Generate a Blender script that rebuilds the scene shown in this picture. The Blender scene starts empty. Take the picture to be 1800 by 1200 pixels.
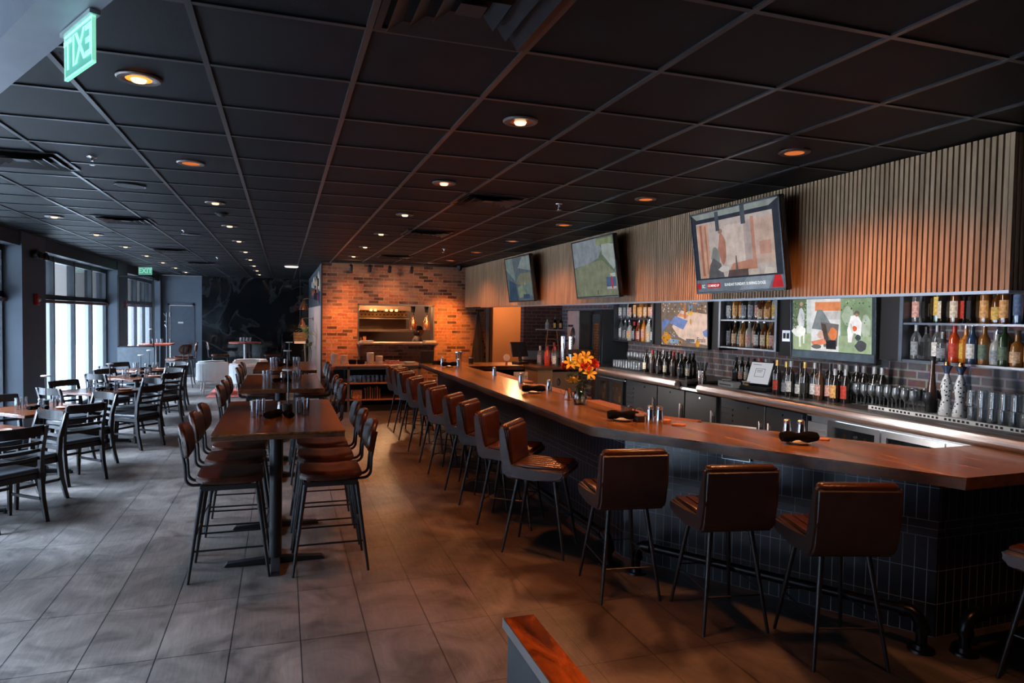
import bpy, bmesh, math, random
from mathutils import Vector, Matrix, Euler
random.seed(11)
SC = bpy.context.scene
COL = SC.collection
PI = math.pi
CEIL = 2.927

# ------------------------------------------------------------------ materials
MATS = {}
def base(name):
    m = bpy.data.materials.new(name); m.use_nodes = True
    nt = m.node_tree
    return m, nt, nt.nodes['Principled BSDF'], nt.nodes['Material Output']
def N(nt, t, **kw):
    n = nt.nodes.new(t)
    for k, v in kw.items():
        if k.startswith('i_'):
            n.inputs[k[2:].replace('_', ' ')].default_value = v
        else:
            setattr(n, k, v)
    return n
def c4(c): return (c[0], c[1], c[2], 1.0)
def mat(name, col, rough=0.5, metal=0.0, var=0.12, scale=9.0, emit=None, estr=0.0, coat=0.0, spec=0.5, bump=0.0):
    if name in MATS: return MATS[name]
    m, nt, b, out = base(name)
    tc = N(nt, 'ShaderNodeTexCoord')
    no = N(nt, 'ShaderNodeTexNoise'); no.inputs['Scale'].default_value = scale; no.inputs['Detail'].default_value = 3
    nt.links.new(tc.outputs['Object'], no.inputs['Vector'])
    r = N(nt, 'ShaderNodeValToRGB')
    r.color_ramp.elements[0].position = 0.3; r.color_ramp.elements[1].position = 0.7
    r.color_ramp.elements[0].color = c4([x * (1 - var) for x in col]); r.color_ramp.elements[1].color = c4([min(1, x * (1 + var)) for x in col])
    nt.links.new(no.outputs['Fac'], r.inputs['Fac']); nt.links.new(r.outputs['Color'], b.inputs['Base Color'])
    b.inputs['Roughness'].default_value = rough; b.inputs['Metallic'].default_value = metal
    b.inputs['Specular IOR Level'].default_value = spec
    if coat: b.inputs['Coat Weight'].default_value = coat; b.inputs['Coat Roughness'].default_value = 0.08
    if emit is not None:
        b.inputs['Emission Color'].default_value = c4(emit); b.inputs['Emission Strength'].default_value = estr
    if bump:
        bp = N(nt, 'ShaderNodeBump'); bp.inputs['Strength'].default_value = bump; bp.inputs['Distance'].default_value = 0.01
        n2 = N(nt, 'ShaderNodeTexNoise'); n2.inputs['Scale'].default_value = scale * 12
        nt.links.new(tc.outputs['Object'], n2.inputs['Vector']); nt.links.new(n2.outputs['Fac'], bp.inputs['Height']); nt.links.new(bp.outputs['Normal'], b.inputs['Normal'])
    MATS[name] = m
    return m
def wood(name, dark, light, axis='y', rough=0.3, scale=6.0, coat=0.0, stretch=14.0):
    if name in MATS: return MATS[name]
    m, nt, b, out = base(name)
    tc = N(nt, 'ShaderNodeTexCoord'); mp = N(nt, 'ShaderNodeMapping')
    s = [stretch, stretch, stretch]; s['xyz'.index(axis)] = 1.0
    mp.inputs['Scale'].default_value = s
    no = N(nt, 'ShaderNodeTexNoise'); no.inputs['Scale'].default_value = scale / 4; no.inputs['Detail'].default_value = 6; no.inputs['Roughness'].default_value = 0.65; no.inputs['Distortion'].default_value = 0.6
    nt.links.new(tc.outputs['Object'], mp.inputs['Vector']); nt.links.new(mp.outputs['Vector'], no.inputs['Vector'])
    r = N(nt, 'ShaderNodeValToRGB')
    r.color_ramp.elements[0].position = 0.32; r.color_ramp.elements[1].position = 0.68
    r.color_ramp.elements[0].color = c4(dark); r.color_ramp.elements[1].color = c4(light)
    nt.links.new(no.outputs['Fac'], r.inputs['Fac']); nt.links.new(r.outputs['Color'], b.inputs['Base Color'])
    b.inputs['Roughness'].default_value = rough
    if coat: b.inputs['Coat Weight'].default_value = coat; b.inputs['Coat Roughness'].default_value = 0.12
    bp = N(nt, 'ShaderNodeBump'); bp.inputs['Strength'].default_value = 0.15; bp.inputs['Distance'].default_value = 0.004
    nt.links.new(no.outputs['Fac'], bp.inputs['Height']); nt.links.new(bp.outputs['Normal'], b.inputs['Normal'])
    MATS[name] = m
    return m
def glass(name, tint=(1, 1, 1), refl=0.5, rough=0.04, solid=0.0):
    """clear glass: see-through with fresnel reflections"""
    if name in MATS: return MATS[name]
    m, nt, b, out = base(name)
    nt.nodes.remove(b)
    tr = N(nt, 'ShaderNodeBsdfTransparent'); tr.inputs['Color'].default_value = c4(tint)
    gl = N(nt, 'ShaderNodeBsdfGlossy'); gl.inputs['Roughness'].default_value = rough
    lw = N(nt, 'ShaderNodeLayerWeight'); lw.inputs['Blend'].default_value = refl
    mr = N(nt, 'ShaderNodeMapRange'); mr.inputs['To Min'].default_value = 0.06; mr.inputs['To Max'].default_value = 0.85
    mx = N(nt, 'ShaderNodeMixShader')
    nt.links.new(lw.outputs['Fresnel'], mr.inputs['Value']); nt.links.new(mr.outputs['Result'], mx.inputs['Fac'])
    nt.links.new(tr.outputs[0], mx.inputs[1]); nt.links.new(gl.outputs[0], mx.inputs[2])
    nt.links.new(mx.outputs[0], out.inputs['Surface'])
    MATS[name] = m
    return m
def sparkle(name):
    if name in MATS: return MATS[name]
    m, nt, b, out = base(name); nt.nodes.remove(b)
    tr = N(nt, 'ShaderNodeBsdfTransparent'); tr.inputs['Color'].default_value = (0.92, 0.95, 0.97, 1)
    gl = N(nt, 'ShaderNodeBsdfGlossy'); gl.inputs['Roughness'].default_value = 0.12
    df = N(nt, 'ShaderNodeBsdfDiffuse'); df.inputs['Color'].default_value = (0.7, 0.75, 0.8, 1)
    lw = N(nt, 'ShaderNodeLayerWeight'); lw.inputs['Blend'].default_value = 0.6
    a = N(nt, 'ShaderNodeMixShader'); a.inputs['Fac'].default_value = 0.4; nt.links.new(gl.outputs[0], a.inputs[1]); nt.links.new(df.outputs[0], a.inputs[2])
    mx = N(nt, 'ShaderNodeMixShader'); nt.links.new(lw.outputs['Fresnel'], mx.inputs['Fac']); nt.links.new(tr.outputs[0], mx.inputs[1]); nt.links.new(a.outputs[0], mx.inputs[2])
    nt.links.new(mx.outputs[0], out.inputs['Surface']); MATS[name] = m; return m
def emis(name, col, s=1.0):
    if name in MATS: return MATS[name]
    m, nt, b, out = base(name); nt.nodes.remove(b)
    e = N(nt, 'ShaderNodeEmission'); e.inputs['Color'].default_value = c4(col); e.inputs['Strength'].default_value = s
    nt.links.new(e.outputs[0], out.inputs['Surface'])
    MATS[name] = m
    return m
def brick(name, c1, c2, mortar, axis='xz', bw=0.2, rh=0.075, ms=0.008, offset=0.5, rough=0.85, uv=False, spotc=None, bump=0.5, coat=0.0, vary=0.5, colscale=1.3, smooth=0.1, darks=0.0):
    if name in MATS: return MATS[name]
    m, nt, b, out = base(name)
    tc = N(nt, 'ShaderNodeTexCoord')
    if uv: vec = tc.outputs['UV']
    else:
        sp = N(nt, 'ShaderNodeSeparateXYZ'); cb = N(nt, 'ShaderNodeCombineXYZ')
        nt.links.new(tc.outputs['Object'], sp.inputs[0])
        nt.links.new(sp.outputs['XYZ'.index(axis[0].upper())], cb.inputs[0]); nt.links.new(sp.outputs['XYZ'.index(axis[1].upper())], cb.inputs[1])
        vec = cb.outputs[0]
    br = N(nt, 'ShaderNodeTexBrick'); br.offset = offset
    br.inputs['Color1'].default_value = c4(c1); br.inputs['Color2'].default_value = c4(c2); br.inputs['Mortar'].default_value = c4(mortar)
    br.inputs['Scale'].default_value = 1.0; br.inputs['Mortar Size'].default_value = ms; br.inputs['Mortar Smooth'].default_value = smooth
    br.inputs['Brick Width'].default_value = bw; br.inputs['Row Height'].default_value = rh; br.inputs['Bias'].default_value = 0.0
    nt.links.new(vec, br.inputs['Vector'])
    no = N(nt, 'ShaderNodeTexNoise'); no.inputs['Scale'].default_value = 22; no.inputs['Detail'].default_value = 5
    nt.links.new(vec, no.inputs['Vector'])
    mx = N(nt, 'ShaderNodeMix'); mx.data_type = 'RGBA'; mx.blend_type = 'OVERLAY'; mx.inputs[0].default_value = vary
    nt.links.new(br.outputs['Color'], mx.inputs[6]); nt.links.new(no.outputs['Color'], mx.inputs[7])
    hs = N(nt, 'ShaderNodeHueSaturation'); hs.inputs['Saturation'].default_value = 0.9
    col = mx.outputs[2]
    if darks:
        # some single bricks are burnt darker than their neighbours
        b2 = N(nt, 'ShaderNodeTexBrick'); b2.offset = offset
        for k_, v_ in (('Scale', 1.0), ('Mortar Size', ms), ('Mortar Smooth', smooth), ('Brick Width', bw), ('Row Height', rh), ('Bias', 0.0)): b2.inputs[k_].default_value = v_
        b2.inputs['Color1'].default_value = (0, 0, 0, 1); b2.inputs['Color2'].default_value = (1, 1, 1, 1); b2.inputs['Mortar'].default_value = (1, 1, 1, 1)
        nt.links.new(vec, b2.inputs['Vector'])
        dr = N(nt, 'ShaderNodeValToRGB'); dr.color_ramp.interpolation = 'CONSTANT'; dr.color_ramp.elements[0].color = (darks, darks, darks, 1); dr.color_ramp.elements[1].position = 0.28; dr.color_ramp.elements[1].color = (1, 1, 1, 1)
        nt.links.new(b2.outputs['Color'], dr.inputs['Fac'])
        m3 = N(nt, 'ShaderNodeMix'); m3.data_type = 'RGBA'; m3.blend_type = 'MULTIPLY'; m3.inputs[0].default_value = 1.0
        nt.links.new(col, m3.inputs[6]); nt.links.new(dr.outputs['Color'], m3.inputs[7]); col = m3.outputs[2]
    if spotc:
        n2 = N(nt, 'ShaderNodeTexNoise'); n2.inputs['Scale'].default_value = colscale; n2.inputs['Detail'].default_value = 2
        nt.links.new(vec, n2.inputs['Vector'])
        rr = N(nt, 'ShaderNodeValToRGB'); rr.color_ramp.elements[0].position = 0.45; rr.color_ramp.elements[1].position = 0.62
        nt.links.new(n2.outputs['Fac'], rr.inputs['Fac'])
        m2 = N(nt, 'ShaderNodeMix'); m2.data_type = 'RGBA'; m2.inputs[7].default_value = c4(spotc)
        ml = N(nt, 'ShaderNodeMath', operation='MULTIPLY'); ml.inputs[1].default_value = 0.5
        nt.links.new(rr.outputs['Color'], ml.inputs[0]); nt.links.new(ml.outputs[0], m2.inputs[0]); nt.links.new(col, m2.inputs[6])
        col = m2.outputs[2]
    nt.links.new(col, b.inputs['Base Color'])
    b.inputs['Roughness'].default_value = rough
    if coat: b.inputs['Coat Weight'].default_value = coat
    bp = N(nt, 'ShaderNodeBump'); bp.inputs['Strength'].default_value = bump; bp.inputs['Distance'].default_value = 0.01; bp.invert = True
    nt.links.new(br.outputs['Fac'], bp.inputs['Height']); nt.links.new(bp.outputs['Normal'], b.inputs['Normal'])
    MATS[name] = m
    return m

# ------------------------------------------------------------------ geometry
def BM(): return bmesh.new()
def box(bm, x0, x1, y0, y1, z0, z1, bev=0.0, seg=1, M=None):
    r = bmesh.ops.create_cube(bm, size=1.0)
    vs = r['verts']
    T = Matrix.Translation(((x0 + x1) / 2, (y0 + y1) / 2, (z0 + z1) / 2)) @ Matrix.Diagonal((x1 - x0, y1 - y0, z1 - z0, 1))
    bmesh.ops.transform(bm, matrix=T, verts=vs)
    if bev:
        es = list({e for v in vs for e in v.link_edges})
        rr = bmesh.ops.bevel(bm, geom=es, offset=bev, segments=seg, affect='EDGES', profile=0.5)
        vs = list({v for f in rr['faces'] for v in f.verts} | {v for v in vs if v.is_valid})
    if M is not None: bmesh.ops.transform(bm, matrix=M, verts=[v for v in vs if v.is_valid])
    return vs
def _ring(c, u, v, r, n, ph=0.0): return [c + u * (math.cos(2 * PI * i / n + ph) * r) + v * (math.sin(2 * PI * i / n + ph) * r) for i in range(n)]
def cyl(bm, p0, p1, r0, r1=None, n=10, caps=True):
    p0 = Vector(p0); p1 = Vector(p1); r1 = r0 if r1 is None else r1
    d = (p1 - p0).normalized(); u = d.orthogonal().normalized(); v = d.cross(u)
    a = [bm.verts.new(p) for p in _ring(p0, u, v, r0, n)]; b = [bm.verts.new(p) for p in _ring(p1, u, v, r1, n)]
    for i in range(n): bm.faces.new((a[i], a[(i + 1) % n], b[(i + 1) % n], b[i]))
    if caps: bm.faces.new(a[::-1]); bm.faces.new(b)
def tube(bm, pts, r, n=8, closed=False, taper=None):
    pts = [Vector(p) for p in pts]; k = len(pts); rings = []
    d0 = (pts[1] - pts[0]).normalized(); u = d0.orthogonal().normalized()
    for i, p in enumerate(pts):
        if closed: d = (pts[(i + 1) % k] - pts[i - 1]).normalized()
        else: d = (pts[min(i + 1, k - 1)] - pts[max(i - 1, 0)]).normalized()
        u = (u - d * u.dot(d)).normalized(); v = d.cross(u)
        rr = r if taper is None else r * (taper[0] + (taper[1] - taper[0]) * i / (k - 1))
        rings.append([bm.verts.new(q) for q in _ring(p, u, v, rr, n)])
    for i in range(k if closed else k - 1):
        a, b = rings[i], rings[(i + 1) % k]
        for j in range(n): bm.faces.new((a[j], a[(j + 1) % n], b[(j + 1) % n], b[j]))
    if not closed: bm.faces.new(rings[0][::-1]); bm.faces.new(rings[-1])
def arc(cx, cy, r, a0, a1, n, f): return [f(cx + r * math.cos(a0 + (a1 - a0) * i / n), cy + r * math.sin(a0 + (a1 - a0) * i / n)) for i in range(n + 1)]
def lathe(bm, prof, n=14, c=(0, 0, 0), sx=1.0, sy=1.0):
    rings = []
    for r, z in prof:
        if r < 1e-5: rings.append([bm.verts.new((c[0], c[1], c[2] + z))])
        else: rings.append([bm.verts.new((c[0] + sx * r * math.cos(2 * PI * i / n), c[1] + sy * r * math.sin(2 * PI * i / n), c[2] + z)) for i in range(n)])
    for a, b in zip(rings, rings[1:]):
        for i in range(n):
            j = (i + 1) % n
            if len(a) == 1 and len(b) == 1: continue
            if len(a) == 1: bm.faces.new((a[0], b[j], b[i]))
            elif len(b) == 1: bm.faces.new((a[i], a[j], b[0]))
            else: bm.faces.new((a[i], a[j], b[j], b[i]))
def prism(bm, pts, z0, z1, bev=0.0, seg=1):
    a = [bm.verts.new((x, y, z0)) for x, y in pts]; b = [bm.verts.new((x, y, z1)) for x, y in pts]
    n = len(pts); fs = [bm.faces.new(a[::-1]), bm.faces.new(b)]
    for i in range(n): fs.append(bm.faces.new((a[i], a[(i + 1) % n], b[(i + 1) % n], b[i])))
    if bev: bmesh.ops.bevel(bm, geom=list({e for f in fs for e in f.edges}), offset=bev, segments=seg, affect='EDGES')
    return a + b
def prism_y(bm, pts, y0, y1, bev=0.0, seg=1):
    """profile in x,z pushed along y"""
    a = [bm.verts.new((x, y0, z)) for x, z in pts]; b = [bm.verts.new((x, y1, z)) for x, z in pts]
    n = len(pts); fs = [bm.faces.new(a), bm.faces.new(b[::-1])]
    for i in range(n): fs.append(bm.faces.new((b[i], b[(i + 1) % n], a[(i + 1) % n], a[i])))
    if bev: bmesh.ops.bevel(bm, geom=list({e for f in fs for e in f.edges}), offset=bev, segments=seg, affect='EDGES')
def finish(name, bm, mats, parent=None, smooth=True, ang=38):
    bmesh.ops.recalc_face_normals(bm, faces=bm.faces)
    if smooth:
        for f in bm.faces: f.smooth = True
        for e in bm.edges:
            if len(e.link_faces) == 2 and e.calc_face_angle(0) > math.radians(ang): e.smooth = False
    me = bpy.data.meshes.new(name); bm.to_mesh(me); bm.free()
    for m in (mats if isinstance(mats, (list, tuple)) else [mats]): me.materials.append(m)
    o = bpy.data.objects.new(name, me); COL.objects.link(o)
    if parent is not None: o.parent = parent
    return o
def thing(name, label, cat, loc=(0, 0, 0), rz=0.0, group=None):
    o = bpy.data.objects.new(name, None); COL.objects.link(o); o.empty_display_size = 0.05
    o.location = loc; o.rotation_euler = (0, 0, rz); o['label'] = label; o['category'] = cat
    if group: o['group'] = group
    return o
def tag(o, label, cat, group=None, kind=None):
    o['label'] = label; o['category'] = cat
    if group: o['group'] = group
    if kind: o['kind'] = kind
    return o
def struct(name, bm, mats, smooth=False, parent=None):
    o = finish(name, bm, mats, parent, smooth)
    if parent is None: o['kind'] = 'structure'
    return o
def kids(o): return [c for c in ALLK.get(o.name, [])]
def dup(root, loc, rz, label=None, group=None, scale=None):
    r = root.copy(); COL.objects.link(r); r.location = loc; r.rotation_euler = (0, 0, rz)
    if label: r['label'] = label
    if group: r['group'] = group
    if scale: r.scale = scale
    for ch in list(root.children):
        c = ch.copy(); COL.objects.link(c); c.parent = r
        for g in list(ch.children):
            d = g.copy(); COL.objects.link(d); d.parent = c
    return r
def relabel(o, label, group=None):
    o['label'] = label
    if group: o['group'] = group
_tn = [0]
def text_mesh(name, s, size, m, parent, M, ext=0.0006, bold=False):
    cu = bpy.data.curves.new('t', 'FONT'); cu.body = s; cu.size = size; cu.align_x = 'CENTER'; cu.align_y = 'CENTER'; cu.extrude = ext; cu.resolution_u = 2
    if bold: cu.offset = size * 0.02
    o = bpy.data.objects.new('t', cu); COL.objects.link(o)
    dg = bpy.context.evaluated_depsgraph_get(); dg.update()
    me = bpy.data.meshes.new_from_object(o.evaluated_get(dg))
    bpy.data.objects.remove(o); bpy.data.curves.remove(cu)
    me.transform(M); me.materials.clear(); me.materials.append(m); me.name = name
    r = bpy.data.objects.new(name, me); COL.objects.link(r); r.parent = parent
    return r
FRONT = Matrix.Rotation(PI / 2, 4, 'X')   # text lying in x,y stands up facing -y
ORD = ['first', 'second', 'third', 'fourth', 'fifth', 'sixth', 'seventh', 'eighth', 'ninth', 'tenth', 'eleventh', 'twelfth', 'thirteenth', 'fourteenth', 'fifteenth', 'sixteenth', 'seventeenth', 'eighteenth', 'nineteenth', 'twentieth']

# ------------------------------------------------------------------ material set
black_metal = mat('black painted metal', (0.012, 0.013, 0.016), 0.38, 0.0, 0.1)
black_wood = mat('black stained wood', (0.014, 0.011, 0.011), 0.33, 0.0, 0.3, 14)
black_vinyl = mat('black vinyl', (0.03, 0.034, 0.04), 0.4, 0.0, 0.1, bump=0.1)
brown_leather = mat('brown leather', (0.055, 0.017, 0.008), 0.27, 0.0, 0.25, 10, bump=0.15)
dark_leather = mat('dark brown leather', (0.036, 0.021, 0.019), 0.4, 0.0, 0.2, 10, bump=0.2)
steel = mat('brushed steel', (0.55, 0.56, 0.58), 0.3, 1.0, 0.06)
chrome = mat('chrome', (0.8, 0.8, 0.82), 0.12, 1.0, 0.03)
dark_steel = mat('dark steel', (0.1, 0.105, 0.115), 0.42, 1.0, 0.1)
copper = mat('copper', (0.75, 0.28, 0.12), 0.25, 1.0, 0.1)
bar_wood = wood('bar top wood', (0.045, 0.018, 0.005), (0.40, 0.19, 0.055), 'y', 0.24, 3.0, 0.1, 14.0)
bar_edge = wood('bar live edge wood', (0.03, 0.01, 0.004), (0.16, 0.06, 0.02), 'y', 0.45, 9.0, 0.0, 5.0)
table_wood = wood('table top wood', (0.035, 0.014, 0.005), (0.27, 0.125, 0.04), 'y', 0.22, 4.0, 0.15, 16.0)
dining_wood = wood('dining table wood', (0.03, 0.009, 0.004), (0.13, 0.036, 0.012), 'x', 0.22, 4.0, 0.15, 12.0)
slat_wood = wood('slat wood', (0.29, 0.175, 0.085), (0.54, 0.35, 0.2), 'z', 0.55, 5.0, 0.0, 9.0)
fire_wood = wood('grained cap wood', (0.03, 0.009, 0.002), (0.42, 0.13, 0.02), 'y', 0.2, 14.0, 0.5, 3.0)
grey_paint = mat('slate blue paint', (0.085, 0.105, 0.135), 0.55, 0, 0.06, 3)
dark_paint = mat('charcoal paint', (0.035, 0.042, 0.052), 0.5, 0, 0.08, 3)
black_paint = mat('matte black paint', (0.008, 0.008, 0.009), 0.7, 0, 0.15, 4)
black_fabric = mat('black napkin cloth', (0.005, 0.005, 0.006), 0.95, 0, 0.2, 20, spec=0.1)
white_china = mat('white china', (0.75, 0.74, 0.72), 0.2, 0, 0.03)
white_fabric = mat('white upholstery', (0.55, 0.54, 0.53), 0.8, 0, 0.05, bump=0.1)
red_plastic = mat('red plastic', (0.5, 0.02, 0.015), 0.35, 0, 0.08)
clear_glass = glass('clear glass', (0.97, 0.98, 1.0), 0.45)
thick_glass = glass('thick glass', (0.86, 0.9, 0.92), 0.55)
pane_glass = glass('window glass', (0.95, 0.97, 1.0), 0.03)
terracotta = mat('tan pottery', (0.36, 0.14, 0.06), 0.6)
# ------------------------------------------------------------------ setting
# floor : slate tiles .376 x .735
m, nt, b, out = base('slate floor tile')
tc = N(nt, 'ShaderNodeTexCoord')
mp = N(nt, 'ShaderNodeMapping'); mp.inputs['Location'].default_value = (0.276, -0.355, 0)
br = N(nt, 'ShaderNodeTexBrick'); br.offset = 0.0
br.inputs['Brick Width'].default_value = 0.376; br.inputs['Row Height'].default_value = 0.735; br.inputs['Mortar Size'].default_value = 0.004; br.inputs['Mortar Smooth'].default_value = 0.3
br.inputs['Scale'].default_value = 1.0
br.inputs['Color1'].default_value = (0.072, 0.060, 0.054, 1); br.inputs['Color2'].default_value = (0.102, 0.086, 0.077, 1); br.inputs['Mortar'].default_value = (0.012, 0.012, 0.013, 1)
nt.links.new(tc.outputs['Object'], mp.inputs['Vector']); nt.links.new(mp.outputs['Vector'], br.inputs['Vector'])
n1 = N(nt, 'ShaderNodeTexNoise'); n1.inputs['Scale'].default_value = 2.2; n1.inputs['Detail'].default_value = 8; n1.inputs['Roughness'].default_value = 0.7; n1.inputs['Distortion'].default_value = 1.2
nt.links.new(tc.outputs['Object'], n1.inputs['Vector'])
n2 = N(nt, 'ShaderNodeTexNoise'); n2.inputs['Scale'].default_value = 5; n2.inputs['Detail'].default_value = 6
mp2 = N(nt, 'ShaderNodeMapping'); mp2.inputs['Rotation'].default_value = (0, 0, 0.5); mp2.inputs['Scale'].default_value = (9, 1, 1)
nt.links.new(tc.outputs['Object'], mp2.inputs['Vector']); nt.links.new(mp2.outputs['Vector'], n2.inputs['Vector'])
r2 = N(nt, 'ShaderNodeValToRGB'); r2.color_ramp.elements[0].position = 0.35; r2.color_ramp.elements[0].color = (0.45, 0.45, 0.46, 1); r2.color_ramp.elements[1].position = 0.7; r2.color_ramp.elements[1].color = (1.5, 1.5, 1.5, 1)
nt.links.new(n1.outputs['Fac'], r2.inputs['Fac'])
mx = N(nt, 'ShaderNodeMix'); mx.data_type = 'RGBA'; mx.blend_type = 'MULTIPLY'; mx.inputs[0].default_value = 1.0
nt.links.new(br.outputs['Color'], mx.inputs[6]); nt.links.new(r2.outputs['Color'], mx.inputs[7])
nt.links.new(mx.outputs[2], b.inputs['Base Color'])
r3 = N(nt, 'ShaderNodeMapRange'); r3.inputs['To Min'].default_value = 0.24; r3.inputs['To Max'].default_value = 0.5
nt.links.new(n2.outputs['Fac'], r3.inputs['Value']); nt.links.new(r3.outputs['Result'], b.inputs['Roughness'])
bp = N(nt, 'ShaderNodeBump'); bp.inputs['Strength'].default_value = 0.3; bp.inputs['Distance'].default_value = 0.006
ad = N(nt, 'ShaderNodeMath', operation='ADD'); nt.links.new(n2.outputs['Fac'], ad.inputs[0]); nt.links.new(n1.outputs['Fac'], ad.inputs[1])
nt.links.new(ad.outputs[0], bp.inputs['Height']); nt.links.new(bp.outputs['Normal'], b.inputs['Normal'])
b.inputs['Specular IOR Level'].default_value = 0.6
floor_mat = m
bm = BM(); box(bm, -3.9, 7.5, -4.0, 22.1, -0.1, 0.0); struct('floor', bm, floor_mat)

# ceiling slab + grid
tile_mat = mat('black acoustic tile', (0.004, 0.005, 0.0065), 0.5, 0, 0.35, 40, bump=0.3)
bm = BM(); box(bm, -3.9, 7.5, -4.0, 22.1, CEIL + 0.008, CEIL + 0.1); tile_mat.node_tree.nodes['Principled BSDF'].inputs['Specular IOR Level'].default_value = 0.13; struct('ceiling', bm, tile_mat)
grid_mat = mat('dark ceiling grid metal', (0.06, 0.062, 0.066), 0.3, 0.6, 0.1)
bm = BM()
x = 0.295 - 0.605 * 6
while x < 3.7:
    if x > -3.4: box(bm, x - 0.012, x + 0.012, -4, 22, CEIL - 0.001, CEIL + 0.008)
    x += 0.605
y = 2.575 - 0.61 * 10
while y < 22:
    box(bm, -3.4, 3.74, y - 0.012, y + 0.012, CEIL + 0.001, CEIL + 0.008); y += 0.61
struct('trim_1', bm, grid_mat)

# window wall on the left: columns, header, sill, windows
WX = -3.35; GX = -3.62
cols = [(-4.0, 0.6), (5.22, 6.19), (10.85, 11.82), (16.47, 17.43)]
bm = BM()
for a, c in cols: box(bm, -3.75, WX, a, c, 0, CEIL)
box(bm, -3.75, WX, 21.75, 22.0, 0, CEIL)
struct('wall_left', bm, grey_paint)
openings = [(0.6, 5.22), (6.19, 10.85), (11.82, 16.47), (17.43, 21.75)]
bm = BM()
for a, c in openings:
    box(bm, -3.75, WX - 0.02, a, c, 2.74, CEIL)
    box(bm, -3.75, -3.5, a, c, 0, 0.1)
struct('trim_2', bm, dark_paint)
frame_mat = mat('dark window frame', (0.03, 0.035, 0.042), 0.4, 0.3)
film_m, nt, b, out = base('frosted window film'); nt.nodes.remove(b)
tr = N(nt, 'ShaderNodeBsdfTransparent'); tr.inputs['Color'].default_value = (0.93, 0.95, 1.0, 1)
tl = N(nt, 'ShaderNodeBsdfTranslucent'); tl.inputs['Color'].default_value = (0.85, 0.88, 0.93, 1)
mxs = N(nt, 'ShaderNodeMixShader'); mxs.inputs['Fac'].default_value = 0.04
nt.links.new(tr.outputs[0], mxs.inputs[1]); nt.links.new(tl.outputs[0], mxs.inputs[2]); nt.links.new(mxs.outputs[0], out.inputs['Surface'])
rail_wood = wood('window rail wood', (0.12, 0.05, 0.03), (0.28, 0.12, 0.07), 'y', 0.4)
for k, (a, c) in enumerate(openings):
    w = thing('window_%d' % (k + 1), 'x', 'window'); del w['label']; del w['category']; w['kind'] = 'structure'
    bm = BM()
    box(bm, GX - 0.05, GX + 0.05, a, c, 2.66, 2.74); box(bm, GX - 0.05, GX + 0.06, a, c, 2.04, 2.12)
    box(bm, GX - 0.05, GX + 0.05, a, c, 0.1, 0.17)
    n = 4
    for i in range(n + 1):
        yy = a + (c - a) * i / n
        y0 = min(max(yy, a + 0.04), c - 0.04)
        box(bm, GX - 0.06, GX + 0.06, y0 - 0.03, y0 + 0.03, 0.1, 2.74)
    finish('window_frame', bm, frame_mat, w, False)
    bm = BM(); box(bm, GX + 0.06, GX + 0.10, a, c, 1.985, 2.035); finish('window_rail', bm, rail_wood, w, False)
    bm = BM(); box(bm, GX - 0.004, GX + 0.004, a, c, 0.15, 2.05); finish('frosted_pane', bm, film_m, w, False)
    bm = BM(); box(bm, GX - 0.003, GX + 0.003, a, c, 2.11, 2.68); finish('window_pane', bm, pane_glass, w, False)

# back wall : blue-grey section with a door, then black stone slabs
bm = BM(); box(bm, -3.75, -3.17, 22.0, 22.15, 0, CEIL); box(bm, -2.5, -2.27, 22.0, 22.15, 0, CEIL); box(bm, -3.17, -2.5, 22.0, 22.15, 2.1, CEIL)
struct('wall_back', bm, grey_paint)
d = thing('door_1', 'x', 'door', (-2.835, 22.02, 0)); del d['label']; del d['category']; d['kind'] = 'structure'
door_paint = mat('navy door paint', (0.06, 0.075, 0.10), 0.4)
bm = BM(); box(bm, -0.3, 0.3, 0.0, 0.05, 0.01, 2.05); finish('door_leaf', bm, door_paint, d)
bm = BM(); box(bm, -0.36, -0.305, -0.04, 0.0, 0, 2.12); box(bm, 0.305, 0.36, -0.04, 0.0, 0, 2.12); box(bm, -0.36, 0.36, -0.04, 0.0, 2.06, 2.13); finish('door_frame', bm, door_paint, d)
bm = BM(); box(bm, -0.09, 0.05, -0.008, 0.0, 1.53, 1.58); finish('door_sign', bm, white_china, d)
bm = BM(); box(bm, 0.2, 0.28, -0.01, 0.0, 0.86, 1.02); cyl(bm, (0.235, -0.05, 0.94), (0.235, 0, 0.94), 0.02); box(bm, 0.15, 0.24, -0.055, -0.035, 0.93, 0.95); finish('door_handle', bm, chrome, d)
bm = BM()
for zz in (0.95, 1.72): box(bm, -0.315, -0.295, -0.05, -0.0, zz, zz + 0.13)
finish('hinge', bm, steel, d)
m, nt, b, out = base('polished black stone')
tc = N(nt, 'ShaderNodeTexCoord'); no = N(nt, 'ShaderNodeTexNoise'); no.inputs['Scale'].default_value = 0.7; no.inputs['Detail'].default_value = 5; no.inputs['Distortion'].default_value = 1.0
nt.links.new(tc.outputs['Object'], no.inputs['Vector'])
r = N(nt, 'ShaderNodeValToRGB'); r.color_ramp.elements[0].position = 0.49; r.color_ramp.elements[0].color = (0.006, 0.007, 0.008, 1); r.color_ramp.elements[1].position = 0.51; r.color_ramp.elements[1].color = (0.03, 0.033, 0.036, 1)
e = r.color_ramp.elements.new(0.53); e.color = (0.008, 0.009, 0.01, 1)
nt.links.new(no.outputs['Fac'], r.inputs['Fac']); nt.links.new(r.outputs['Color'], b.inputs['Base Color']); b.inputs['Roughness'].default_value = 0.06
stone = m
bm = BM()
xs = [-2.27, -1.72, -0.9, 0.0, 0.76]
for i in range(4):
    for z0, z1 in ((0, 1.04), (1.046, 2.3), (2.306, CEIL)): box(bm, xs[i] + 0.003, xs[i + 1] - 0.003, 21.85, 22.1, z0, z1)
box(bm, -2.27, 0.8, 22.11, 22.2, 0, CEIL); struct('wall_back.001', bm, stone)
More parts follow.
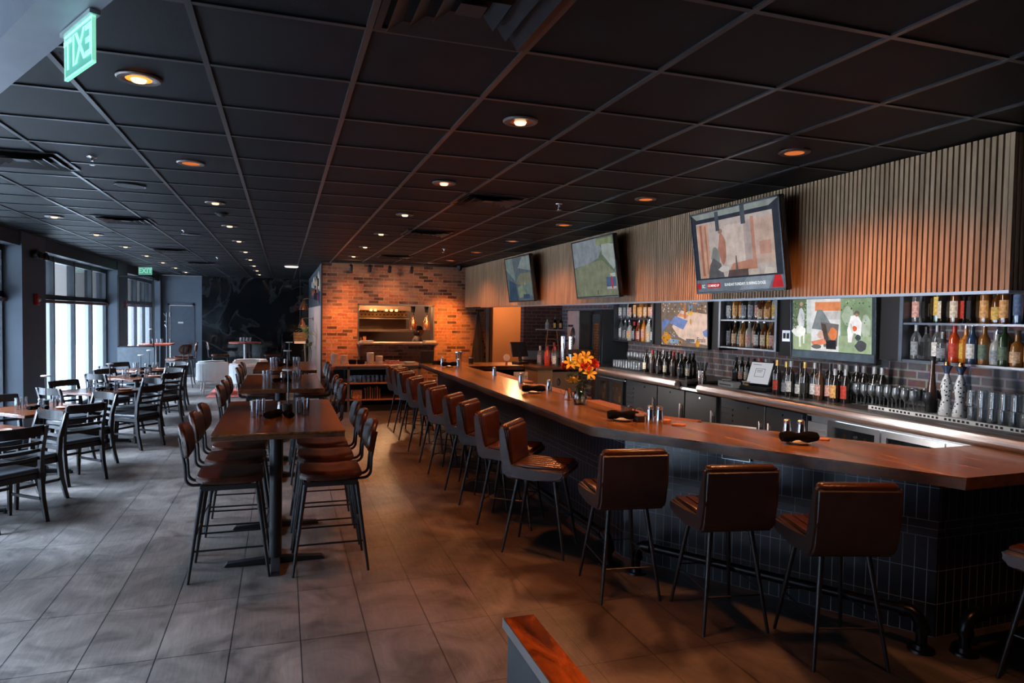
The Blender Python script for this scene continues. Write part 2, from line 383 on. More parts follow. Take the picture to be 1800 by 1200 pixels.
bm = BM(); box(bm, -2.5, -2.28, 21.97, 22.0, 0, 0.22); struct('baseboard_back', bm, mat('grey baseboard', (0.3, 0.32, 0.34), 0.5))

# brick wall with the kitchen pass
brick_far = brick('orange red brick', (0.20, 0.06, 0.022), (0.38, 0.155, 0.07), (0.34, 0.22, 0.15), 'xz', 0.21, 0.068, 0.006, spotc=(0.30, 0.17, 0.11), vary=0.9, colscale=2.2, darks=0.32)
brick_side = brick('dark red brick', (0.13, 0.045, 0.03), (0.2, 0.08, 0.055), (0.23, 0.17, 0.15), 'xz', 0.21, 0.072, 0.008, vary=0.7)
brick_bar = brick('grey and red brick', (0.15, 0.17, 0.2), (0.27, 0.11, 0.085), (0.42, 0.43, 0.45), 'yz', 0.2, 0.076, 0.009, vary=0.6, spotc=(0.17, 0.18, 0.2), colscale=1.8)
PY = 14.4; px0, px1, pz0, pz1 = 1.46, 3.075, 1.27, 2.10
bm = BM()
box(bm, 0.74, px0, PY, PY + 0.2, 0, CEIL); box(bm, px1, 4.24, PY, PY + 0.2, 0, CEIL)
box(bm, px0, px1, PY, PY + 0.2, 0, pz0); box(bm, px0, px1, PY, PY + 0.2, pz1, CEIL)
struct('wall_kitchen', bm, brick_far)
bm = BM(); box(bm, 0.74, 0.8, PY + 0.2, 21.85, 0, 2.05); struct('wall_partition', bm, mat('pale plaster', (0.5, 0.38, 0.33), 0.7, 0, 0.05, 3))
bm = BM(); box(bm, 0.74, 0.8, PY + 0.2, 21.85, 2.05, CEIL); struct('wall_partition.001', bm, dark_paint)
bm = BM(); box(bm, 0.725, 0.755, PY - 0.012, PY + 0.02, 0, CEIL); struct('trim_3', bm, dark_paint)
# corridor with orange wall and side brick
orange_wall = mat('peach plaster', (0.62, 0.33, 0.17), 0.8, 0, 0.05, 2)
bm = BM(); box(bm, 4.24, 6.4, 16.4, 16.5, 0, CEIL); box(bm, 4.4, 4.46, 14.6, 16.4, 0, CEIL); struct('wall_corridor', bm, orange_wall)
bm = BM(); box(bm, 4.24, 4.3, PY - 0.03, PY + 0.22, 0, 2.3); struct('trim_4', bm, mat('grey door jamb', (0.3, 0.28, 0.28), 0.5))
bm = BM(); box(bm, 4.66, 5.5, 13.1, 13.3, 0, CEIL); struct('wall_corner', bm, brick_side)
bm = BM(); box(bm, 5.5, 5.7, -3, 13.3, 0, CEIL); struct('wall_right', bm, brick_bar)
bm = BM(); box(bm, -3.9, 7.5, -4.1, -4.0, 0, CEIL); struct('wall_front', bm, dark_paint)
bm = BM(); box(bm, 7.4, 7.5, -4, 22, 0, CEIL); struct('wall_right.001', bm, dark_paint)
# ledge on the corner wall
bm = BM(); box(bm, 4.6, 5.5, 12.9, 13.1, 1.02, 1.2, 0.005); tag(finish('wall_ledge', bm, mat('pale ledge laminate', (0.5, 0.5, 0.52), 0.5)), 'pale grey boxed ledge along the base of the dark brick corner', 'ledge')

# soffit above the bar, clad with slats
SX = 3.745; SZ = 2.058
bm = BM(); box(bm, SX + 0.02, SX + 0.16, 2.68, PY, SZ, CEIL); box(bm, SX + 0.02, 7.4, 2.68, 2.8, SZ, CEIL); box(bm, SX + 0.16, 5.5, 2.8, 13.1, 2.5, 2.55)
struct('wall_soffit', bm, black_paint)
s = thing('slat_cladding', 'vertical wooden slat cladding on the soffit above the bar', 'wall cladding')
bm = BM(); y = 2.68
while y < PY - 0.05:
    box(bm, SX - 0.004, SX + 0.022, y, y + 0.025, SZ + 0.012, CEIL - 0.002); y += 0.0372
finish('slat_row', bm, slat_wood, s, False)
bm = BM(); x = SX + 0.0
while x < 6.6:
    box(bm, x, x + 0.025, 2.655, 2.682, SZ + 0.012, CEIL - 0.002); x += 0.0372
finish('slat_row', bm, slat_wood, s, False)
bm = BM(); box(bm, SX - 0.008, SX + 0.03, 2.65, 13.1, SZ - 0.006, SZ + 0.012); box(bm, SX, 6.6, 2.65, 2.7, SZ - 0.006, SZ + 0.012); finish('metal_strip', bm, steel, s, False)

# diagonal header above the entrance (top corner of the view)
hd = Vector((0.497, -0.868, 0)); hn = Vector((0.868, 0.497, 0))
bm = BM()
p = Vector((-0.437, 2.117, 0))
q = [p - hd * 3.2, p + hd * 3.0, p + hd * 3.0 - hn * 0.135, p - hd * 3.2 - hn * 0.135]
prism(bm, [(v.x, v.y) for v in q], 2.72, CEIL + 0.01)
struct('trim_5', bm, mat('satin grey header', (0.2, 0.22, 0.25), 0.4, 0, 0.1, 6))

# outside: sky is the world; a few trees and a lawn beyond the windows
bm = BM(); box(bm, -40, -3.95, -15, 45, -0.3, -0.12); struct('ground_outside', bm, mat('pale concrete outside', (0.5, 0.5, 0.5), 0.9))
leaf = mat('grey green leaves', (0.20, 0.24, 0.2), 0.8, 0, 0.5, 5); bark = mat('bark', (0.12, 0.1, 0.09), 0.9)
for k, (tx, ty, th, tr_) in enumerate(((-12, 24, 5.4, 2.1), (-11, 31, 5.6, 2.2), (-13, 40, 6.0, 2.4))):
    t = thing('tree', ['pale leafy tree seen through the top panes of the middle window', 'pale leafy tree seen beside the window mullions further along', 'pale leafy tree seen behind the mesh screen window'][k], 'tree', (tx, ty, -0.12), 0, 'trees outside the windows')
    bm = BM(); cyl(bm, (0, 0, 0), (0, 0, th), 0.16, 0.06); finish('trunk', bm, bark, t)
    bm = BM()
    for i in range(900):
        a = random.random() * 2 * PI; u = random.uniform(-1, 1); rr = tr_ * random.uniform(0.35, 1.0) ** 0.6
        c = Vector((math.cos(a) * math.sqrt(1 - u * u) * rr, math.sin(a) * math.sqrt(1 - u * u) * rr, th + u * rr * 0.8))
        d1 = Vector((random.gauss(0, 1), random.gauss(0, 1), random.gauss(0, 1))).normalized() * random.uniform(0.1, 0.2); d2 = d1.orthogonal().normalized() * random.uniform(0.07, 0.14)
        vs = [bm.verts.new(c + v) for v in (d1, d2, -d1, -d2)]; bm.faces.new(vs)
    finish('foliage', bm, leaf, t, False)
# ------------------------------------------------------------------ ceiling fixtures
trim_m = mat('copper grey lamp trim', (0.16, 0.13, 0.12), 0.35, 0.6)
lens_hot = emis('bright amber lamp', (1.0, 0.22, 0.03), 2.2)
lens_core = emis('hot lamp core', (1.0, 0.72, 0.45), 1.7)
lens_dull = emis('dim amber lens', (1.0, 0.25, 0.06), 0.55)
def downlight(kind, label, x, y):
    t = thing('ceiling_downlight', label, 'ceiling light', (x, y, CEIL), 0, 'recessed downlights')
    bm = BM(); lathe(bm, [(0.052, 0.0), (0.06, -0.006), (0.088, -0.007), (0.094, -0.001), (0.094, 0.004)], 24); finish('trim_ring', bm, trim_m, t)
    bm = BM()
    if kind == 'dull': lathe(bm, [(0, -0.010), (0.04, -0.009), (0.062, -0.004)], 20); finish('lens', bm, lens_dull, t)
    else:
        lathe(bm, [(0, -0.004), (0.055, -0.004)], 20); finish('reflector', bm, lens_hot if kind == 'hot' else copper, t)
        bm = BM(); lathe(bm, [(0, -0.020), (0.028, -0.016), (0.034, -0.005)], 16); finish('lamp_bulb', bm, lens_core, t)
    return t
kindA = ['hot', 'dull', 'gim', 'gim', 'gim', 'gim', 'gim', 'gim', 'gim', 'gim', 'gim']
WARM = (1.0, 0.37, 0.13)
WARM2 = (1.0, 0.27, 0.065)
def spot(x, y, z, e, size=1.9, blend=0.6, col=WARM, aim=None, r=0.1):
    l = bpy.data.lights.new('lamp', 'SPOT'); l.energy = e; l.color = col; l.spot_size = size; l.spot_blend = blend; l.shadow_soft_size = r
    o = bpy.data.objects.new('lamp', l); COL.objects.link(o); o.location = (x, y, z)
    if aim is not None:
        o.rotation_euler = (Vector(aim) - Vector((x, y, z))).to_track_quat('-Z', 'Y').to_euler()
    return o
rows = [(-0.62, 11, 'row over the high tables'), (-2.45, 10, 'row beside the windows'), (1.2, 6, 'row over the aisle by the bar stools'), (3.0, 6, 'row over the bar counter')]
for x, n, nm in rows:
    for i in range(n):
        y = 3.48 + 1.825 * i
        if x < -2 and i < 3: continue
        if y > 21.5: continue
        kd = 'dull' if x > 2 else (kindA[i] if x == -0.62 else 'gim')
        adj = {'hot': 'bright glowing amber', 'dull': 'dim amber disc', 'gim': 'small glowing amber'}[kd]
        downlight(kd, '%s downlight, %s from the camera, %s' % (adj, ORD[i], nm), x, y)
        e = {-0.62: 60, -2.45: 8, 1.2: 88, 3.0: 78}[x]
        if i == 0 and x == -0.62: e = 20
        spot(x, y, CEIL - 0.05, e * (1.0 if x < 0 else 1.5), 2.6 if x > 2 else (1.15 if x > 0 else 1.0), 0.8 if x < 2 else 0.9, WARM2 if 0 < x < 2 else WARM)
for y in (-0.2, 1.65): spot(1.2, y, CEIL - 0.05, 150, 1.15, 0.8, WARM2); spot(3.0, y, CEIL - 0.05, 40, 1.7)

vent_m = mat('black vent metal', (0.02, 0.021, 0.023), 0.35, 0.5)
vent_e = mat('worn vent blade', (0.035, 0.038, 0.042), 0.35, 0.6)
def vent(x, y, label):
    t = thing('ceiling_vent', label, 'air vent', (x, y, CEIL), 0, 'ceiling air vents')
    bm = BM()
    for a, c, z0, z1 in ((0.29, 0.265, -0.004, 0.006),):
        box(bm, -a, a, -a, -c, z0, z1); box(bm, -a, a, c, a, z0, z1); box(bm, -a, -c, -c, c, z0, z1); box(bm, c, a, -c, c, z0, z1)
    finish('vent_frame', bm, vent_m, t, False)
    bm = BM()
    for o0, o1 in ((0.25, 0.2), (0.18, 0.13), (0.11, 0.06)):
        a = [bm.verts.new((sx * o0, sy * o0, -0.022)) for sx, sy in ((-1, -1), (1, -1), (1, 1), (-1, 1))]
        b_ = [bm.verts.new((sx * o1, sy * o1, 0.004)) for sx, sy in ((-1, -1), (1, -1), (1, 1), (-1, 1))]
        for i in range(4): bm.faces.new((a[i], a[(i + 1) % 4], b_[(i + 1) % 4], b_[i]))
    box(bm, -0.045, 0.045, -0.045, 0.045, -0.012, -0.006)
    finish('vent_louver', bm, vent_e, t, False)
vent(-1.73, 5.62, 'square black louvred ceiling vent beside the sprinkler close to the diagonal header')
vent(-1.73, 8.9, 'square black louvred ceiling vent, second along the window side')
vent(-1.8, 12.9, 'square black louvred ceiling vent above the window side dining tables, third along')
vent(-1.65, 16.0, 'square black louvred ceiling vent, fourth and most distant on the window side')
vent(1.75, 5.93, 'square black louvred ceiling vent between aisle lights and the big slanted television')
vent(1.73, 8.62, 'square black louvred ceiling vent, second along the bar side')
vent(1.9, 12.3, 'square black louvred ceiling vent in front of the brick kitchen wall')
vent(0.6, 2.27, 'large black louvred ceiling vent at the top edge of the view')
for x, y, lb, zz in ((-1.24, 5.35, 'small chrome sprinkler head beside the first window side vent', 0), (-1.22, 9.7, 'small chrome sprinkler head beside the round speaker, window side', 0), (2.4, 5.83, 'small chrome sprinkler head between the bar side vent and bar downlights', 0), (2.38, 10.46, 'small chrome sprinkler head near the brick wall over the bar', 0), (-1.2, 14.2, 'small chrome sprinkler head toward the black stone wall', 0)):
    t = thing('fire_sprinkler', lb, 'sprinkler', (x, y, CEIL), 0, 'ceiling sprinklers')
    bm = BM(); lathe(bm, [(0, 0.0), (0.032, -0.001), (0.03, -0.006), (0.012, -0.01), (0.01, -0.03), (0, -0.03)], 12); finish('escutcheon', bm, chrome, t)
    bm = BM()
    for i in range(10):
        a = 2 * PI * i / 10; cyl(bm, (0.008 * math.cos(a), 0.008 * math.sin(a), -0.055), (0.024 * math.cos(a), 0.024 * math.sin(a), -0.057), 0.002, n=4)
    cyl(bm, (0.009, 0, -0.03), (0.003, 0, -0.055), 0.002, n=5); cyl(bm, (-0.009, 0, -0.03), (-0.003, 0, -0.055), 0.002, n=5); cyl(bm, (0, 0, -0.053), (0, 0, -0.058), 0.012, n=10)
    finish('deflector', bm, chrome, t)
for x, y, lb in ((-1.22, 6.47, 'round flush black ceiling speaker near the second dull downlight'), (-1.2, 10.2, 'round flush black ceiling speaker beside the window side sprinkler')):
    t = thing('ceiling_speaker', lb, 'speaker', (x, y, CEIL))
    bm = BM(); lathe(bm, [(0.105, 0.0), (0.118, -0.006), (0.12, 0.0)], 28); finish('rim', bm, vent_m, t)
    bm = BM(); lathe(bm, [(0, -0.006), (0.106, -0.004)], 28); finish('grille', bm, mat('speaker grille', (0.03, 0.032, 0.036), 0.6, 0, 0.4, 120), t)
t = thing('smoke_detector', 'black domed smoke detector between two amber downlights', 'smoke detector', (-0.62, 7.85, CEIL))
bm = BM(); lathe(bm, [(0, -0.035), (0.03, -0.033), (0.05, -0.018), (0.062, -0.012), (0.062, 0.0)], 20); finish('detector_dome', bm, black_paint, t)
bm = BM(); lathe(bm, [(0.062, -0.004), (0.07, -0.004), (0.07, 0.002)], 20); finish('detector_base', bm, vent_m, t)
t = thing('flat_ceiling_light', 'round white flat ceiling light near the black stone wall', 'ceiling light', (0.17, 16.0, CEIL))
bm = BM(); lathe(bm, [(0, -0.03), (0.13, -0.028), (0.15, -0.01), (0.15, 0.0)], 28); finish('light_diffuser', bm, emis('soft white diffuser', (1, 0.93, 0.88), 0.9), t)
# track with four heads in front of the brick wall
t = thing('track_light', 'black track light with four heads over the kitchen pass', 'track light', (1.9, 13.95, CEIL))
bm = BM(); box(bm, -0.95, 1.7, -0.02, 0.02, -0.03, -0.0); finish('track_rail', bm, black_paint, t)
for hx in (-0.62, -0.25, 0.15, 0.6):
    bm = BM(); cyl(bm, (hx, 0, -0.03), (hx, 0, -0.075), 0.008); cyl(bm, (hx, -0.03, -0.07), (hx, 0.055, -0.17), 0.032, 0.038, 12); finish('lamp_head', bm, black_paint, t)
t = thing('ceiling_camera', 'black dome camera where the brick wall meets the slatted soffit', 'security camera', (3.5, 13.9, CEIL))
bm = BM(); lathe(bm, [(0, -0.11), (0.03, -0.10), (0.05, -0.07), (0.055, -0.04), (0.06, 0)], 16); finish('camera_dome', bm, black_paint, t)
# spots that light the brick; the widest pair is added as a general wash
spot(1.28, 13.95, 2.75, 35, 1.5, 1.0, (1.0, 0.32, 0.06), (1.2, 14.4, 1.9)); spot(1.1, 13.3, 2.8, 210, 0.75, 1.0, (1.0, 0.30, 0.05), (1.15, 14.4, 1.6))
spot(3.3, 13.2, 2.8, 330, 0.85, 1.0, (1.0, 0.33, 0.05), (3.3, 14.4, 1.6)); spot(2.9, 12.9, 2.85, 45, 1.9, 1.0, (1.0, 0.55, 0.33), (2.4, 14.4, 1.7)); spot(1.3, 12.9, 2.85, 38, 1.9, 1.0, (1.0, 0.55, 0.33), (1.6, 14.4, 1.7))
spot(2.15, 13.95, 2.75, 14, 1.4, 0.8, (1.0, 0.4, 0.15), (2.1, 14.4, 2.2))

# exit signs
exit_g = glass('edge lit green acrylic', (0.45, 0.85, 0.72), 0.3)
exit_l = mat('pale green letter', (0.55, 0.95, 0.82), 0.4, emit=(0.4, 0.9, 0.7), estr=0.55)
def exit_sign(loc, rz, label, mirror=False, w=0.25, h=0.13):
    t = thing('exit_sign', label, 'exit sign', loc, rz)
    bm = BM(); box(bm, -w / 2, w / 2, -0.003, 0.003, -h, 0); finish('sign_panel', bm, mat('glowing green acrylic', (0.1, 0.42, 0.32), 0.25, emit=(0.15, 0.6, 0.45), estr=0.35), t, False)
    bm = BM(); box(bm, -w / 2 - 0.01, w / 2 + 0.01, -0.014, 0.014, 0.0, 0.012); finish('sign_mount', bm, mat('aluminium', (0.5, 0.6, 0.57), 0.35, 0.8), t, False)
    M = FRONT.copy()
    if mirror: M = Matrix.Diagonal((-1, 1, 1, 1)) @ M
    S = Matrix.Diagonal((1.0, 1.0, 1.0, 1.0))
    text_mesh('exit_lettering', 'EXIT', h * 0.95, exit_l, t, Matrix.Translation((0, -0.005, -h * 0.5)) @ S @ M, bold=True)
    bm = BM()
    for a, c, e, f in ((-w / 2, w / 2, -h, -h + 0.006), (-w / 2, w / 2, -0.006, 0), (-w / 2, -w / 2 + 0.006, -h, 0), (w / 2 - 0.006, w / 2, -h, 0)): box(bm, a, c, -0.005, 0.005, e, f)
    finish('sign_border', bm, exit_l, t, False)
exit_sign((-0.565, 2.31, 2.705), math.atan2(-0.868, 0.497), 'green edge lit EXIT sign seen mirrored, hanging from the diagonal header', True)
exit_sign((-2.95, 17.2, 2.86), -0.35, 'small green EXIT sign up by the window column with the mesh screen', False, 0.3, 0.16)

# wall devices on the columns
for yy, lb in ((11.36, 'red fire alarm on the broad grey column by the front chairs'), (17.1, 'red fire alarm on the narrow grey column before the mesh screen')):
    t = thing('fire_alarm', lb, 'fire alarm', (WX, yy, 2.02))
    bm = BM(); box(bm, 0, 0.045, -0.06, 0.06, -0.08, 0.08, 0.008); finish('alarm_body', bm, red_plastic, t)
    bm = BM(); lathe(bm, [(0, 0.03), (0.022, 0.025), (0.03, 0)], 12); bmesh.ops.transform(bm, matrix=Matrix.Translation((0.045, 0.0, 0.0)) @ Matrix.Rotation(PI / 2, 4, 'Y'), verts=bm.verts); finish('strobe_lens', bm, white_china, t)
t = thing('emergency_light', 'black two headed emergency light high on the broad grey column', 'emergency light', (WX, 11.34, 2.65))
bm = BM(); box(bm, 0, 0.07, -0.16, 0.16, -0.05, 0.05, 0.015); finish('light_housing', bm, black_paint, t)
for s_ in (-1, 1):
    bm = BM(); lathe(bm, [(0, 0), (0.045, 0.0), (0.06, 0.05), (0.055, 0.06)], 14); bmesh.ops.transform(bm, matrix=Matrix.Translation((0.05, s_ * 0.2, -0.01)) @ Matrix.Rotation(PI / 2.3, 4, 'Y'), verts=bm.verts); finish('lamp_head', bm, dark_steel, t)

# ------------------------------------------------------------------ seating
def legs4(bm_list): pass
def make_bar_stool(label):
    """front is +x; leather bucket with ribbed front"""
    t = thing('bar_stool', label, 'bar stool', group='leather bar stools along the bar')
    prof = [(0.24, 0.63), (0.26, 0.665), (0.25, 0.70), (0.0, 0.692), (-0.185, 0.695), (-0.205, 0.74), (-0.228, 0.99), (-0.24, 1.012), (-0.27, 1.018), (-0.295, 1.0), (-0.275, 0.80), (-0.258, 0.66), (-0.235, 0.62), (-0.19, 0.605), (0.0, 0.605), (0.2, 0.61)]
    bm = BM(); prism_y(bm, prof, -0.235, 0.235, 0.016, 3); finish('seat_shell', bm, dark_leather, t)
    bm = BM()
    for i in range(6):
        y0 = -0.205 + i * 0.0683; box(bm, -0.16, 0.235, y0 + 0.002, y0 + 0.066, 0.685, 0.722, 0.014, 2)
    finish('seat_cushion', bm, brown_leather, t)
    bm = BM(); M = Matrix.Translation((-0.2, 0, 0.74)) @ Matrix.Rotation(math.radians(-5.2), 4, 'Y')
    box(bm, -0.03, 0.022, -0.205, 0.205, -0.035, 0.262, 0.02, 3, M)
    box(bm, -0.062, 0.004, -0.222, 0.222, 0.225, 0.292, 0.03, 4, M)
    M2 = M
    finish('back_cushion', bm, brown_leather, t)
    bm = BM(); lathe(bm, [(0, 0.58), (0.12, 0.585), (0.13, 0.61)], 16); finish('swivel_plate', bm, black_metal, t)
    tops = {}
    for sx in (1, -1):
        for sy in (1, -1):
            bm = BM(); a = Vector((sx * 0.15, sy * 0.13, 0.61)); c = Vector((sx * 0.255, sy * 0.205, 0.0))
            cyl(bm, c, a, 0.010, 0.017, 10); finish('leg', bm, black_metal, t); tops[(sx, sy)] = (c, a)
    def at(k, z): c, a = tops[k]; return c.lerp(a, z / 0.61)
    for (k1, k2, z) in (((1, 1), (1, -1), 0.27), ((-1, 1), (-1, -1), 0.22), ((1, 1), (-1, 1), 0.25), ((1, -1), (-1, -1), 0.25)):
        bm = BM(); cyl(bm, at(k1, z), at(k2, z), 0.005, n=6); finish('footrest', bm, black_metal, t)
    return t
stool_c = [(1.99, 5.11, -38.5), (1.99, 5.86, -37), (1.99, 6.52, -38), (1.985, 7.13, -36), (1.96, 7.9, -38), (1.98, 8.55, -36), (1.965, 9.32, -34), (1.98, 10.17, -38), (2.0, 10.83, -37), (2.0, 11.46, -38)]
posn = 'counting from the bend of the bar toward the kitchen'
st0 = None
for i, (x, y, a) in enumerate(stool_c):
    lb = 'brown leather bar stool in the long row, %s from the bend toward the kitchen' % ORD[i]
    if i == 0: st0 = make_bar_stool(lb); st0.location = (x, y, 0); st0.rotation_euler.z = math.radians(a)
    else: dup(st0, (x, y, 0), math.radians(a), lb)
dup(st0, (2.225, 4.20, 0), math.radians(82), 'brown leather bar stool seen from behind, beside the black pipe foot near the bend')
dup(st0, (2.62, 3.61, 0), math.radians(80), 'brown leather bar stool seen from behind, middle one of the angled side')
dup(st0, (2.98, 3.06, 0), math.radians(73), 'brown leather bar stool seen from behind, next to the sharp bar corner')
dup(st0, (3.86, 2.32, 0), math.radians(100), 'brown leather bar stool beyond the sharp corner, cut off by the frame edge')

def make_high_chair(label):
    """front +x"""
    t = thing('counter_chair', label, 'counter chair', group='counter chairs at the high tables')
    bm = BM(); pts = []
    for i in range(28):
        a = 2 * PI * i / 28; ca, sa = math.cos(a), math.sin(a)
        r = (abs(ca) ** 7 + abs(sa) ** 7) ** (-1 / 7)
        pts.append((0.225 * ca * r, 0.215 * sa * r * (1.0 if ca > 0 else 0.97)))
    rings = []
    for s_, z in ((0.9, 0.668), (0.99, 0.68), (1.0, 0.70), (0.96, 0.722), (0.8, 0.73), (0.4, 0.727)): rings.append([bm.verts.new((px * s_, py * s_, z + (0.012 * (px / 0.21) ** 2 if s_ > 0.5 else 0))) for px, py in pts])
    for a_, b_ in zip(rings, rings[1:]):
        for i in range(28): bm.faces.new((a_[i], a_[(i + 1) % 28], b_[(i + 1) % 28], b_[i]))
    bm.faces.new(rings[-1]); bm.faces.new(rings[0][::-1]); finish('seat', bm, brown_leather, t)
    bm = BM()
    for u in (-0.18, 0.18): box(bm, -0.18, 0.18, u - 0.01, u + 0.01, 0.635, 0.67); box(bm, u - 0.01, u + 0.01, -0.18, 0.18, 0.635, 0.67)
    finish('seat_frame', bm, black_metal, t)
    tops = {}
    for sx in (1, -1):
        for sy in (1, -1):
            c = Vector((sx * 0.265, sy * 0.22, 0)); a = Vector((sx * 0.18, sy * 0.17, 0.65)); tops[(sx, sy)] = (c, a)
            bm = BM(); cyl(bm, c, a, 0.010, 0.017, 10); finish('leg', bm, black_metal, t)
    def at(k, z): c, a = tops[k]; return c.lerp(a, z / 0.65)
    for (k1, k2, z) in (((1, 1), (1, -1), 0.22), ((-1, 1), (-1, -1), 0.30), ((1, 1), (-1, 1), 0.22), ((1, -1), (-1, -1), 0.22)):
        bm = BM(); cyl(bm, at(k1, z), at(k2, z), 0.007, n=8); finish('stretcher', bm, black_metal, t)
    for sy in (-0.075, 0.075):
        P_ = [(-0.12, sy, 0.655), (-0.22, sy, 0.655)] + [(-0.24 - 0.055 * math.sin(k * PI / 12), sy, 0.71 - 0.055 * math.cos(k * PI / 12)) for k in range(7)] + [(-0.30, sy, 0.80), (-0.325, sy, 0.95), (-0.335, sy, 1.0)]
        bm = BM(); tube(bm, P_, 0.011, 8); finish('back_tube', bm, black_metal, t)
    bm = BM(); rings = []
    M = Matrix.Translation((-0.315, 0, 0.965)) @ Matrix.Rotation(math.radians(-10), 4, 'Y')
    for s_, xo in ((0.85, -0.022), (0.98, -0.012), (1.0, 0.0), (0.94, 0.018), (0.75, 0.027), (0.35, 0.030)):
        ring = []
        for i in range(22):
            a = 2 * PI * i / 22; ca, sa = math.cos(a), math.sin(a); r = (abs(ca) ** 3 + abs(sa) ** 3) ** (-1 / 3)
            yy = 0.185 * ca * r * s_; zz = 0.125 * sa * r * s_
            ring.append(bm.verts.new(M @ Vector((xo + 0.05 * (yy / 0.19) ** 2 * 0.8, yy, zz))))
        rings.append(ring)
    for a_, b_ in zip(rings, rings[1:]):
        for i in range(22): bm.faces.new((a_[i], a_[(i + 1) % 22], b_[(i + 1) % 22], b_[i]))
    bm.faces.new(rings[-1]); bm.faces.new(rings[0][::-1]); finish('backrest', bm, brown_leather, t)
    return t
HC = None
tabs = [(-0.02, 5.78, 'front'), (-0.01, 8.60, 'middle'), (0.03, 11.1, 'rear')]
spots = []
for (tx, ty, nm), ys in zip(tabs, ((-0.47, 0.12, 0.66), (-0.6, 0.0, 0.6), (-0.55, 0.05, 0.6))):
    for side, sx in (('window', -1), ('bar', 1)):
        for k, dy in enumerate(ys):
            spots.append((tx + sx * 0.335 + (0.02 if sx > 0 else 0), ty + dy + (-0.07 if sx > 0 and nm == 'front' else 0), 0 if sx < 0 else PI, 'brown leather counter chair at the %s high table, %s side, %s from the camera' % (nm, side, ORD[k])))
for i, (x, y, a, lb) in enumerate(spots):
    if i == 0: HC = make_high_chair(lb); HC.location = (x, y, 0); HC.rotation_euler.z = a
    else: dup(HC, (x, y, 0), a + random.uniform(-0.05, 0.05), lb)

def make_high_table(label):
    t = thing('high_table', label, 'high table', group='long high tables down the middle of the room')
    bm = BM(); box(bm, -0.435, 0.435, -0.91, 0.91, 1.054, 1.067, 0.003); finish('tabletop', bm, table_wood, t)
    bm = BM(); box(bm, -0.433, 0.433, -0.908, 0.908, 1.022, 1.0535, 0.003); finish('table_edge', bm, bar_edge, t)
    for yy in (-0.4, 0.52):
        bm = BM(); cyl(bm, (-0.03, yy, 0.03), (-0.03, yy, 1.02), 0.045, n=16); finish('column', bm, black_metal, t)
        bm = BM(); box(bm, -0.25, 0.19, yy - 0.2, yy + 0.2, 1.012, 1.022); finish('mounting_plate', bm, black_metal, t)
        bm = BM()
        for (dx, dy) in ((0.36, 0), (-0.36, 0), (0, 0.3), (0, -0.3)):
            d_ = Vector((dx, dy, 0)); n_ = Vector((-dy, dx, 0)).normalized() * 0.035; c = Vector((-0.03, yy, 0))
            vs = [c + n_ + Vector((0, 0, 0.0)), c - n_, c + d_ - n_ * 0.9, c + d_ + n_ * 0.9]
            lo = [bm.verts.new(v + Vector((0, 0, 0.004))) for v in vs]; hi = [bm.verts.new(v.lerp(c, 0.06) + Vector((0, 0, 0.05 if i < 2 else 0.028))) for i, v in enumerate(vs)]
            bm.faces.new(lo[::-1]); bm.faces.new(hi)
            for i in range(4): bm.faces.new((lo[i], lo[(i + 1) % 4], hi[(i + 1) % 4], hi[i]))
        finish('foot_cross', bm, black_metal, t)
    return t
ht = None
for i, (x, y, nm) in enumerate(tabs):
    lb = 'long wooden high table, %s one of three, with lamp and glasses' % nm
    if i == 0: ht = make_high_table(lb); ht.location = (x, y, 0)
    else: dup(ht, (x, y, 0), 0, lb)

def make_dining_chair(label):
    """front +x"""
    t = thing('dining_chair', label, 'dining chair', group='ladder back chairs at the window tables')
    bm = BM()
    box(bm, -0.2, 0.215, -0.205, 0.205, 0.425, 0.475, 0.02, 3); finish('seat', bm, black_vinyl, t)
    bm = BM(); box(bm, -0.2, 0.2, -0.2, 0.2, 0.375, 0.427, 0.004); finish('seat_frame', bm, black_wood, t)
    for sy in (1, -1):
        bm = BM(); prof = [(-0.30, 0), (-0.265, 0), (-0.205, 0.22), (-0.18, 0.43), (-0.195, 0.62), (-0.265, 0.86), (-0.30, 0.86), (-0.235, 0.62), (-0.222, 0.43), (-0.25, 0.2)]
        prism_y(bm, prof, sy * 0.205 - 0.017, sy * 0.205 + 0.017, 0.003); finish('leg', bm, black_wood, t)
        bm = BM(); a = [(0.165, 0.2)]
        lo = (0.175, sy * 0.185); hi = (0.17, sy * 0.18)
        cyl(bm, (0.19, sy * 0.188, 0), (0.175, sy * 0.18, 0.40), 0.017, 0.026, 4); finish('leg', bm, black_wood, t)
    def rail(z0, z1, xo, th, dip, nm):
        bm = BM(); n = 8; A = []; B = []
        for i in range(n + 1):
            y = -0.2 + 0.4 * i / n; c = -dip * (1 - (y / 0.2) ** 2)
            A.append((xo + c, y)); B.append((xo + c - th, y))
        lean = (xo - 0) * 0
        prism(bm, A + B[::-1], z0, z1, 0.003); finish(nm, bm, black_wood, t)
    rail(0.775, 0.865, -0.255, 0.02, 0.045, 'top_rail')
    rail(0.69, 0.72, -0.22, 0.014, 0.04, 'back_slat'); rail(0.62, 0.65, -0.20, 0.014, 0.038, 'back_slat'); rail(0.55, 0.58, -0.19, 0.014, 0.035, 'back_slat')
    for z, ya in ((0.2, 0.19), (0.2, -0.19)):
        bm = BM(); box(bm, -0.22, 0.18, ya - 0.009, ya + 0.009, z - 0.012, z + 0.012); finish('stretcher', bm, black_wood, t)
    bm = BM(); box(bm, 0.165, 0.185, -0.18, 0.18, 0.24, 0.265); finish('stretcher', bm, black_wood, t)
    return t
DT = [(-2.72, 7.35), (-2.62, 8.98), (-2.38, 10.88), (-2.36, 12.98), (-2.5, 14.6)]
dtn = ['first from the camera', 'second from the camera', 'middle one', 'fourth from the camera', 'most distant one']
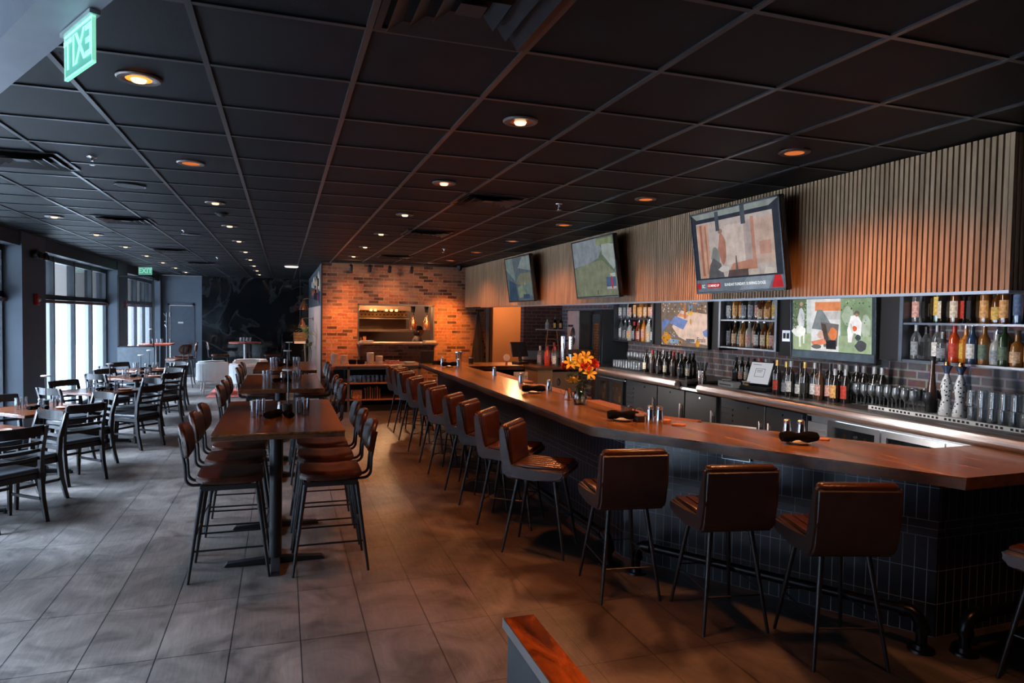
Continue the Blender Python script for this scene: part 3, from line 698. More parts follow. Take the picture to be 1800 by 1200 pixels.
def make_dining_table(label):
    t = thing('dining_table', label, 'dining table', group='square dining tables by the windows')
    bm = BM(); box(bm, -0.42, 0.42, -0.42, 0.42, 0.725, 0.762, 0.004); finish('tabletop', bm, dining_wood, t)
    bm = BM(); cyl(bm, (0, 0, 0.03), (0, 0, 0.72), 0.04, n=14); finish('column', bm, black_metal, t)
    bm = BM(); box(bm, -0.18, 0.18, -0.18, 0.18, 0.715, 0.725); finish('mounting_plate', bm, black_metal, t)
    for k in range(4):
        a = k * PI / 2 + PI / 4; bm = BM(); c, s_ = math.cos(a), math.sin(a)
        cyl(bm, (0, 0, 0.045), (0.3 * c, 0.3 * s_, 0.028), 0.03, 0.02, 8); cyl(bm, (0.3 * c, 0.3 * s_, 0.0), (0.3 * c, 0.3 * s_, 0.03), 0.022, n=10); finish('foot', bm, black_metal, t)
    return t
dt0 = dc0 = None
for k, (x, y) in enumerate(DT):
    rz = math.radians(45 + (3, 4, 8, 5, 3)[k])
    lb = 'square wooden dining table set cornerwise by the windows, %s' % dtn[k]
    if dt0 is None: dt0 = make_dining_table(lb); dt0.location = (x, y, 0); dt0.rotation_euler.z = rz
    else: dup(dt0, (x, y, 0), rz, lb)
    for q in range(4):
        if k == 0 and q == 3 and False: continue
        a = rz + PI / 2 * q - PI
        # q: direction from table to chair
        dx, dy = math.cos(a), math.sin(a)
        dist = (0.50, 0.52, 0.50, 0.47)[q] + 0.02 * ((k * 7 + q * 3) % 3)
        side = ['window side toward the camera', 'aisle side toward the camera', 'aisle side away from the camera', 'window side away from the camera'][q]
        lb = 'black ladder back chair, %s, table %s' % (side, dtn[k])
        if dc0 is None: dc0 = make_dining_chair(lb); dc0.location = (x + dx * dist, y + dy * dist, 0); dc0.rotation_euler.z = a + PI
        else: dup(dc0, (x + dx * dist, y + dy * dist, 0), a + PI + random.uniform(-0.08, 0.08), lb)
# ------------------------------------------------------------------ table items
amber = (0.35, 0.12, 0.02)
def make_table_lamp(label, h=0.36, disc=white_china):
    t = thing('table_lamp', label, 'table lamp', group='slim disc topped table lamps')
    bm = BM(); cyl(bm, (0, 0, 0), (0, 0, 0.085), 0.032, 0.032, 16); finish('lamp_base', bm, black_paint, t)
    bm = BM(); cyl(bm, (0, 0, 0.085), (0, 0, h), 0.006, n=8); finish('lamp_stem', bm, black_metal, t)
    bm = BM(); lathe(bm, [(0, h + 0.012), (0.045, h + 0.01), (0.05, h), (0.045, h - 0.004), (0, h - 0.004)], 20); finish('lamp_disc', bm, disc, t)
    return t
def make_tumbler(label, group, r=0.036, h=0.13):
    t = bmesh.new(); lathe(t, [(0, 0.012), (r * 0.8, 0.012), (r * 0.97, h), (r, h), (r * 0.86, 0.0), (0, 0)], 16)
    return tag(finish('drinking_glass', t, clear_glass), label, 'glass', group)
def make_shaker(label, group='metal topped shakers', glassy=False):
    t = thing('salt_shaker', label, 'shaker', group=group)
    bm = BM(); lathe(bm, [(0, 0), (0.026, 0), (0.026, 0.02), (0.019, 0.08), (0, 0.08)], 14); finish('shaker_body', bm, chrome if not glassy else white_china, t)
    bm = BM(); lathe(bm, [(0.02, 0.08), (0.021, 0.098), (0.014, 0.105), (0, 0.106)], 14); finish('shaker_cap', bm, steel, t)
    return t
def make_napkin(label, L=0.2):
    bm = BM(); n = 12; rings = []
    for i in range(9):
        x = -L / 2 + L * i / 8; r = 0.026 + 0.006 * math.sin(i * 1.3)
        rings.append([bm.verts.new((x, r * 1.2 * math.cos(2 * PI * k / n), 0.028 + r * 0.95 * math.sin(2 * PI * k / n) + 0.002 * math.sin(k * 2 + i))) for k in range(n)])
    for a_, b_ in zip(rings, rings[1:]):
        for k in range(n): bm.faces.new((a_[k], a_[(k + 1) % n], b_[(k + 1) % n], b_[k]))
    bm.faces.new(rings[0][::-1]); bm.faces.new(rings[-1])
    return tag(finish('rolled_napkin', bm, black_fabric), label, 'napkin', 'rolled black napkins')
def make_plate(label, m, r=0.1):
    bm = BM(); lathe(bm, [(0, 0.004), (r * 0.6, 0.005), (r * 0.98, 0.02), (r, 0.018), (r * 0.62, 0.0), (0, 0)], 26)
    return tag(finish('plate', bm, m), label, 'plate', 'plates on the tables')
LAMP = TUM = SHK = NAP = PLT = None
def put_lamp(p, lb, s=1.0):
    global LAMP
    if LAMP is None: LAMP = make_table_lamp(lb); LAMP.location = p; return LAMP
    return dup(LAMP, p, 0, lb)
def put_tum(p, lb, g):
    global TUM
    if TUM is None: TUM = make_tumbler(lb, g); TUM.location = p; return TUM
    return dup(TUM, p, random.random(), lb, g)
def put_shk(p, lb, s=1.0):
    global SHK
    if SHK is None: SHK = make_shaker(lb); SHK.location = p; return SHK
    return dup(SHK, p, 0, lb, None, (s, s, s))
def put_nap(p, rz, lb, s=1.0):
    global NAP
    if NAP is None: NAP = make_napkin(lb); NAP.location = p; NAP.rotation_euler.z = rz; return NAP
    return dup(NAP, p, rz, lb, None, (s, s, s))
def set_group(x, y, z, nm, rz=0.0, n_glass=4, lamp=True, plate=None):
    c, s_ = math.cos(rz), math.sin(rz)
    W = lambda a, b, dz=0.0: (x + a * c - b * s_, y + a * s_ + b * c, z + dz)
    if lamp: put_lamp(W(0.06, 0.03), 'slim black table lamp with a disc top on the %s' % nm)
    g = 'drinking glasses on the %s' % nm
    for k in range(n_glass):
        a, b_ = ((-0.19, -0.03), (-0.15, 0.06), (0.19, 0.02), (0.15, 0.1), (-0.21, 0.07))[k]
        put_tum(W(a, b_), 'clear straight drinking glass in the cluster on the %s' % nm, g)
    put_nap(W(-0.05, -0.06), rz + PI / 2 - 0.5, 'rolled black napkin beside the glasses on the %s' % nm, 0.8)
    put_nap(W(0.06, -0.07), rz + PI / 2 + 0.3, 'rolled black napkin at the lamp foot on the %s' % nm, 0.8)
    put_shk(W(0.0, 0.09), 'chrome salt shaker between lamp and glasses on the %s' % nm, 0.95)
    if plate:
        global PLT
        lb = 'tan pottery side plate near the corner of the %s' % nm
        if PLT is None: PLT = make_plate(lb, mat('warm pottery', (0.5, 0.28, 0.2), 0.4)); PLT.location = W(*plate)
        else: dup(PLT, W(*plate), 0, lb)
for (x, y, nm), dy in zip(tabs, (-0.1, 0.0, 0.0)): set_group(x, y + dy, 1.067, nm + ' high table')
for k, (x, y) in enumerate(DT): set_group(x, y, 0.762, 'window table, ' + dtn[k], 0.2, 4, True, (0.26, -0.1))

# ------------------------------------------------------------------ the bar
A0 = [(2.235, 11.75), (2.235, 4.735), (3.500, 2.665), (5.49, 2.71)]      # outer top edge
I0 = [(5.49, 3.40), (4.06, 3.37), (2.89, 5.12), (2.89, 10.95), (4.15, 10.85), (4.2, 11.75)]
BZ = 1.052
bar = thing('bar_counter', 'long angled bar with thick wooden top and dark tiled front', 'bar counter')
# top with a gently wavy live edge along the row
outer = []
y = 11.75
while y > 4.8:
    outer.append((2.235 + 0.007 * math.sin(y * 2.3) + 0.005 * math.sin(y * 7.1), y)); y -= 0.12
outer += [(2.24, 4.735)]
for i in range(1, 20):
    t_ = i / 20; outer.append((2.235 + (3.5 - 2.235) * t_ + 0.004 * math.sin(i * 1.7), 4.735 + (2.665 - 4.735) * t_))
outer += [(3.5, 2.665), (5.49, 2.71)]
bm = BM(); prism(bm, outer + I0, BZ - 0.012, BZ)
finish('bar_top', bm, bar_wood, bar, False)
bm = BM()
o2 = [bm.verts.new((x, y, BZ - 0.002)) for x, y in outer]; o1 = [bm.verts.new((x - (0.004 if x < 2.3 else 0), y, BZ - 0.02)) for x, y in outer]; o0 = [bm.verts.new((x + 0.012 * (1 if x < 2.3 else 0.3) + 0.006 * math.sin(y * 9), y + (0.004 if x > 2.3 else 0), BZ - 0.072 + 0.004 * math.sin(y * 5))) for x, y in outer]
ins = [bm.verts.new((min(x + 0.3, 5.49), y + 0.2, BZ - 0.075)) for x, y in outer]
for a_, b_ in ((o2, o1), (o1, o0), (o0, ins)):
    for i in range(len(outer) - 1): bm.faces.new((a_[i], a_[i + 1], b_[i + 1], b_[i]))
finish('live_edge', bm, bar_edge, bar)
bm = BM(); prism(bm, [(2.34, 11.6), (2.34, 4.77), (3.54, 2.78), (5.48, 2.80)] + [(5.48, 3.38), (4.07, 3.35), (2.87, 5.1), (2.87, 11.0), (4.1, 10.9), (4.1, 11.6)], BZ - 0.07, BZ - 0.013); finish('top_underside', bm, bar_edge, bar, False)
# tiled front
B0 = [(2.55, 11.6), (2.55, 4.75), (3.705, 2.985), (5.48, 3.02)]
navy = (0.005, 0.009, 0.016); navy2 = (0.007, 0.012, 0.02); grout = (0.2, 0.25, 0.3)
tv = brick('vertical navy tile', navy, navy2, grout, bw=0.066, rh=0.2, ms=0.0022, offset=0.0, rough=0.3, uv=True, vary=0.35, bump=0.3, smooth=0.0)
th_ = brick('horizontal navy tile', navy, (0.015, 0.025, 0.04), grout, bw=0.22, rh=0.05, ms=0.0022, offset=0.0, rough=0.3, uv=True, vary=0.35, bump=0.3, smooth=0.0)
bm = BM(); uvl = bm.loops.layers.uv.new('UVMap'); s_ = 0.0
courses = [(0.0, 0.2, 0, 0.0), (0.2, 0.4, 0, 0.2), (0.4, 0.6, 0, 0.4), (0.6, 0.7, 1, 0.6), (0.7, 0.9, 0, 0.8), (0.9, 0.99, 0, 1.0)]
for (xa, ya), (xb, yb) in zip(B0, B0[1:]):
    L = math.hypot(xb - xa, yb - ya)
    for z0, z1, mi, v0 in courses:
        vs = [bm.verts.new(p) for p in ((xa, ya, z0), (xb, yb, z0), (xb, yb, z1), (xa, ya, z1))]
        f = bm.faces.new(vs); f.material_index = mi
        for lp, (u, v) in zip(f.loops, ((s_, v0), (s_ + L, v0), (s_ + L, v0 + z1 - z0), (s_, v0 + z1 - z0))): lp[uvl].uv = (u, v)
    s_ += L
finish('tiled_front', bm, [tv, th_], bar, False)
bm = BM(); prism(bm, [(2.56, 11.6), (2.56, 4.755), (3.712, 3.0), (5.48, 3.03), (5.48, 3.10), (3.76, 3.08), (2.66, 4.79), (2.66, 11.6)], 0, 0.985); finish('bar_core', bm, black_paint, bar, False)
bm = BM(); prism(bm, [(4.02, 10.98), (4.1, 10.98), (4.1, 11.6), (2.6, 11.6), (2.6, 11.5), (4.02, 11.5)], 0, 0.985); finish('end_panel', bm, black_paint, bar, False)

pq = thing('bar_plaque', 'small black plaque with pale rim under the bar top behind the middle angled stool', 'plaque', (3.02, 3.99, 0.93), math.atan2(-0.836, 0.549))
bm = BM(); box(bm, -0.1, 0.1, -0.008, 0.0, -0.03, 0.03); finish('plaque_plate', bm, black_metal, pq, False)
bm = BM()
for a, c, e, f in ((-0.1, 0.1, 0.026, 0.03), (-0.1, 0.1, -0.03, -0.026), (-0.1, -0.096, -0.03, 0.03), (0.096, 0.1, -0.03, 0.03)): box(bm, a, c, -0.011, -0.008, e, f)
finish('plaque_rim', bm, steel, pq, False)

# foot rails: three runs of black pipe
pipe = mat('blackened iron pipe', (0.03, 0.03, 0.034), 0.3, 0.85, 0.2)
def foot_rail(label, p, q, e0=True, e1=True, mids=()):
    p = Vector(p); q = Vector(q); d_ = (q - p).normalized(); z = 0.215; r = 0.03
    t = thing('foot_rail', label, 'foot rail', (p.x, p.y, 0), group='black pipe foot rails')
    L = (q - p).length
    X = lambda s, zz: (d_.x * s, d_.y * s, zz)
    bm = BM(); tube(bm, [X(0.09 if e0 else 0, z), X(L - (0.09 if e1 else 0), z)], r, 14); finish('rail_pipe', bm, pipe, t)
    for on, s0, sg in ((e0, 0.0, 1), (e1, L, -1)):
        if not on: continue
        bm = BM(); tube(bm, [X(s0, 0.1), X(s0, 0.13), X(s0 + sg * 0.008, 0.165), X(s0 + sg * 0.03, 0.198), X(s0 + sg * 0.06, z), X(s0 + sg * 0.1, z)], r * 1.28, 14)
        tube(bm, [X(s0 + sg * 0.085, z), X(s0 + sg * 0.115, z)], r * 1.5, 14); tube(bm, [X(s0, 0.11), X(s0, 0.135)], r * 1.5, 14)
        finish('pipe_elbow', bm, pipe, t)
        bm = BM(); tube(bm, [X(s0, 0.0), X(s0, 0.12)], r, 14); finish('pipe_post', bm, pipe, t)
        bm = BM(); cyl(bm, X(s0, 0.0), X(s0, 0.012), 0.075, 0.072, 20); cyl(bm, X(s0, 0.01), X(s0, 0.035), 0.045, 0.04, 16); finish('floor_flange', bm, pipe, t)
    return t
foot_rail('black iron pipe foot rail along the angled front between bend and sharp corner', (2.49, 4.42, 0), (3.49, 2.89, 0))
foot_rail('black iron pipe foot rail starting past the sharp bar corner', (3.70, 2.79, 0), (5.45, 2.83, 0), True, False)
foot_rail('long black iron pipe foot rail under the row of stools', (2.36, 4.62, 0), (2.36, 11.4, 0), True, True)

# things on the bar
for i, (x, y) in enumerate(((2.55, 11.25), (2.70, 10.75), (2.78, 9.0), (2.80, 7.95), (2.84, 7.1))):
    put_shk((x, y, BZ), 'chrome salt shaker on the bar, %s along from the kitchen end' % ORD[i], 1.25)
put_shk((2.80, 4.80, BZ), 'tall chrome pepper shaker with grey sides at the bend of the bar', 1.3)
put_shk((2.86, 4.76, BZ), 'tall chrome shaker with white sides at the bend of the bar', 1.3)
put_shk((3.44, 3.98, BZ), 'chrome shaker behind the napkin near the sharp corner, one of a pair', 1.2)
put_shk((3.51, 3.92, BZ), 'chrome shaker behind the napkin near the sharp corner, closer to the aisle of the pair', 1.2)
wpl = None
for x, y, rz, lb in ((2.60, 6.95, -0.2, 'in front of the flower vase'), (2.62, 4.92, -0.28, 'beside the shakers at the bend'), (3.32, 3.72, -0.25, 'near the sharp corner'), (2.56, 10.75, 0.1, 'close to the brick wall')):
    l1 = 'small white plate under a black napkin on the bar, ' + lb
    if wpl is None: wpl = make_plate(l1, white_china, 0.085); wpl.location = (x, y, BZ); wpl['group'] = 'white side plates on the bar'
    else: dup(wpl, (x, y, BZ), 0, l1)
    put_nap((x, y, BZ + 0.014), rz, 'rolled black napkin resting on a white plate, ' + lb, 1.25)
# pitcher, caddy, coasters
t = thing('water_pitcher', 'clear glass jug with handle behind the bar napkin at the bend', 'pitcher', (2.72, 5.05, BZ))
bm = BM(); lathe(bm, [(0.038, 0.004), (0.046, 0.1), (0.049, 0.1), (0.042, 0), (0, 0), (0, 0.005)], 18); finish('jug_body', bm, thick_glass, t)
bm = BM(); tube(bm, arc(0.05, 0.052, 0.032, -PI / 2, PI / 2, 8, lambda a, b: (a, 0, b)), 0.005, 8); finish('jug_handle', bm, thick_glass, t)
t = thing('sugar_caddy', 'square black wire caddy of sugar packets next to the chrome shakers', 'caddy', (2.72, 4.84, BZ))
bm = BM(); box(bm, -0.035, 0.035, -0.035, 0.035, 0, 0.05, 0.002); finish('caddy_tray', bm, dark_steel, t, False)
bm = BM()
for k in range(5): box(bm, -0.03, 0.03, -0.028 + k * 0.013, -0.024 + k * 0.013, 0.006, 0.065)
finish('sugar_packets', bm, mat('off white paper', (0.6, 0.55, 0.5), 0.8), t, False)
bm = BM(); tube(bm, [(-0.034, 0, 0.05), (-0.034, 0, 0.1), (0, 0, 0.115), (0.034, 0, 0.1), (0.034, 0, 0.05)], 0.0025, 6); finish('caddy_handle', bm, chrome, t)
cork = mat('cork coaster', (0.5, 0.22, 0.12), 0.8, 0, 0.2, 60)
c0 = None
for x, y, z, lb in ((2.93, 4.80, 0, 'round cork coaster stack bottom piece past the chrome shakers'), (2.93, 4.80, 0.009, 'round cork coaster lying on another past the chrome shakers'), (2.95, 4.62, 0, 'round patterned coaster lying flat on the angled bar top'), (3.60, 3.82, 0, 'round cork coaster past the napkin near the sharp corner')):
    bm = BM(); cyl(bm, (0, 0, 0.0), (0, 0, 0.008), 0.055, n=24); o = tag(finish('coaster', bm, cork), lb, 'coaster', 'round coasters'); o.location = (x, y, BZ + z)
# flower vase
v = thing('flower_vase', 'clear glass vase of water standing on the bar holding lilies', 'vase', (2.70, 5.95, BZ)); v.scale = (1.12, 1.12, 1.12)
bm = BM(); lathe(bm, [(0, 0.006), (0.045, 0.01), (0.058, 0.06), (0.045, 0.11), (0.03, 0.14), (0.038, 0.165), (0.041, 0.165), (0.034, 0.14), (0.049, 0.11), (0.062, 0.06), (0.05, 0.0), (0, 0)], 20); finish('vase_glass', bm, glass('vase glass', (0.93, 0.98, 0.95), 0.35), v)
bm = BM(); lathe(bm, [(0, 0.012), (0.043, 0.012), (0.055, 0.06), (0.044, 0.1), (0, 0.1)], 18); finish('vase_water', bm, glass('vase water', (0.88, 0.93, 0.88), 0.15), v)
stem_m = mat('green stem', (0.06, 0.13, 0.03), 0.6); lily = mat('yellow orange lily', (0.9, 0.52, 0.05), 0.55, 0, 0.25, 30); redf = mat('red petals', (0.6, 0.04, 0.015), 0.55, 0, 0.3, 20); leafg = mat('dark green leaf', (0.045, 0.09, 0.03), 0.5)
heads = [(-0.11, -0.01, 0.31, 0, 0), (-0.03, 0.02, 0.34, 0, 0), (0.05, 0.0, 0.36, 0, 0), (0.075, -0.06, 0.22, 0, 0), (-0.085, -0.05, 0.20, 0, 0), (0.0, -0.05, 0.29, 0, 0), (0.14, 0.0, 0.31, 1, 0), (0.04, -0.07, 0.29, 1, 0), (-0.15, 0.02, 0.285, 1, 0)]
for k, (fx, fz_, fh, red, _) in enumerate(heads):
    # fx: along the bar front as seen, fz_: depth
    px_, py_ = fx * 0.93 + fz_ * 0.2, -fx * 0.33 + fz_ * 0.9
    f = thing('lily_flower' if not red else 'red_flower', '%s standing in the bar vase, %s' % ('yellow orange lily' if not red else 'red layered bloom', ['outermost on the kitchen side', 'top behind the middle', 'highest of the bunch', 'low and open toward the camera', 'drooping lowest on the kitchen side', 'small one in the middle', 'big one at the back bar side', 'low one in the centre of the bunch', 'half hidden on the kitchen side'][k]), 'flower', (2.70, 5.95, BZ + 0.02), 0, 'flowers in the bar vase')
    fh = fh + 0.055; px_ *= 0.9; py_ *= 0.9; H_ = Vector((px_, py_, fh)); bm = BM(); tube(bm, [(px_ * 0.08, py_ * 0.08, 0.0), (px_ * 0.18, py_ * 0.18, 0.13), (px_ * 0.6, py_ * 0.6, fh * 0.75), tuple(H_)], 0.003, 6); finish('stem', bm, stem_m, f)
    dirv = Vector((px_ * 1.2 - 0.05, py_ * 1.2 - 0.45, 0.25 if k != 4 else -0.8)).normalized(); Q = dirv.to_track_quat('Z', 'Y').to_matrix().to_4x4()
    bm = BM()
    if not red:
        for p_ in range(6):
            a = 2 * PI * p_ / 6; w = [0.004, 0.016, 0.02, 0.014, 0.001]; rr = [0.004, 0.03, 0.055, 0.078, 0.092]; zz = [0.0, 0.035, 0.05, 0.048, 0.032]
            L_ = [bm.verts.new(Vector((rr[i] * math.cos(a) - w[i] * math.sin(a), rr[i] * math.sin(a) + w[i] * math.cos(a), zz[i] + 0.006))) for i in range(5)]
            C_ = [bm.verts.new(Vector((rr[i] * math.cos(a), rr[i] * math.sin(a), zz[i]))) for i in range(5)]
            R_ = [bm.verts.new(Vector((rr[i] * math.cos(a) + w[i] * math.sin(a), rr[i] * math.sin(a) - w[i] * math.cos(a), zz[i] + 0.006))) for i in range(5)]
            for i in range(4): bm.faces.new((L_[i], L_[i + 1], C_[i + 1], C_[i])); bm.faces.new((C_[i], C_[i + 1], R_[i + 1], R_[i]))
    else:
        for ly in range(4):
            for p_ in range(8):
                a = 2 * PI * (p_ + ly * 0.5) / 8; r0 = 0.012 + ly * 0.013
                vs = [Vector((r0 * 0.4 * math.cos(a), r0 * 0.4 * math.sin(a), 0)), Vector((r0 * math.cos(a - 0.45), r0 * math.sin(a - 0.45), 0.035 - ly * 0.004)), Vector((r0 * 1.35 * math.cos(a), r0 * 1.35 * math.sin(a), 0.052 - ly * 0.007)), Vector((r0 * math.cos(a + 0.45), r0 * math.sin(a + 0.45), 0.035 - ly * 0.004))]
                bm.faces.new([bm.verts.new(q_) for q_ in vs])
    bmesh.ops.transform(bm, matrix=Matrix.Translation(H_) @ Q @ Matrix.Scale(0.85, 4), verts=bm.verts); finish('petals', bm, lily if not red else redf, f)
    bm = BM()
    for j in range(3):
        c = Vector((px_ * 0.6 + random.uniform(-.02, .02), py_ * 0.6, fh * (0.5 + 0.12 * j))); e_ = Vector((random.uniform(-1, 1), random.uniform(-1, 0.4), random.uniform(-.2, .6))).normalized() * 0.08; n_ = e_.orthogonal().normalized() * 0.014
        bm.faces.new([bm.verts.new(q_) for q_ in (c, c + e_ * 0.5 + n_, c + e_, c + e_ * 0.5 - n_)])
    finish('leaves', bm, leafg, f)
# stainless pot beside vase and steamed pitcher
t = thing('metal_creamer', 'small steel creamer with a lid beside the flower vase', 'creamer', (2.73, 6.3, BZ))
bm = BM(); lathe(bm, [(0, 0), (0.04, 0), (0.045, 0.03), (0.032, 0.09), (0.036, 0.1), (0, 0.1)], 16); finish('pot', bm, chrome, t)
bm = BM(); lathe(bm, [(0.034, 0.1), (0.02, 0.115), (0, 0.118)], 14); finish('pot_lid', bm, copper, t)
bm = BM(); tube(bm, [(-0.04, 0, 0.04), (-0.07, 0, 0.07), (-0.085, 0, 0.1)], 0.006, 8); finish('spout', bm, chrome, t)
# far end of the bar: shaker tin, bowl, menu holder
t = thing('cocktail_tin', 'tall steel cocktail tin at the kitchen end of the bar', 'shaker tin', (2.86, 11.35, BZ)); bm = BM(); lathe(bm, [(0, 0), (0.05, 0), (0.065, 0.2), (0.07, 0.2), (0.07, 0.215), (0.06, 0.215), (0.05, 0.02), (0, 0.02)], 18); finish('tin_body', bm, chrome, t)
bm = BM(); lathe(bm, [(0, 0.0), (0.07, 0.0), (0.09, 0.06), (0.085, 0.06), (0.065, 0.01), (0, 0.01)], 18); o = tag(finish('black_bowl', bm, black_paint), 'black round bowl on the bar near the brick wall', 'bowl'); o.location = (2.47, 11.35, BZ)
t = thing('lidded_jar', 'small dark jar with steel lid at the kitchen end of the bar', 'jar', (3.12, 11.5, BZ)); bm = BM(); cyl(bm, (0, 0, 0), (0, 0, 0.09), 0.04, n=14); finish('jar_body', bm, black_paint, t); bm = BM(); cyl(bm, (0, 0, 0.09), (0, 0, 0.105), 0.036, n=14); finish('jar_lid', bm, steel, t)
# POS terminal on the cross bar
t = thing('register_terminal', 'black touch screen till seen from behind on the short end of the bar', 'cash register', (3.95, 11.25, BZ), 0.3)
bm = BM(); box(bm, -0.12, 0.12, -0.1, 0.1, 0, 0.05, 0.01); finish('till_base', bm, black_paint, t)
bm = BM(); cyl(bm, (0, 0, 0.05), (0, 0.03, 0.2), 0.03); finish('till_neck', bm, black_paint, t)
bm = BM(); box(bm, -0.17, 0.17, -0.015, 0.015, 0, 0.27, 0.008, 1, Matrix.Translation((0, 0.0, 0.13)) @ Matrix.Rotation(-0.35, 4, 'X')); finish('till_screen', bm, black_metal, t)
t = thing('desk_clock', 'white faced round dial clock stand beside the till', 'desk clock', (3.68, 11.2, BZ)); bm = BM(); cyl(bm, (0, 0.01, 0.12), (0, -0.01, 0.12), 0.06, n=20); finish('dial', bm, white_china, t); bm = BM(); cyl(bm, (0, 0.02, 0.0), (0, 0.012, 0.12), 0.02, n=10); finish('stand', bm, copper, t)

# service ledge behind the bar (granular pink ice/grit mat) and under-bar stations
grit = mat('pink rubber bar mat', (0.30, 0.13, 0.11), 0.6, 0, 0.9, 90, bump=0.6)
bm = BM(); prism(bm, [(2.90, 5.15), (2.90, 10.4), (3.2, 10.4), (3.2, 5.5), (3.75, 4.7), (3.45, 4.35)], 0.80, 0.99); tag(finish('bartender_station', bm, mat('steel work station', (0.3, 0.28, 0.27), 0.4, 0.7)), 'stainless bartender work ledge hidden behind the wooden bar top', 'work station')
for y0, y1, lb in ((5.4, 6.5, 'grainy pink bar mat behind the flower vase'), (6.7, 8.2, 'grainy dark pink bar mat behind the chrome shakers'), (8.5, 10.2, 'dark rubber bar mat under glasses near the short end of the bar')):
    bm = BM(); box(bm, 2.92, 3.18, y0, y1, 0.99, 1.02, 0.004); tag(finish('bar_mat', bm, grit), lb, 'bar mat', 'rubber bar mats')
bm = BM(); prism(bm, [(2.96, 5.15), (3.2, 5.35), (3.42, 5.0), (3.16, 4.8)], 0.99, 1.018); tag(finish('bar_mat', bm, grit), 'grainy pink bar mat behind the cork coasters at the bend', 'bar mat', 'rubber bar mats')

# ------------------------------------------------------------------ back bar
CX = 4.56; CZ = 1.10; BWX = 5.5
t = thing('back_counter', 'back bar counter along the brick wall under bottles and televisions', 'back counter', (0, 0, 0))
counter_m = mat('dark laminate counter', (0.06, 0.045, 0.04), 0.35)
bm = BM(); box(bm, CX + 0.1, BWX - 0.012, 1.5, 6.72, CZ, CZ + 0.03); finish('worktop', bm, counter_m, t, False)
bm = BM(); box(bm, CX + 0.1, BWX - 0.012, 7.12, 10.15, CZ, CZ + 0.03); finish('worktop', bm, counter_m, t, False)
bm = BM(); box(bm, CX, BWX - 0.012, 6.72, 7.12, 1.04, 1.07); finish('steel_insert', bm, steel, t, False)
rail_m = mat('brushed pewter rail', (0.74, 0.66, 0.64), 0.33, 1.0, 0.06)
for y0, y1, lb in ((1.2, 6.70, 'thick rounded pewter bar rail, long one toward the camera'), (7.14, 9.35, 'thick rounded pewter bar rail, shorter one behind the flowers')):
    bm = BM(); r = 0.052; prof = [(CX + 0.0 + r * math.sin(a), 1.092 + r * math.cos(a)) for a in [PI * 2 * k / 20 for k in range(20)]]
    prism_y(bm, [(x - 0.02, z) for x, z in prof], y0, y1, 0.008, 2); box(bm, CX, CX + 0.1, y0, y1, 1.06, 1.137); tag(finish('bar_rail', bm, rail_m), lb, 'bar rail', 'rounded bar rails')
cool = mat('black cooler vinyl', (0.018, 0.022, 0.028), 0.42, 0.0, 0.1, bump=0.05)
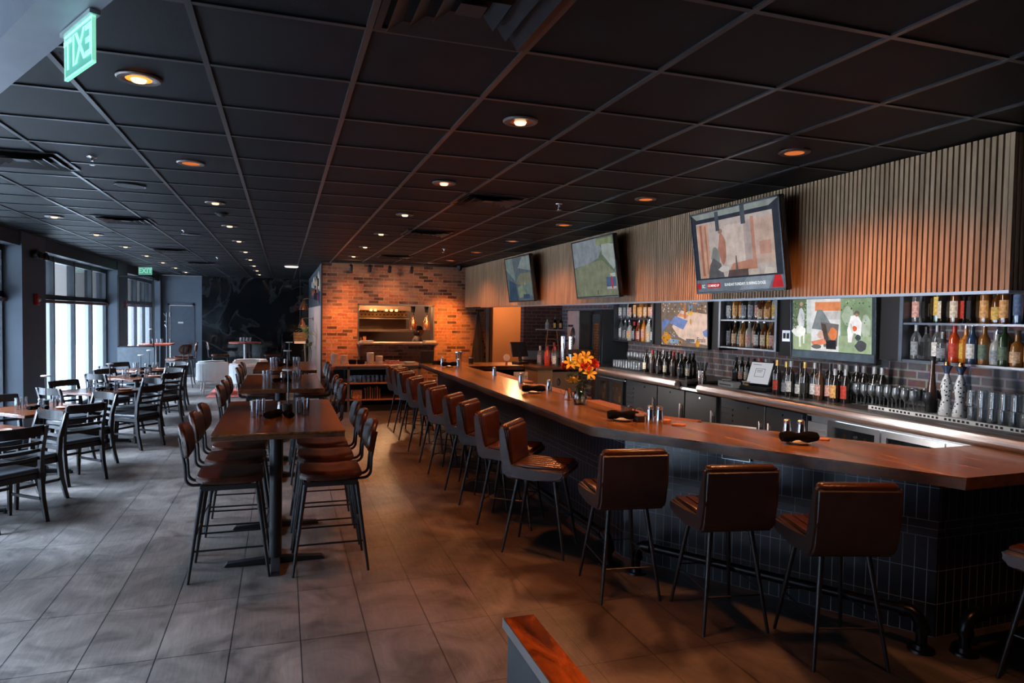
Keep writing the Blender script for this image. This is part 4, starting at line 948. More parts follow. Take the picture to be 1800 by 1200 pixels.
def cooler(label, y0, y1, doors, louver='far', glassy=False, top=1.04, body=None, grille=False):
    t = thing('bottle_cooler' if not glassy else 'glass_door_cooler', label, 'cooler', (CX + 0.06, y1, 0), -PI / 2)
    W_ = y1 - y0; body = body or cool     # local x: 0..W toward the camera, front -y
    bm = BM()
    if glassy:
        box(bm, 0, W_, 0.56, 0.6, 0.05, top); box(bm, 0, W_, 0.0, 0.56, top - 0.05, top); box(bm, 0, W_, 0.03, 0.56, 0.05, 0.1); box(bm, 0, 0.02, 0.03, 0.56, 0.1, top - 0.05); box(bm, W_ - 0.02, W_, 0.03, 0.56, 0.1, top - 0.05)
        box(bm, 0.02, W_ - 0.02, 0.05, 0.55, 0.60, 0.612)
        if grille: box(bm, 0, 0.27, 0.03, 0.56, 0.1, top - 0.05)
        lb = BM(); box(lb, 0.3 if grille else 0.04, W_ - 0.04, 0.04, 0.06, top - 0.07, top - 0.055); finish('added_cooler_glow', lb, emis('added cooler glow', (0.9, 0.95, 1.0), 7.0), t, False)  # glowing bar added under the cooler lid to brighten the bottles
    else: box(bm, 0, W_, 0.03, 0.6, 0.05, top, 0.004)
    finish('cooler_body', bm, body, t, False)
    bm = BM(); box(bm, 0, W_, -0.005, 0.6, top, top + 0.012); finish('cooler_top_edge', bm, steel, t, False)
    lw = 0.26 if louver or grille else 0
    if lw:
        bm = BM()
        if grille:
            box(bm, 0.01, lw, 0.0, 0.03, 0.1, top - 0.1)
            for k in range(14): box(bm, 0.03, lw - 0.03, -0.006, 0.0, 0.3 + k * 0.045, 0.318 + k * 0.045)
        else:
            box(bm, 0.005, lw - 0.01, 0.012, 0.03, 0.08, top - 0.02)
            for k in range(9): box(bm, 0.03, lw - 0.03, -0.004, 0.016, 0.42 + k * 0.06, 0.44 + k * 0.06, 0, 1)
        finish('vent_grille', bm, body, t, False)
    dw = (W_ - lw) / doors
    for k in range(doors):
        a = lw + k * dw + 0.008; c = lw + (k + 1) * dw - 0.008
        if glassy:
            bm = BM(); f = 0.05
            box(bm, a, c, -0.02, 0.028, top - 0.055 - f, top - 0.055); box(bm, a, c, -0.02, 0.028, 0.08, 0.08 + f); box(bm, a, a + f, -0.02, 0.028, 0.08 + f, top - 0.055 - f); box(bm, c - f, c, -0.02, 0.028, 0.08 + f, top - 0.055 - f)
            dr = finish('door', bm, steel if body is not cool else dark_steel, t, False)
            bm = BM(); box(bm, a + f, c - f, 0.0, 0.006, 0.08 + f, top - 0.055 - f); finish('door_pane', bm, clear_glass, dr, False)
        else:
            bm = BM(); box(bm, a, c, -0.02, 0.028, 0.08, top - 0.02, 0.006); dr = finish('door', bm, body, t, False)
            hx = c - 0.06 if not (doors == 2 and k == 1 and louver == 'far2') else a + 0.06
            bm = BM(); box(bm, hx - 0.012, hx + 0.012, -0.05, -0.035, 0.62, 0.86, 0.004); box(bm, hx - 0.01, hx + 0.02, -0.04, -0.02, 0.80, 0.84); box(bm, hx - 0.01, hx + 0.02, -0.04, -0.02, 0.64, 0.68); finish('door_handle', bm, steel, dr)
            bm = BM(); cyl(bm, ((a + c) / 2, -0.02, top - 0.07), ((a + c) / 2, -0.026, top - 0.07), 0.011, n=12); finish('door_lock', bm, chrome, dr)
    return t
cooler('long black cooler with three doors under the shorter pewter rail', 6.45, 8.62, 3, 'far')
cooler('black cooler with two doors under the start of the long pewter rail', 5.12, 6.42, 2, 'far2')
steel_soft = mat('satin stainless panel', (0.42, 0.44, 0.47), 0.38, 0.8, 0.05)
cooler('stainless cooler with glass doors and slotted grille under the long pewter rail', 3.1, 5.08, 3, None, True, 1.06, steel_soft, True)
cooler('dark cooler with glass doors lit inside behind the flowers', 8.66, 9.6, 2, None, True, 1.04)
# bottles inside the glass door coolers
# ------------------------------------------------------------------ bottles
def glass_body(name, col, rough=0.12):
    if name in MATS: return MATS[name]
    m, nt, b, out = base(name)
    b.inputs['Base Color'].default_value = c4(col); b.inputs['Roughness'].default_value = rough; b.inputs['Specular IOR Level'].default_value = 0.7
    b.inputs['Coat Weight'].default_value = 0.6; b.inputs['Coat Roughness'].default_value = 0.05
    MATS[name] = m; return m
GC = {'amber': (0.11, 0.035, 0.008), 'whisky': (0.26, 0.10, 0.018), 'dark': (0.012, 0.01, 0.009), 'green': (0.02, 0.05, 0.02), 'clear': (0.30, 0.33, 0.35), 'pale': (0.42, 0.43, 0.4), 'red': (0.5, 0.05, 0.01), 'orange': (0.6, 0.2, 0.02), 'blue': (0.03, 0.06, 0.13), 'brown': (0.07, 0.03, 0.015)}
LC = {'cream': (0.72, 0.6, 0.45), 'white': (0.65, 0.64, 0.62), 'orange': (0.8, 0.36, 0.12), 'red': (0.5, 0.04, 0.02), 'black': (0.015, 0.015, 0.017), 'tan': (0.62, 0.4, 0.24), 'green': (0.1, 0.14, 0.09), 'pink': (0.6, 0.32, 0.27), 'yellow': (0.65, 0.42, 0.08), 'grey': (0.25, 0.27, 0.3), 'blue': (0.08, 0.13, 0.25)}
PROF = {
 'std': [(0, 0), (0.036, 0), (0.038, 0.01), (0.038, 0.165), (0.03, 0.19), (0.015, 0.215), (0.014, 0.265), (0, 0.265)],
 'wine': [(0, 0), (0.036, 0), (0.038, 0.01), (0.038, 0.18), (0.034, 0.205), (0.015, 0.23), (0.0135, 0.30), (0, 0.30)],
 'tall': [(0, 0), (0.032, 0), (0.034, 0.01), (0.032, 0.2), (0.02, 0.24), (0.013, 0.26), (0.013, 0.31), (0, 0.31)],
 'wide': [(0, 0), (0.041, 0), (0.043, 0.015), (0.043, 0.12), (0.037, 0.15), (0.018, 0.17), (0.016, 0.215), (0, 0.215)],
 'burg': [(0, 0), (0.04, 0), (0.042, 0.01), (0.042, 0.13), (0.032, 0.18), (0.015, 0.22), (0.014, 0.29), (0, 0.29)],
 'sq': None,
}
BC = {}
def make_bottle(kind, g, l, cap, h=1.0):
    """returns (body, label, cap) mesh datas"""
    key = (kind, g, l, cap)
    if key in BC: return BC[key]
    bm = BM()
    if kind == 'sq':
        box(bm, -0.034, 0.034, -0.034, 0.034, 0, 0.17, 0.008, 2); bmesh.ops.create_cone(bm, cap_ends=True, segments=12, radius1=0.03, radius2=0.014, depth=0.03, matrix=Matrix.Translation((0, 0, 0.185))); cyl(bm, (0, 0, 0.198), (0, 0, 0.25), 0.014, n=12); top = 0.25; lr = None
    else:
        p = PROF[kind]; lathe(bm, p, 14); top = p[-1][1]; lr = p[2][0]
    o = finish('bottle_glass', bm, sparkle('clear bottle glass') if g == 'clear' else glass_body('bottle ' + g, GC[g])); me_b = o.data; bpy.data.objects.remove(o)
    bm = BM(); z0, z1 = {'std': (0.035, 0.14), 'wine': (0.04, 0.13), 'tall': (0.05, 0.17), 'wide': (0.025, 0.1), 'burg': (0.03, 0.11), 'sq': (0.03, 0.14)}[kind]
    if kind == 'sq': box(bm, -0.03, 0.03, -0.0352, -0.0340, z0, z1); box(bm, -0.0352, -0.034, -0.03, 0.03, z0, z1)
    else:
        seg = 12; r = lr + 0.0006; A_ = []; B_ = []
        for i in range(seg + 1):
            a = -PI / 2 - 1.5 + 3.0 * i / seg; A_.append(bm.verts.new((r * math.cos(a), r * math.sin(a), z0))); B_.append(bm.verts.new((r * math.cos(a), r * math.sin(a), z1)))
        for i in range(seg): bm.faces.new((A_[i], A_[i + 1], B_[i + 1], B_[i]))
    # printed mark on the label: a dark band and small emblem
    o = finish('bottle_label', bm, mat('label ' + l, LC[l], 0.6, 0, 0.45, 60)); me_l = o.data; bpy.data.objects.remove(o)
    bm = BM(); kind2 = cap
    if cap == 'pourer':
        cyl(bm, (0, 0, top), (0, 0, top + 0.02), 0.013, n=10); tube(bm, [(0, 0, top + 0.02), (0, 0, top + 0.045), (0.012, -0.004, top + 0.075)], 0.004, 8); cm = chrome
    elif cap == 'cork': cyl(bm, (0, 0, top), (0, 0, top + 0.03), 0.018, 0.02, 12); cm = mat('dark cork stopper', (0.08, 0.05, 0.03), 0.6)
    else:
        cyl(bm, (0, 0, top - 0.045), (0, 0, top + 0.006), 0.0165, n=12); cm = {'blackcap': black_metal, 'goldcap': mat('gold foil', (0.6, 0.36, 0.12), 0.35, 0.8), 'greycap': mat('grey foil', (0.35, 0.36, 0.38), 0.4, 0.5), 'redcap': red_plastic}[cap]
    o = finish('bottle_cap', bm, cm); me_c = o.data; bpy.data.objects.remove(o)
    BC[key] = (me_b, me_l, me_c); return BC[key]
def put_bottle(spec, p, rz, label, group, s=1.0, wf=1.14):
    kind, g, l, cap = spec
    me = make_bottle(*spec)
    t = thing('liquor_bottle' if kind not in ('wine', 'burg') else 'wine_bottle', label, 'bottle', p, rz, group); t.scale = (s * wf, s * wf, s * 1.03)
    for nm, m_ in zip(('bottle_glass', 'bottle_label', 'bottle_cap'), me):
        o = bpy.data.objects.new(nm, m_); COL.objects.link(o); o.parent = t
    return t
colw = {'clear': 'clear', 'pale': 'pale', 'dark': 'black', 'brown': 'brown', 'whisky': 'golden', 'amber': 'amber', 'green': 'green', 'red': 'red', 'orange': 'orange', 'blue': 'dark blue'}

brush = mat('brushed shelf metal', (0.13, 0.14, 0.16), 0.35, 0.9, 0.1)
ply = mat('black cabinet back', (0.012, 0.013, 0.015), 0.6)
FX = 5.2
def cabinet(label, y0, y1, z0, zm, z1, f0=True, f1=True):
    t = thing('bottle_shelf', label, 'wall shelf', (FX, (y0 + y1) / 2, 0), -PI / 2, 'framed bottle shelves on the brick wall'); w = (y1 - y0) / 2; dd = BWX - FX
    bm = BM()
    box(bm, -w, w, 0, dd, z0 - 0.018, z0); 
    for s_ in (-1, 1): box(bm, s_ * w - 0.018, s_ * w + 0.018, -0.006, dd - 0.02, z0 - 0.018, z1)
    finish('shelf_frame', bm, brush, t, False)
    bm = BM(); box(bm, -w, w, 0.0, dd - 0.01, zm - 0.018, zm); finish('shelf_board', bm, brush, t, False)
    return t
CABS = [('A', 2.5, 4.62, 1.56, 1.885), ('B', 6.24, 7.27, 1.555, 1.89), ('C', 8.9, 10.15, 1.525, 1.885)]
cabinet('wide framed bottle shelf at the frame edge, past the sharp bar corner', 2.5, 4.62, 1.56, 1.885, 2.45)
cabinet('framed bottle shelf between the two lower televisions', 6.24, 7.27, 1.555, 1.89, 2.45)
cabinet('framed bottle shelf beside the tall dark fridge', 8.9, 10.15, 1.525, 1.885, 2.45)
bm = BM(); box(bm, BWX - 0.025, BWX - 0.001, 8.9, 10.15, 1.525, 2.45); box(bm, BWX - 0.025, BWX - 0.001, 6.24, 7.27, 1.555, 2.45); box(bm, BWX - 0.025, BWX - 0.001, 2.5, 4.62, 1.9, 2.45); struct('trim_6', bm, ply)
bm = BM(); box(bm, FX + 0.02, BWX, 4.645, 4.86, 1.54, 2.45); box(bm, FX + 0.02, BWX, 5.98, 6.21, 1.50, 2.45); box(bm, FX + 0.02, BWX, 7.3, 7.46, 1.50, 2.45); box(bm, FX + 0.02, BWX, 8.68, 8.87, 1.5, 2.45); box(bm, FX + 0.16, BWX, 4.86, 5.98, 1.55, 2.45); box(bm, FX + 0.16, BWX, 7.46, 8.68, 1.55, 2.45); struct('trim_7', bm, black_paint)
t = thing('wall_outlet', 'steel double outlet on the black panel between shelf and pet television', 'outlet', (FX + 0.02, 6.09, 1.72), -PI / 2)
bm = BM(); box(bm, -0.06, 0.06, -0.006, 0, -0.06, 0.06); finish('outlet_plate', bm, steel, t, False)
bm = BM(); box(bm, -0.045, -0.01, -0.009, -0.005, -0.03, 0.03); box(bm, 0.01, 0.045, -0.009, -0.005, -0.03, 0.03); finish('outlet_socket', bm, black_paint, t, False)

A_up = [('std', 'clear', 'pink', 'redcap'), ('sq', 'dark', 'black', 'pourer'), ('tall', 'green', 'yellow', 'cork'), ('sq', 'dark', 'cream', 'blackcap'), ('std', 'amber', 'cream', 'blackcap'), ('sq', 'dark', 'red', 'blackcap'), ('sq', 'dark', 'black', 'blackcap'), ('std', 'whisky', 'orange', 'cork'), ('wide', 'amber', 'yellow', 'cork'), ('std', 'amber', 'orange', 'cork'), ('tall', 'blue', 'blue', 'blackcap'), ('tall', 'dark', 'tan', 'cork'), ('std', 'amber', 'pink', 'cork'), ('std', 'amber', 'cream', 'cork')]
A_lo = [('std', 'clear', 'grey', 'greycap'), ('sq', 'clear', 'black', 'blackcap'), ('std', 'clear', 'white', 'greycap'), ('wide', 'clear', 'grey', 'greycap'), ('std', 'red', 'red', 'redcap'), ('sq', 'orange', 'yellow', 'pourer'), ('std', 'blue', 'white', 'pourer'), ('std', 'whisky', 'green', 'pourer'), ('wide', 'pale', 'grey', 'pourer'), ('wine', 'green', 'green', 'pourer'), ('wide', 'whisky', 'tan', 'cork'), ('std', 'whisky', 'orange', 'cork'), ('sq', 'pale', 'pink', 'pourer'), ('std', 'clear', 'white', 'pourer')]
B_up = [('std', 'clear', 'white', 'goldcap'), ('std', 'whisky', 'orange', 'cork'), ('std', 'amber', 'orange', 'blackcap'), ('std', 'dark', 'grey', 'greycap'), ('std', 'clear', 'grey', 'greycap'), ('std', 'clear', 'pink', 'cork'), ('wide', 'amber', 'tan', 'cork'), ('wide', 'whisky', 'orange', 'cork'), ('std', 'pale', 'yellow', 'cork'), ('tall', 'amber', 'tan', 'cork')]
B_lo = [('tall', 'dark', 'grey', 'pourer'), ('std', 'brown', 'tan', 'pourer'), ('burg', 'green', 'grey', 'blackcap'), ('std', 'whisky', 'orange', 'pourer'), ('std', 'pale', 'pink', 'pourer'), ('tall', 'amber', 'pink', 'pourer'), ('std', 'dark', 'white', 'pourer'), ('std', 'amber', 'cream', 'pourer'), ('std', 'whisky', 'yellow', 'cork'), ('std', 'brown', 'pink', 'cork'), ('wide', 'dark', 'grey', 'blackcap')]
C_up = [('std', 'clear', 'white', 'greycap'), ('std', 'clear', 'grey', 'greycap'), ('std', 'pale', 'white', 'blackcap'), ('std', 'dark', 'pink', 'blackcap'), ('tall', 'amber', 'orange', 'cork'), ('std', 'amber', 'orange', 'cork'), ('std', 'whisky', 'orange', 'blackcap'), ('std', 'amber', 'tan', 'cork'), ('std', 'dark', 'orange', 'cork'), ('std', 'brown', 'pink', 'redcap'), ('std', 'dark', 'white', 'greycap')]
C_lo = [('tall', 'clear', 'white', 'pourer'), ('std', 'clear', 'grey', 'pourer'), ('std', 'clear', 'white', 'pourer'), ('std', 'pale', 'orange', 'blackcap'), ('std', 'dark', 'grey', 'redcap'), ('std', 'red', 'red', 'redcap'), ('std', 'amber', 'pink', 'pourer'), ('tall', 'orange', 'pink', 'pourer'), ('tall', 'pale', 'pink', 'pourer'), ('std', 'pale', 'tan', 'pourer'), ('std', 'green', 'white', 'pourer'), ('std', 'clear', 'white', 'pourer')]
for (cn, y0, y1, zl, zu), up, lo, nm in zip(CABS, (A_up, B_up, C_up), (A_lo, B_lo, C_lo), ('shelf at the frame edge', 'shelf between the lower televisions', 'shelf beside the dark fridge')):
    yy1 = y1 - 0.07; span = (1.12 if cn == 'A' else (y1 - y0) - 0.14)
    for row, lst, z in (('upper', up, zu), ('lower', lo, zl)):
        n = len(lst)
        for i, sp in enumerate(lst):
            y = yy1 - span * i / (n - 1)
            s_ = (1.1 if row == 'lower' else 1.28) if cn == 'A' else (1.1 if row == 'lower' else 1.2)
            put_bottle(sp, (FX + 0.10 + 0.02 * (i % 3), y, z + 0.001), -PI / 2 - 0.5, '%s bottle with %s label, %s from kitchen end, %s %s' % (colw[sp[1]], sp[2], ORD[i], row, nm), 'bottles on the %s %s' % (row, nm), s_, {'A': 1.12 / s_ , 'B': 1.1, 'C': 1.14}[cn])
# wine bottles on the counter
WZ = CZ + 0.0305
wl = [('wine', 'dark', 'cream', 'blackcap'), ('wine', 'dark', 'pink', 'blackcap'), ('burg', 'dark', 'black', 'blackcap'), ('wine', 'dark', 'grey', 'greycap'), ('wine', 'brown', 'black', 'redcap'), ('burg', 'dark', 'white', 'blackcap')]
for i in range(13):
    sp = wl[(i * 5) % 6]; put_bottle(sp, (4.87 + 0.12 * (i % 2), 8.5 - i * 0.09, WZ), -PI / 2 - 0.5, 'dark wine bottle with %s label, %s from the glasses, before the basketball television' % (sp[2], ORD[i]), 'wine bottles under the basketball television', 1.02)
for i in range(7):
    sp = wl[(i * 5 + 2) % 6]; put_bottle(sp, (5.3, 7.05 - i * 0.11, WZ), -PI / 2 - 0.5, 'dark wine bottle with %s label against the bricks, %s behind the till' % (sp[2], ORD[i]), 'wine bottles against the bricks', 0.98)
w2 = [('wine', 'dark', 'red', 'goldcap'), ('burg', 'dark', 'grey', 'goldcap'), ('wine', 'dark', 'white', 'greycap'), ('burg', 'dark', 'white', 'blackcap'), ('wine', 'dark', 'black', 'goldcap'), ('wine', 'dark', 'white', 'greycap'), ('wine', 'brown', 'pink', 'blackcap'), ('wine', 'dark', 'pink', 'blackcap'), ('std', 'dark', 'orange', 'greycap'), ('std', 'dark', 'red', 'greycap')]
for i, sp in enumerate(w2):
    put_bottle(sp, (4.80 + 0.03 * (i % 2) + 0.012 * i, 5.72 - i * 0.084, WZ), -PI / 2 - 0.5, 'dark bottle with %s label, %s from the till, under the pet television' % (sp[2], ORD[i]), 'wine bottles next to the till', 1.12, 0.97)
for i in range(7):
    put_bottle(('std', 'dark', 'black', 'greycap'), (5.22 + 0.02 * (i % 2), 5.45 - i * 0.105, WZ), -PI / 2, 'black grey capped bottle in the rear row behind the stemmed glasses, %s from the till' % ORD[i], 'grey capped bottles in the rear row', 1.2)
# tall brown bottle and two painted white ceramic bottles
t = thing('tall_bottle', 'very tall slim dark brown bottle between glasses and white ceramic bottles', 'bottle', (5.18, 4.28, WZ), -PI / 2 - 0.4)
bm = BM(); lathe(bm, [(0, 0), (0.042, 0), (0.044, 0.1), (0.036, 0.2), (0.022, 0.3), (0.017, 0.4), (0.017, 0.45), (0, 0.45)], 16); finish('bottle_glass', bm, glass_body('bottle brown', GC['brown']), t)
bm = BM(); lathe(bm, [(0.0446, 0.005), (0.0452, 0.11)], 16); finish('bottle_label', bm, black_paint, t)
bm = BM(); cyl(bm, (0, 0, 0.44), (0, 0, 0.475), 0.023, n=14); finish('bottle_cap', bm, black_paint, t)
m, nt, b, out = base('painted white ceramic')
tc = N(nt, 'ShaderNodeTexCoord'); vo = N(nt, 'ShaderNodeTexVoronoi'); vo.inputs['Scale'].default_value = 38; nt.links.new(tc.outputs['Object'], vo.inputs['Vector'])
r = N(nt, 'ShaderNodeValToRGB'); r.color_ramp.interpolation = 'CONSTANT'; r.color_ramp.elements[0].color = (0.02, 0.03, 0.06, 1); r.color_ramp.elements[1].position = 0.27; r.color_ramp.elements[1].color = (0.7, 0.72, 0.74, 1)
nt.links.new(vo.outputs['Distance'], r.inputs['Fac']); nt.links.new(r.outputs['Color'], b.inputs['Base Color']); b.inputs['Roughness'].default_value = 0.2
for y, lb in ((4.10, 'white painted ceramic bottle with dark crown stopper, beside the tall brown bottle'), (3.98, 'white painted ceramic bottle with dark crown stopper, one nearer the frame edge')):
    t = thing('ceramic_bottle', lb, 'bottle', (5.12, y, WZ), 0, 'painted ceramic bottles')
    bm = BM(); lathe(bm, [(0, 0), (0.05, 0), (0.054, 0.02), (0.04, 0.1), (0.032, 0.15), (0.042, 0.2), (0.045, 0.24), (0.03, 0.3), (0.017, 0.33), (0.017, 0.345), (0, 0.345)], 18); finish('ceramic_body', bm, m, t)
    bm = BM(); lathe(bm, [(0.018, 0.345), (0.02, 0.36), (0.042, 0.41), (0.03, 0.40), (0, 0.4)], 16); finish('bottle_stopper', bm, glass_body('bottle blue', (0.01, 0.015, 0.03)), t)
    bm = BM(); lathe(bm, [(0, 0.445), (0.018, 0.44), (0.026, 0.42), (0.022, 0.405), (0, 0.4)], 12); finish('stopper_knob', bm, copper, t)
# glassware on the counter
bright = sparkle('sparkling glass')
def stem_glass(label, group):
    bm = BM(); lathe(bm, [(0.0, 0.006), (0.034, 0.002), (0.034, 0.0), (0.0, 0.0)], 14); lathe(bm, [(0.005, 0.004), (0.0035, 0.08), (0.006, 0.085), (0.034, 0.12), (0.038, 0.15), (0.032, 0.195), (0.030, 0.195), (0.036, 0.15), (0.03, 0.12), (0.0, 0.09)], 14)
    return tag(finish('stemmed_glass', bm, bright), label, 'glass', group)
def low_glass(label, group):
    bm = BM(); lathe(bm, [(0.034, 0.0), (0.032, 0.0), (0.027, 0.09), (0.0, 0.09), (0.0, 0.105), (0.031, 0.105), (0.034, 0.0)], 14)
    return tag(finish('upturned_tumbler', bm, bright), label, 'glass', group)
SG = LG = None
def put_sg(p, lb, g, s=1.0):
    global SG
    if SG is None: SG = stem_glass(lb, g); SG.location = p; return
    dup(SG, p, 0, lb, g, (s, s, s))
def put_lg(p, lb, g, s=1.0):
    global LG
    if LG is None: LG = low_glass(lb, g); LG.location = p; return
    dup(LG, p, 0, lb, g, (s, s, s))
for i in range(12):
    for j in range(4):
        put_sg((4.99 + 0.095 * j, 5.22 - i * 0.085 - 0.04 * (j % 2), WZ), 'clear stemmed glass in the crowd under the pet television', 'stemmed glasses under the pet television', random.uniform(0.88, 1.0))
for i in range(11):
    for j in range(3):
        put_lg((4.92 + 0.09 * j, 9.55 - i * 0.08, WZ), 'upturned clear tumbler among rows below the shelf beside the fridge', 'upturned tumblers below the far shelf')
for i in range(11):
    for j in range(2):
        put_sg((5.2 + 0.12 * j, 9.6 - i * 0.095, WZ), 'clear stemmed glass standing behind the upturned tumblers', 'stemmed glasses below the far shelf', 1.15)
for i in range(9):
    for j in range(3):
        put_lg((5.05 + 0.1 * j, 3.82 - i * 0.08, WZ + 0.006), 'upturned clear tumbler on the white mat past the ceramic bottles', 'upturned tumblers past the ceramic bottles', 1.0)
for i in range(9):
    for j in range(2):
        put_lg((5.1 + 0.1 * j, 3.86 - i * 0.085, WZ + 0.115), 'upturned clear tumbler stacked on another past the ceramic bottles', 'stacked tumblers past the ceramic bottles', 1.15)
m, nt, b, out = base('white perforated mat')
tc = N(nt, 'ShaderNodeTexCoord'); ck = N(nt, 'ShaderNodeTexBrick'); ck.offset = 0; ck.inputs['Scale'].default_value = 1; ck.inputs['Brick Width'].default_value = 0.036; ck.inputs['Row Height'].default_value = 0.036; ck.inputs['Mortar Size'].default_value = 0.007; ck.inputs['Color1'].default_value = (0.02, 0.02, 0.02, 1); ck.inputs['Color2'].default_value = (0.04, 0.04, 0.04, 1); ck.inputs['Mortar'].default_value = (0.7, 0.7, 0.7, 1)
nt.links.new(tc.outputs['Object'], ck.inputs['Vector']); nt.links.new(ck.outputs['Color'], b.inputs['Base Color'])
bm = BM(); box(bm, 4.86, 5.4, 2.4, 4.55, WZ - 0.001, WZ + 0.005); 
for k in range(48): pass
tag(finish('glass_mat', bm, m), 'white perforated plastic mat under the glasses and ceramic bottles', 'bar mat')
t = thing('mat_edging', 'white slotted plastic edging strip in front of the upturned glasses', 'edging', (0, 0, 0))
bm = BM(); box(bm, 4.835, 4.857, 2.4, 4.6, WZ, WZ + 0.032); finish('edging_strip', bm, mat('white plastic', (0.7, 0.7, 0.7), 0.4), t, False)
bm = BM()
for k in range(60):
    if k % 7 != 6: box(bm, 4.833, 4.836, 2.42 + k * 0.036, 2.44 + k * 0.036, WZ + 0.008, WZ + 0.025)
finish('edging_slots', bm, black_paint, t, False)
bm = BM(); box(bm, 4.84, 5.4, 8.6, 9.7, WZ - 0.0035, WZ - 0.0005); tag(finish('glass_mat', bm, m), 'pale perforated plastic mat under the upturned tumblers by the fridge', 'bar mat')
# pourer / tool crock, prep tubs, till
t = thing('tool_crock', 'steel crock crowded with bar tools and pourers beside the dark wine bottles', 'utensil holder', (4.78, 7.0, 1.0705)); bm = BM(); lathe(bm, [(0, 0), (0.05, 0), (0.052, 0.2), (0.048, 0.2), (0.046, 0.01), (0, 0.01)], 18); finish('crock_body', bm, chrome, t)
for k in range(9):
    a = k * 0.7; bm = BM(); tube(bm, [(0.02 * math.cos(a), 0.02 * math.sin(a), 0.05), (0.045 * math.cos(a), 0.045 * math.sin(a), 0.24), (0.06 * math.cos(a), 0.06 * math.sin(a), 0.3)], 0.006, 6); finish('bar_tool', bm, steel if k % 2 else black_metal, t)
for x, y, lb, c in ((4.72, 6.45, 'orange filled clear deli tub stacked at the end of the long pewter rail', 'orange'), (4.80, 6.2, 'orange garnish tub beside the till', 'yellow')):
    t = thing('garnish_tub', lb, 'food tub', (x, y, WZ), 0, 'garnish tubs'); bm = BM(); lathe(bm, [(0, 0.001), (0.035, 0), (0.045, 0.08), (0.047, 0.08)], 18); finish('tub_wall', bm, clear_glass, t)
    bm = BM(); lathe(bm, [(0, 0.003), (0.033, 0.003), (0.04, 0.055), (0, 0.06)], 16); finish('tub_filling', bm, mat('label ' + c, LC[c], 0.6), t)
    bm = BM(); lathe(bm, [(0, 0.088), (0.05, 0.088), (0.05, 0.08), (0, 0.08)], 18); finish('tub_lid', bm, mat('milky lid', (0.6, 0.55, 0.5), 0.4), t)
t = thing('till_monitor', 'tilted touch screen till with a light grey form on its display', 'cash register', (4.86, 6.08, WZ), -PI / 2 + 0.25)
bm = BM(); box(bm, -0.17, 0.17, -0.1, 0.14, 0, 0.045, 0.008); finish('till_base', bm, black_paint, t)
M = Matrix.Translation((0, -0.03, 0.06)) @ Matrix.Rotation(-0.38, 4, 'X')
bm = BM(); box(bm, -0.15, 0.15, -0.0, 0.035, 0, 0.27, 0.008, 1, M); finish('till_housing', bm, black_metal, t)
bm = BM(); box(bm, -0.135, 0.135, -0.003, -0.001, 0.015, 0.255, 0, 1, M); sc = finish('till_display', bm, emis('till screen glow', (0.55, 0.56, 0.6), 0.75), t, False)
bm = BM()
for a, c, e, f in ((-0.06, 0.06, 0.09, 0.094), (-0.06, 0.06, 0.18, 0.184), (-0.06, -0.056, 0.09, 0.184), (0.056, 0.06, 0.09, 0.184), (-0.04, 0.03, 0.16, 0.165), (-0.04, 0.02, 0.145, 0.149), (-0.11, 0.0, 0.225, 0.23)): box(bm, a, c, -0.0045, -0.003, e, f, 0, 1, M)
finish('display_form', bm, emis('till dark line', (0.12, 0.12, 0.14), 0.4), t, False)
t = thing('till_keyboard', 'black keyboard and card reader leaning beside the till', 'keyboard', (4.98, 6.40, WZ), -PI / 2 + 0.1); M = Matrix.Rotation(0.9, 4, 'X'); bm = BM(); box(bm, -0.12, 0.12, -0.01, 0.01, 0.0, 0.17, 0.004, 1, Matrix.Translation((0, 0.05, 0.03)) @ Matrix.Rotation(-0.6, 4, 'X')); finish('keyboard_case', bm, black_metal, t)
bm = BM()
for i in range(4):
    for j in range(9): box(bm, -0.11 + j * 0.0245, -0.09 + j * 0.0245, -0.014, -0.01, 0.02 + i * 0.035, 0.045 + i * 0.035, 0, 1, Matrix.Translation((0, 0.05, 0.03)) @ Matrix.Rotation(-0.6, 4, 'X'))
finish('key_block', bm, dark_steel, t, False)
t = thing('receipt_printer', 'light grey boxy receipt printer in front of the keyboard', 'printer', (4.72, 6.40, WZ), -PI / 2); bm = BM(); box(bm, -0.14, 0.14, -0.05, 0.06, 0, 0.07, 0.008); finish('printer_body', bm, mat('light grey plastic', (0.35, 0.35, 0.36), 0.5), t)
bm = BM(); box(bm, -0.1, 0.1, -0.054, -0.05, 0.03, 0.04); finish('paper_slot', bm, black_paint, t)
# bottles behind cooler glass doors
cb = [('std', 'green', 'white', 'goldcap'), ('std', 'clear', 'grey', 'greycap'), ('std', 'whisky', 'yellow', 'goldcap'), ('std', 'brown', 'white', 'greycap')]
bm = BM(); box(bm, 0, 0.01, 0, 0.01, 0, 0.01); bm.free()
for i in range(14):
    y = 4.72 - i * 0.115; sp = cb[i % 4]
    put_bottle(sp, (CX + 0.14, y, 0.655), -PI / 2 - 0.3, '%s bottle, %s behind the glass doors of the stainless cooler' % (colw[sp[1]], ORD[i]), 'bottles in the stainless cooler', 0.85)
for i in range(6):
    y = 9.45 - i * 0.135; sp = cb[(i + 2) % 4]
    put_bottle(sp, (CX + 0.14, y, 0.62), -PI / 2 - 0.3, '%s bottle, %s behind the glass doors of the dark cooler' % (colw[sp[1]], ORD[i]), 'bottles in the dark cooler', 0.85)
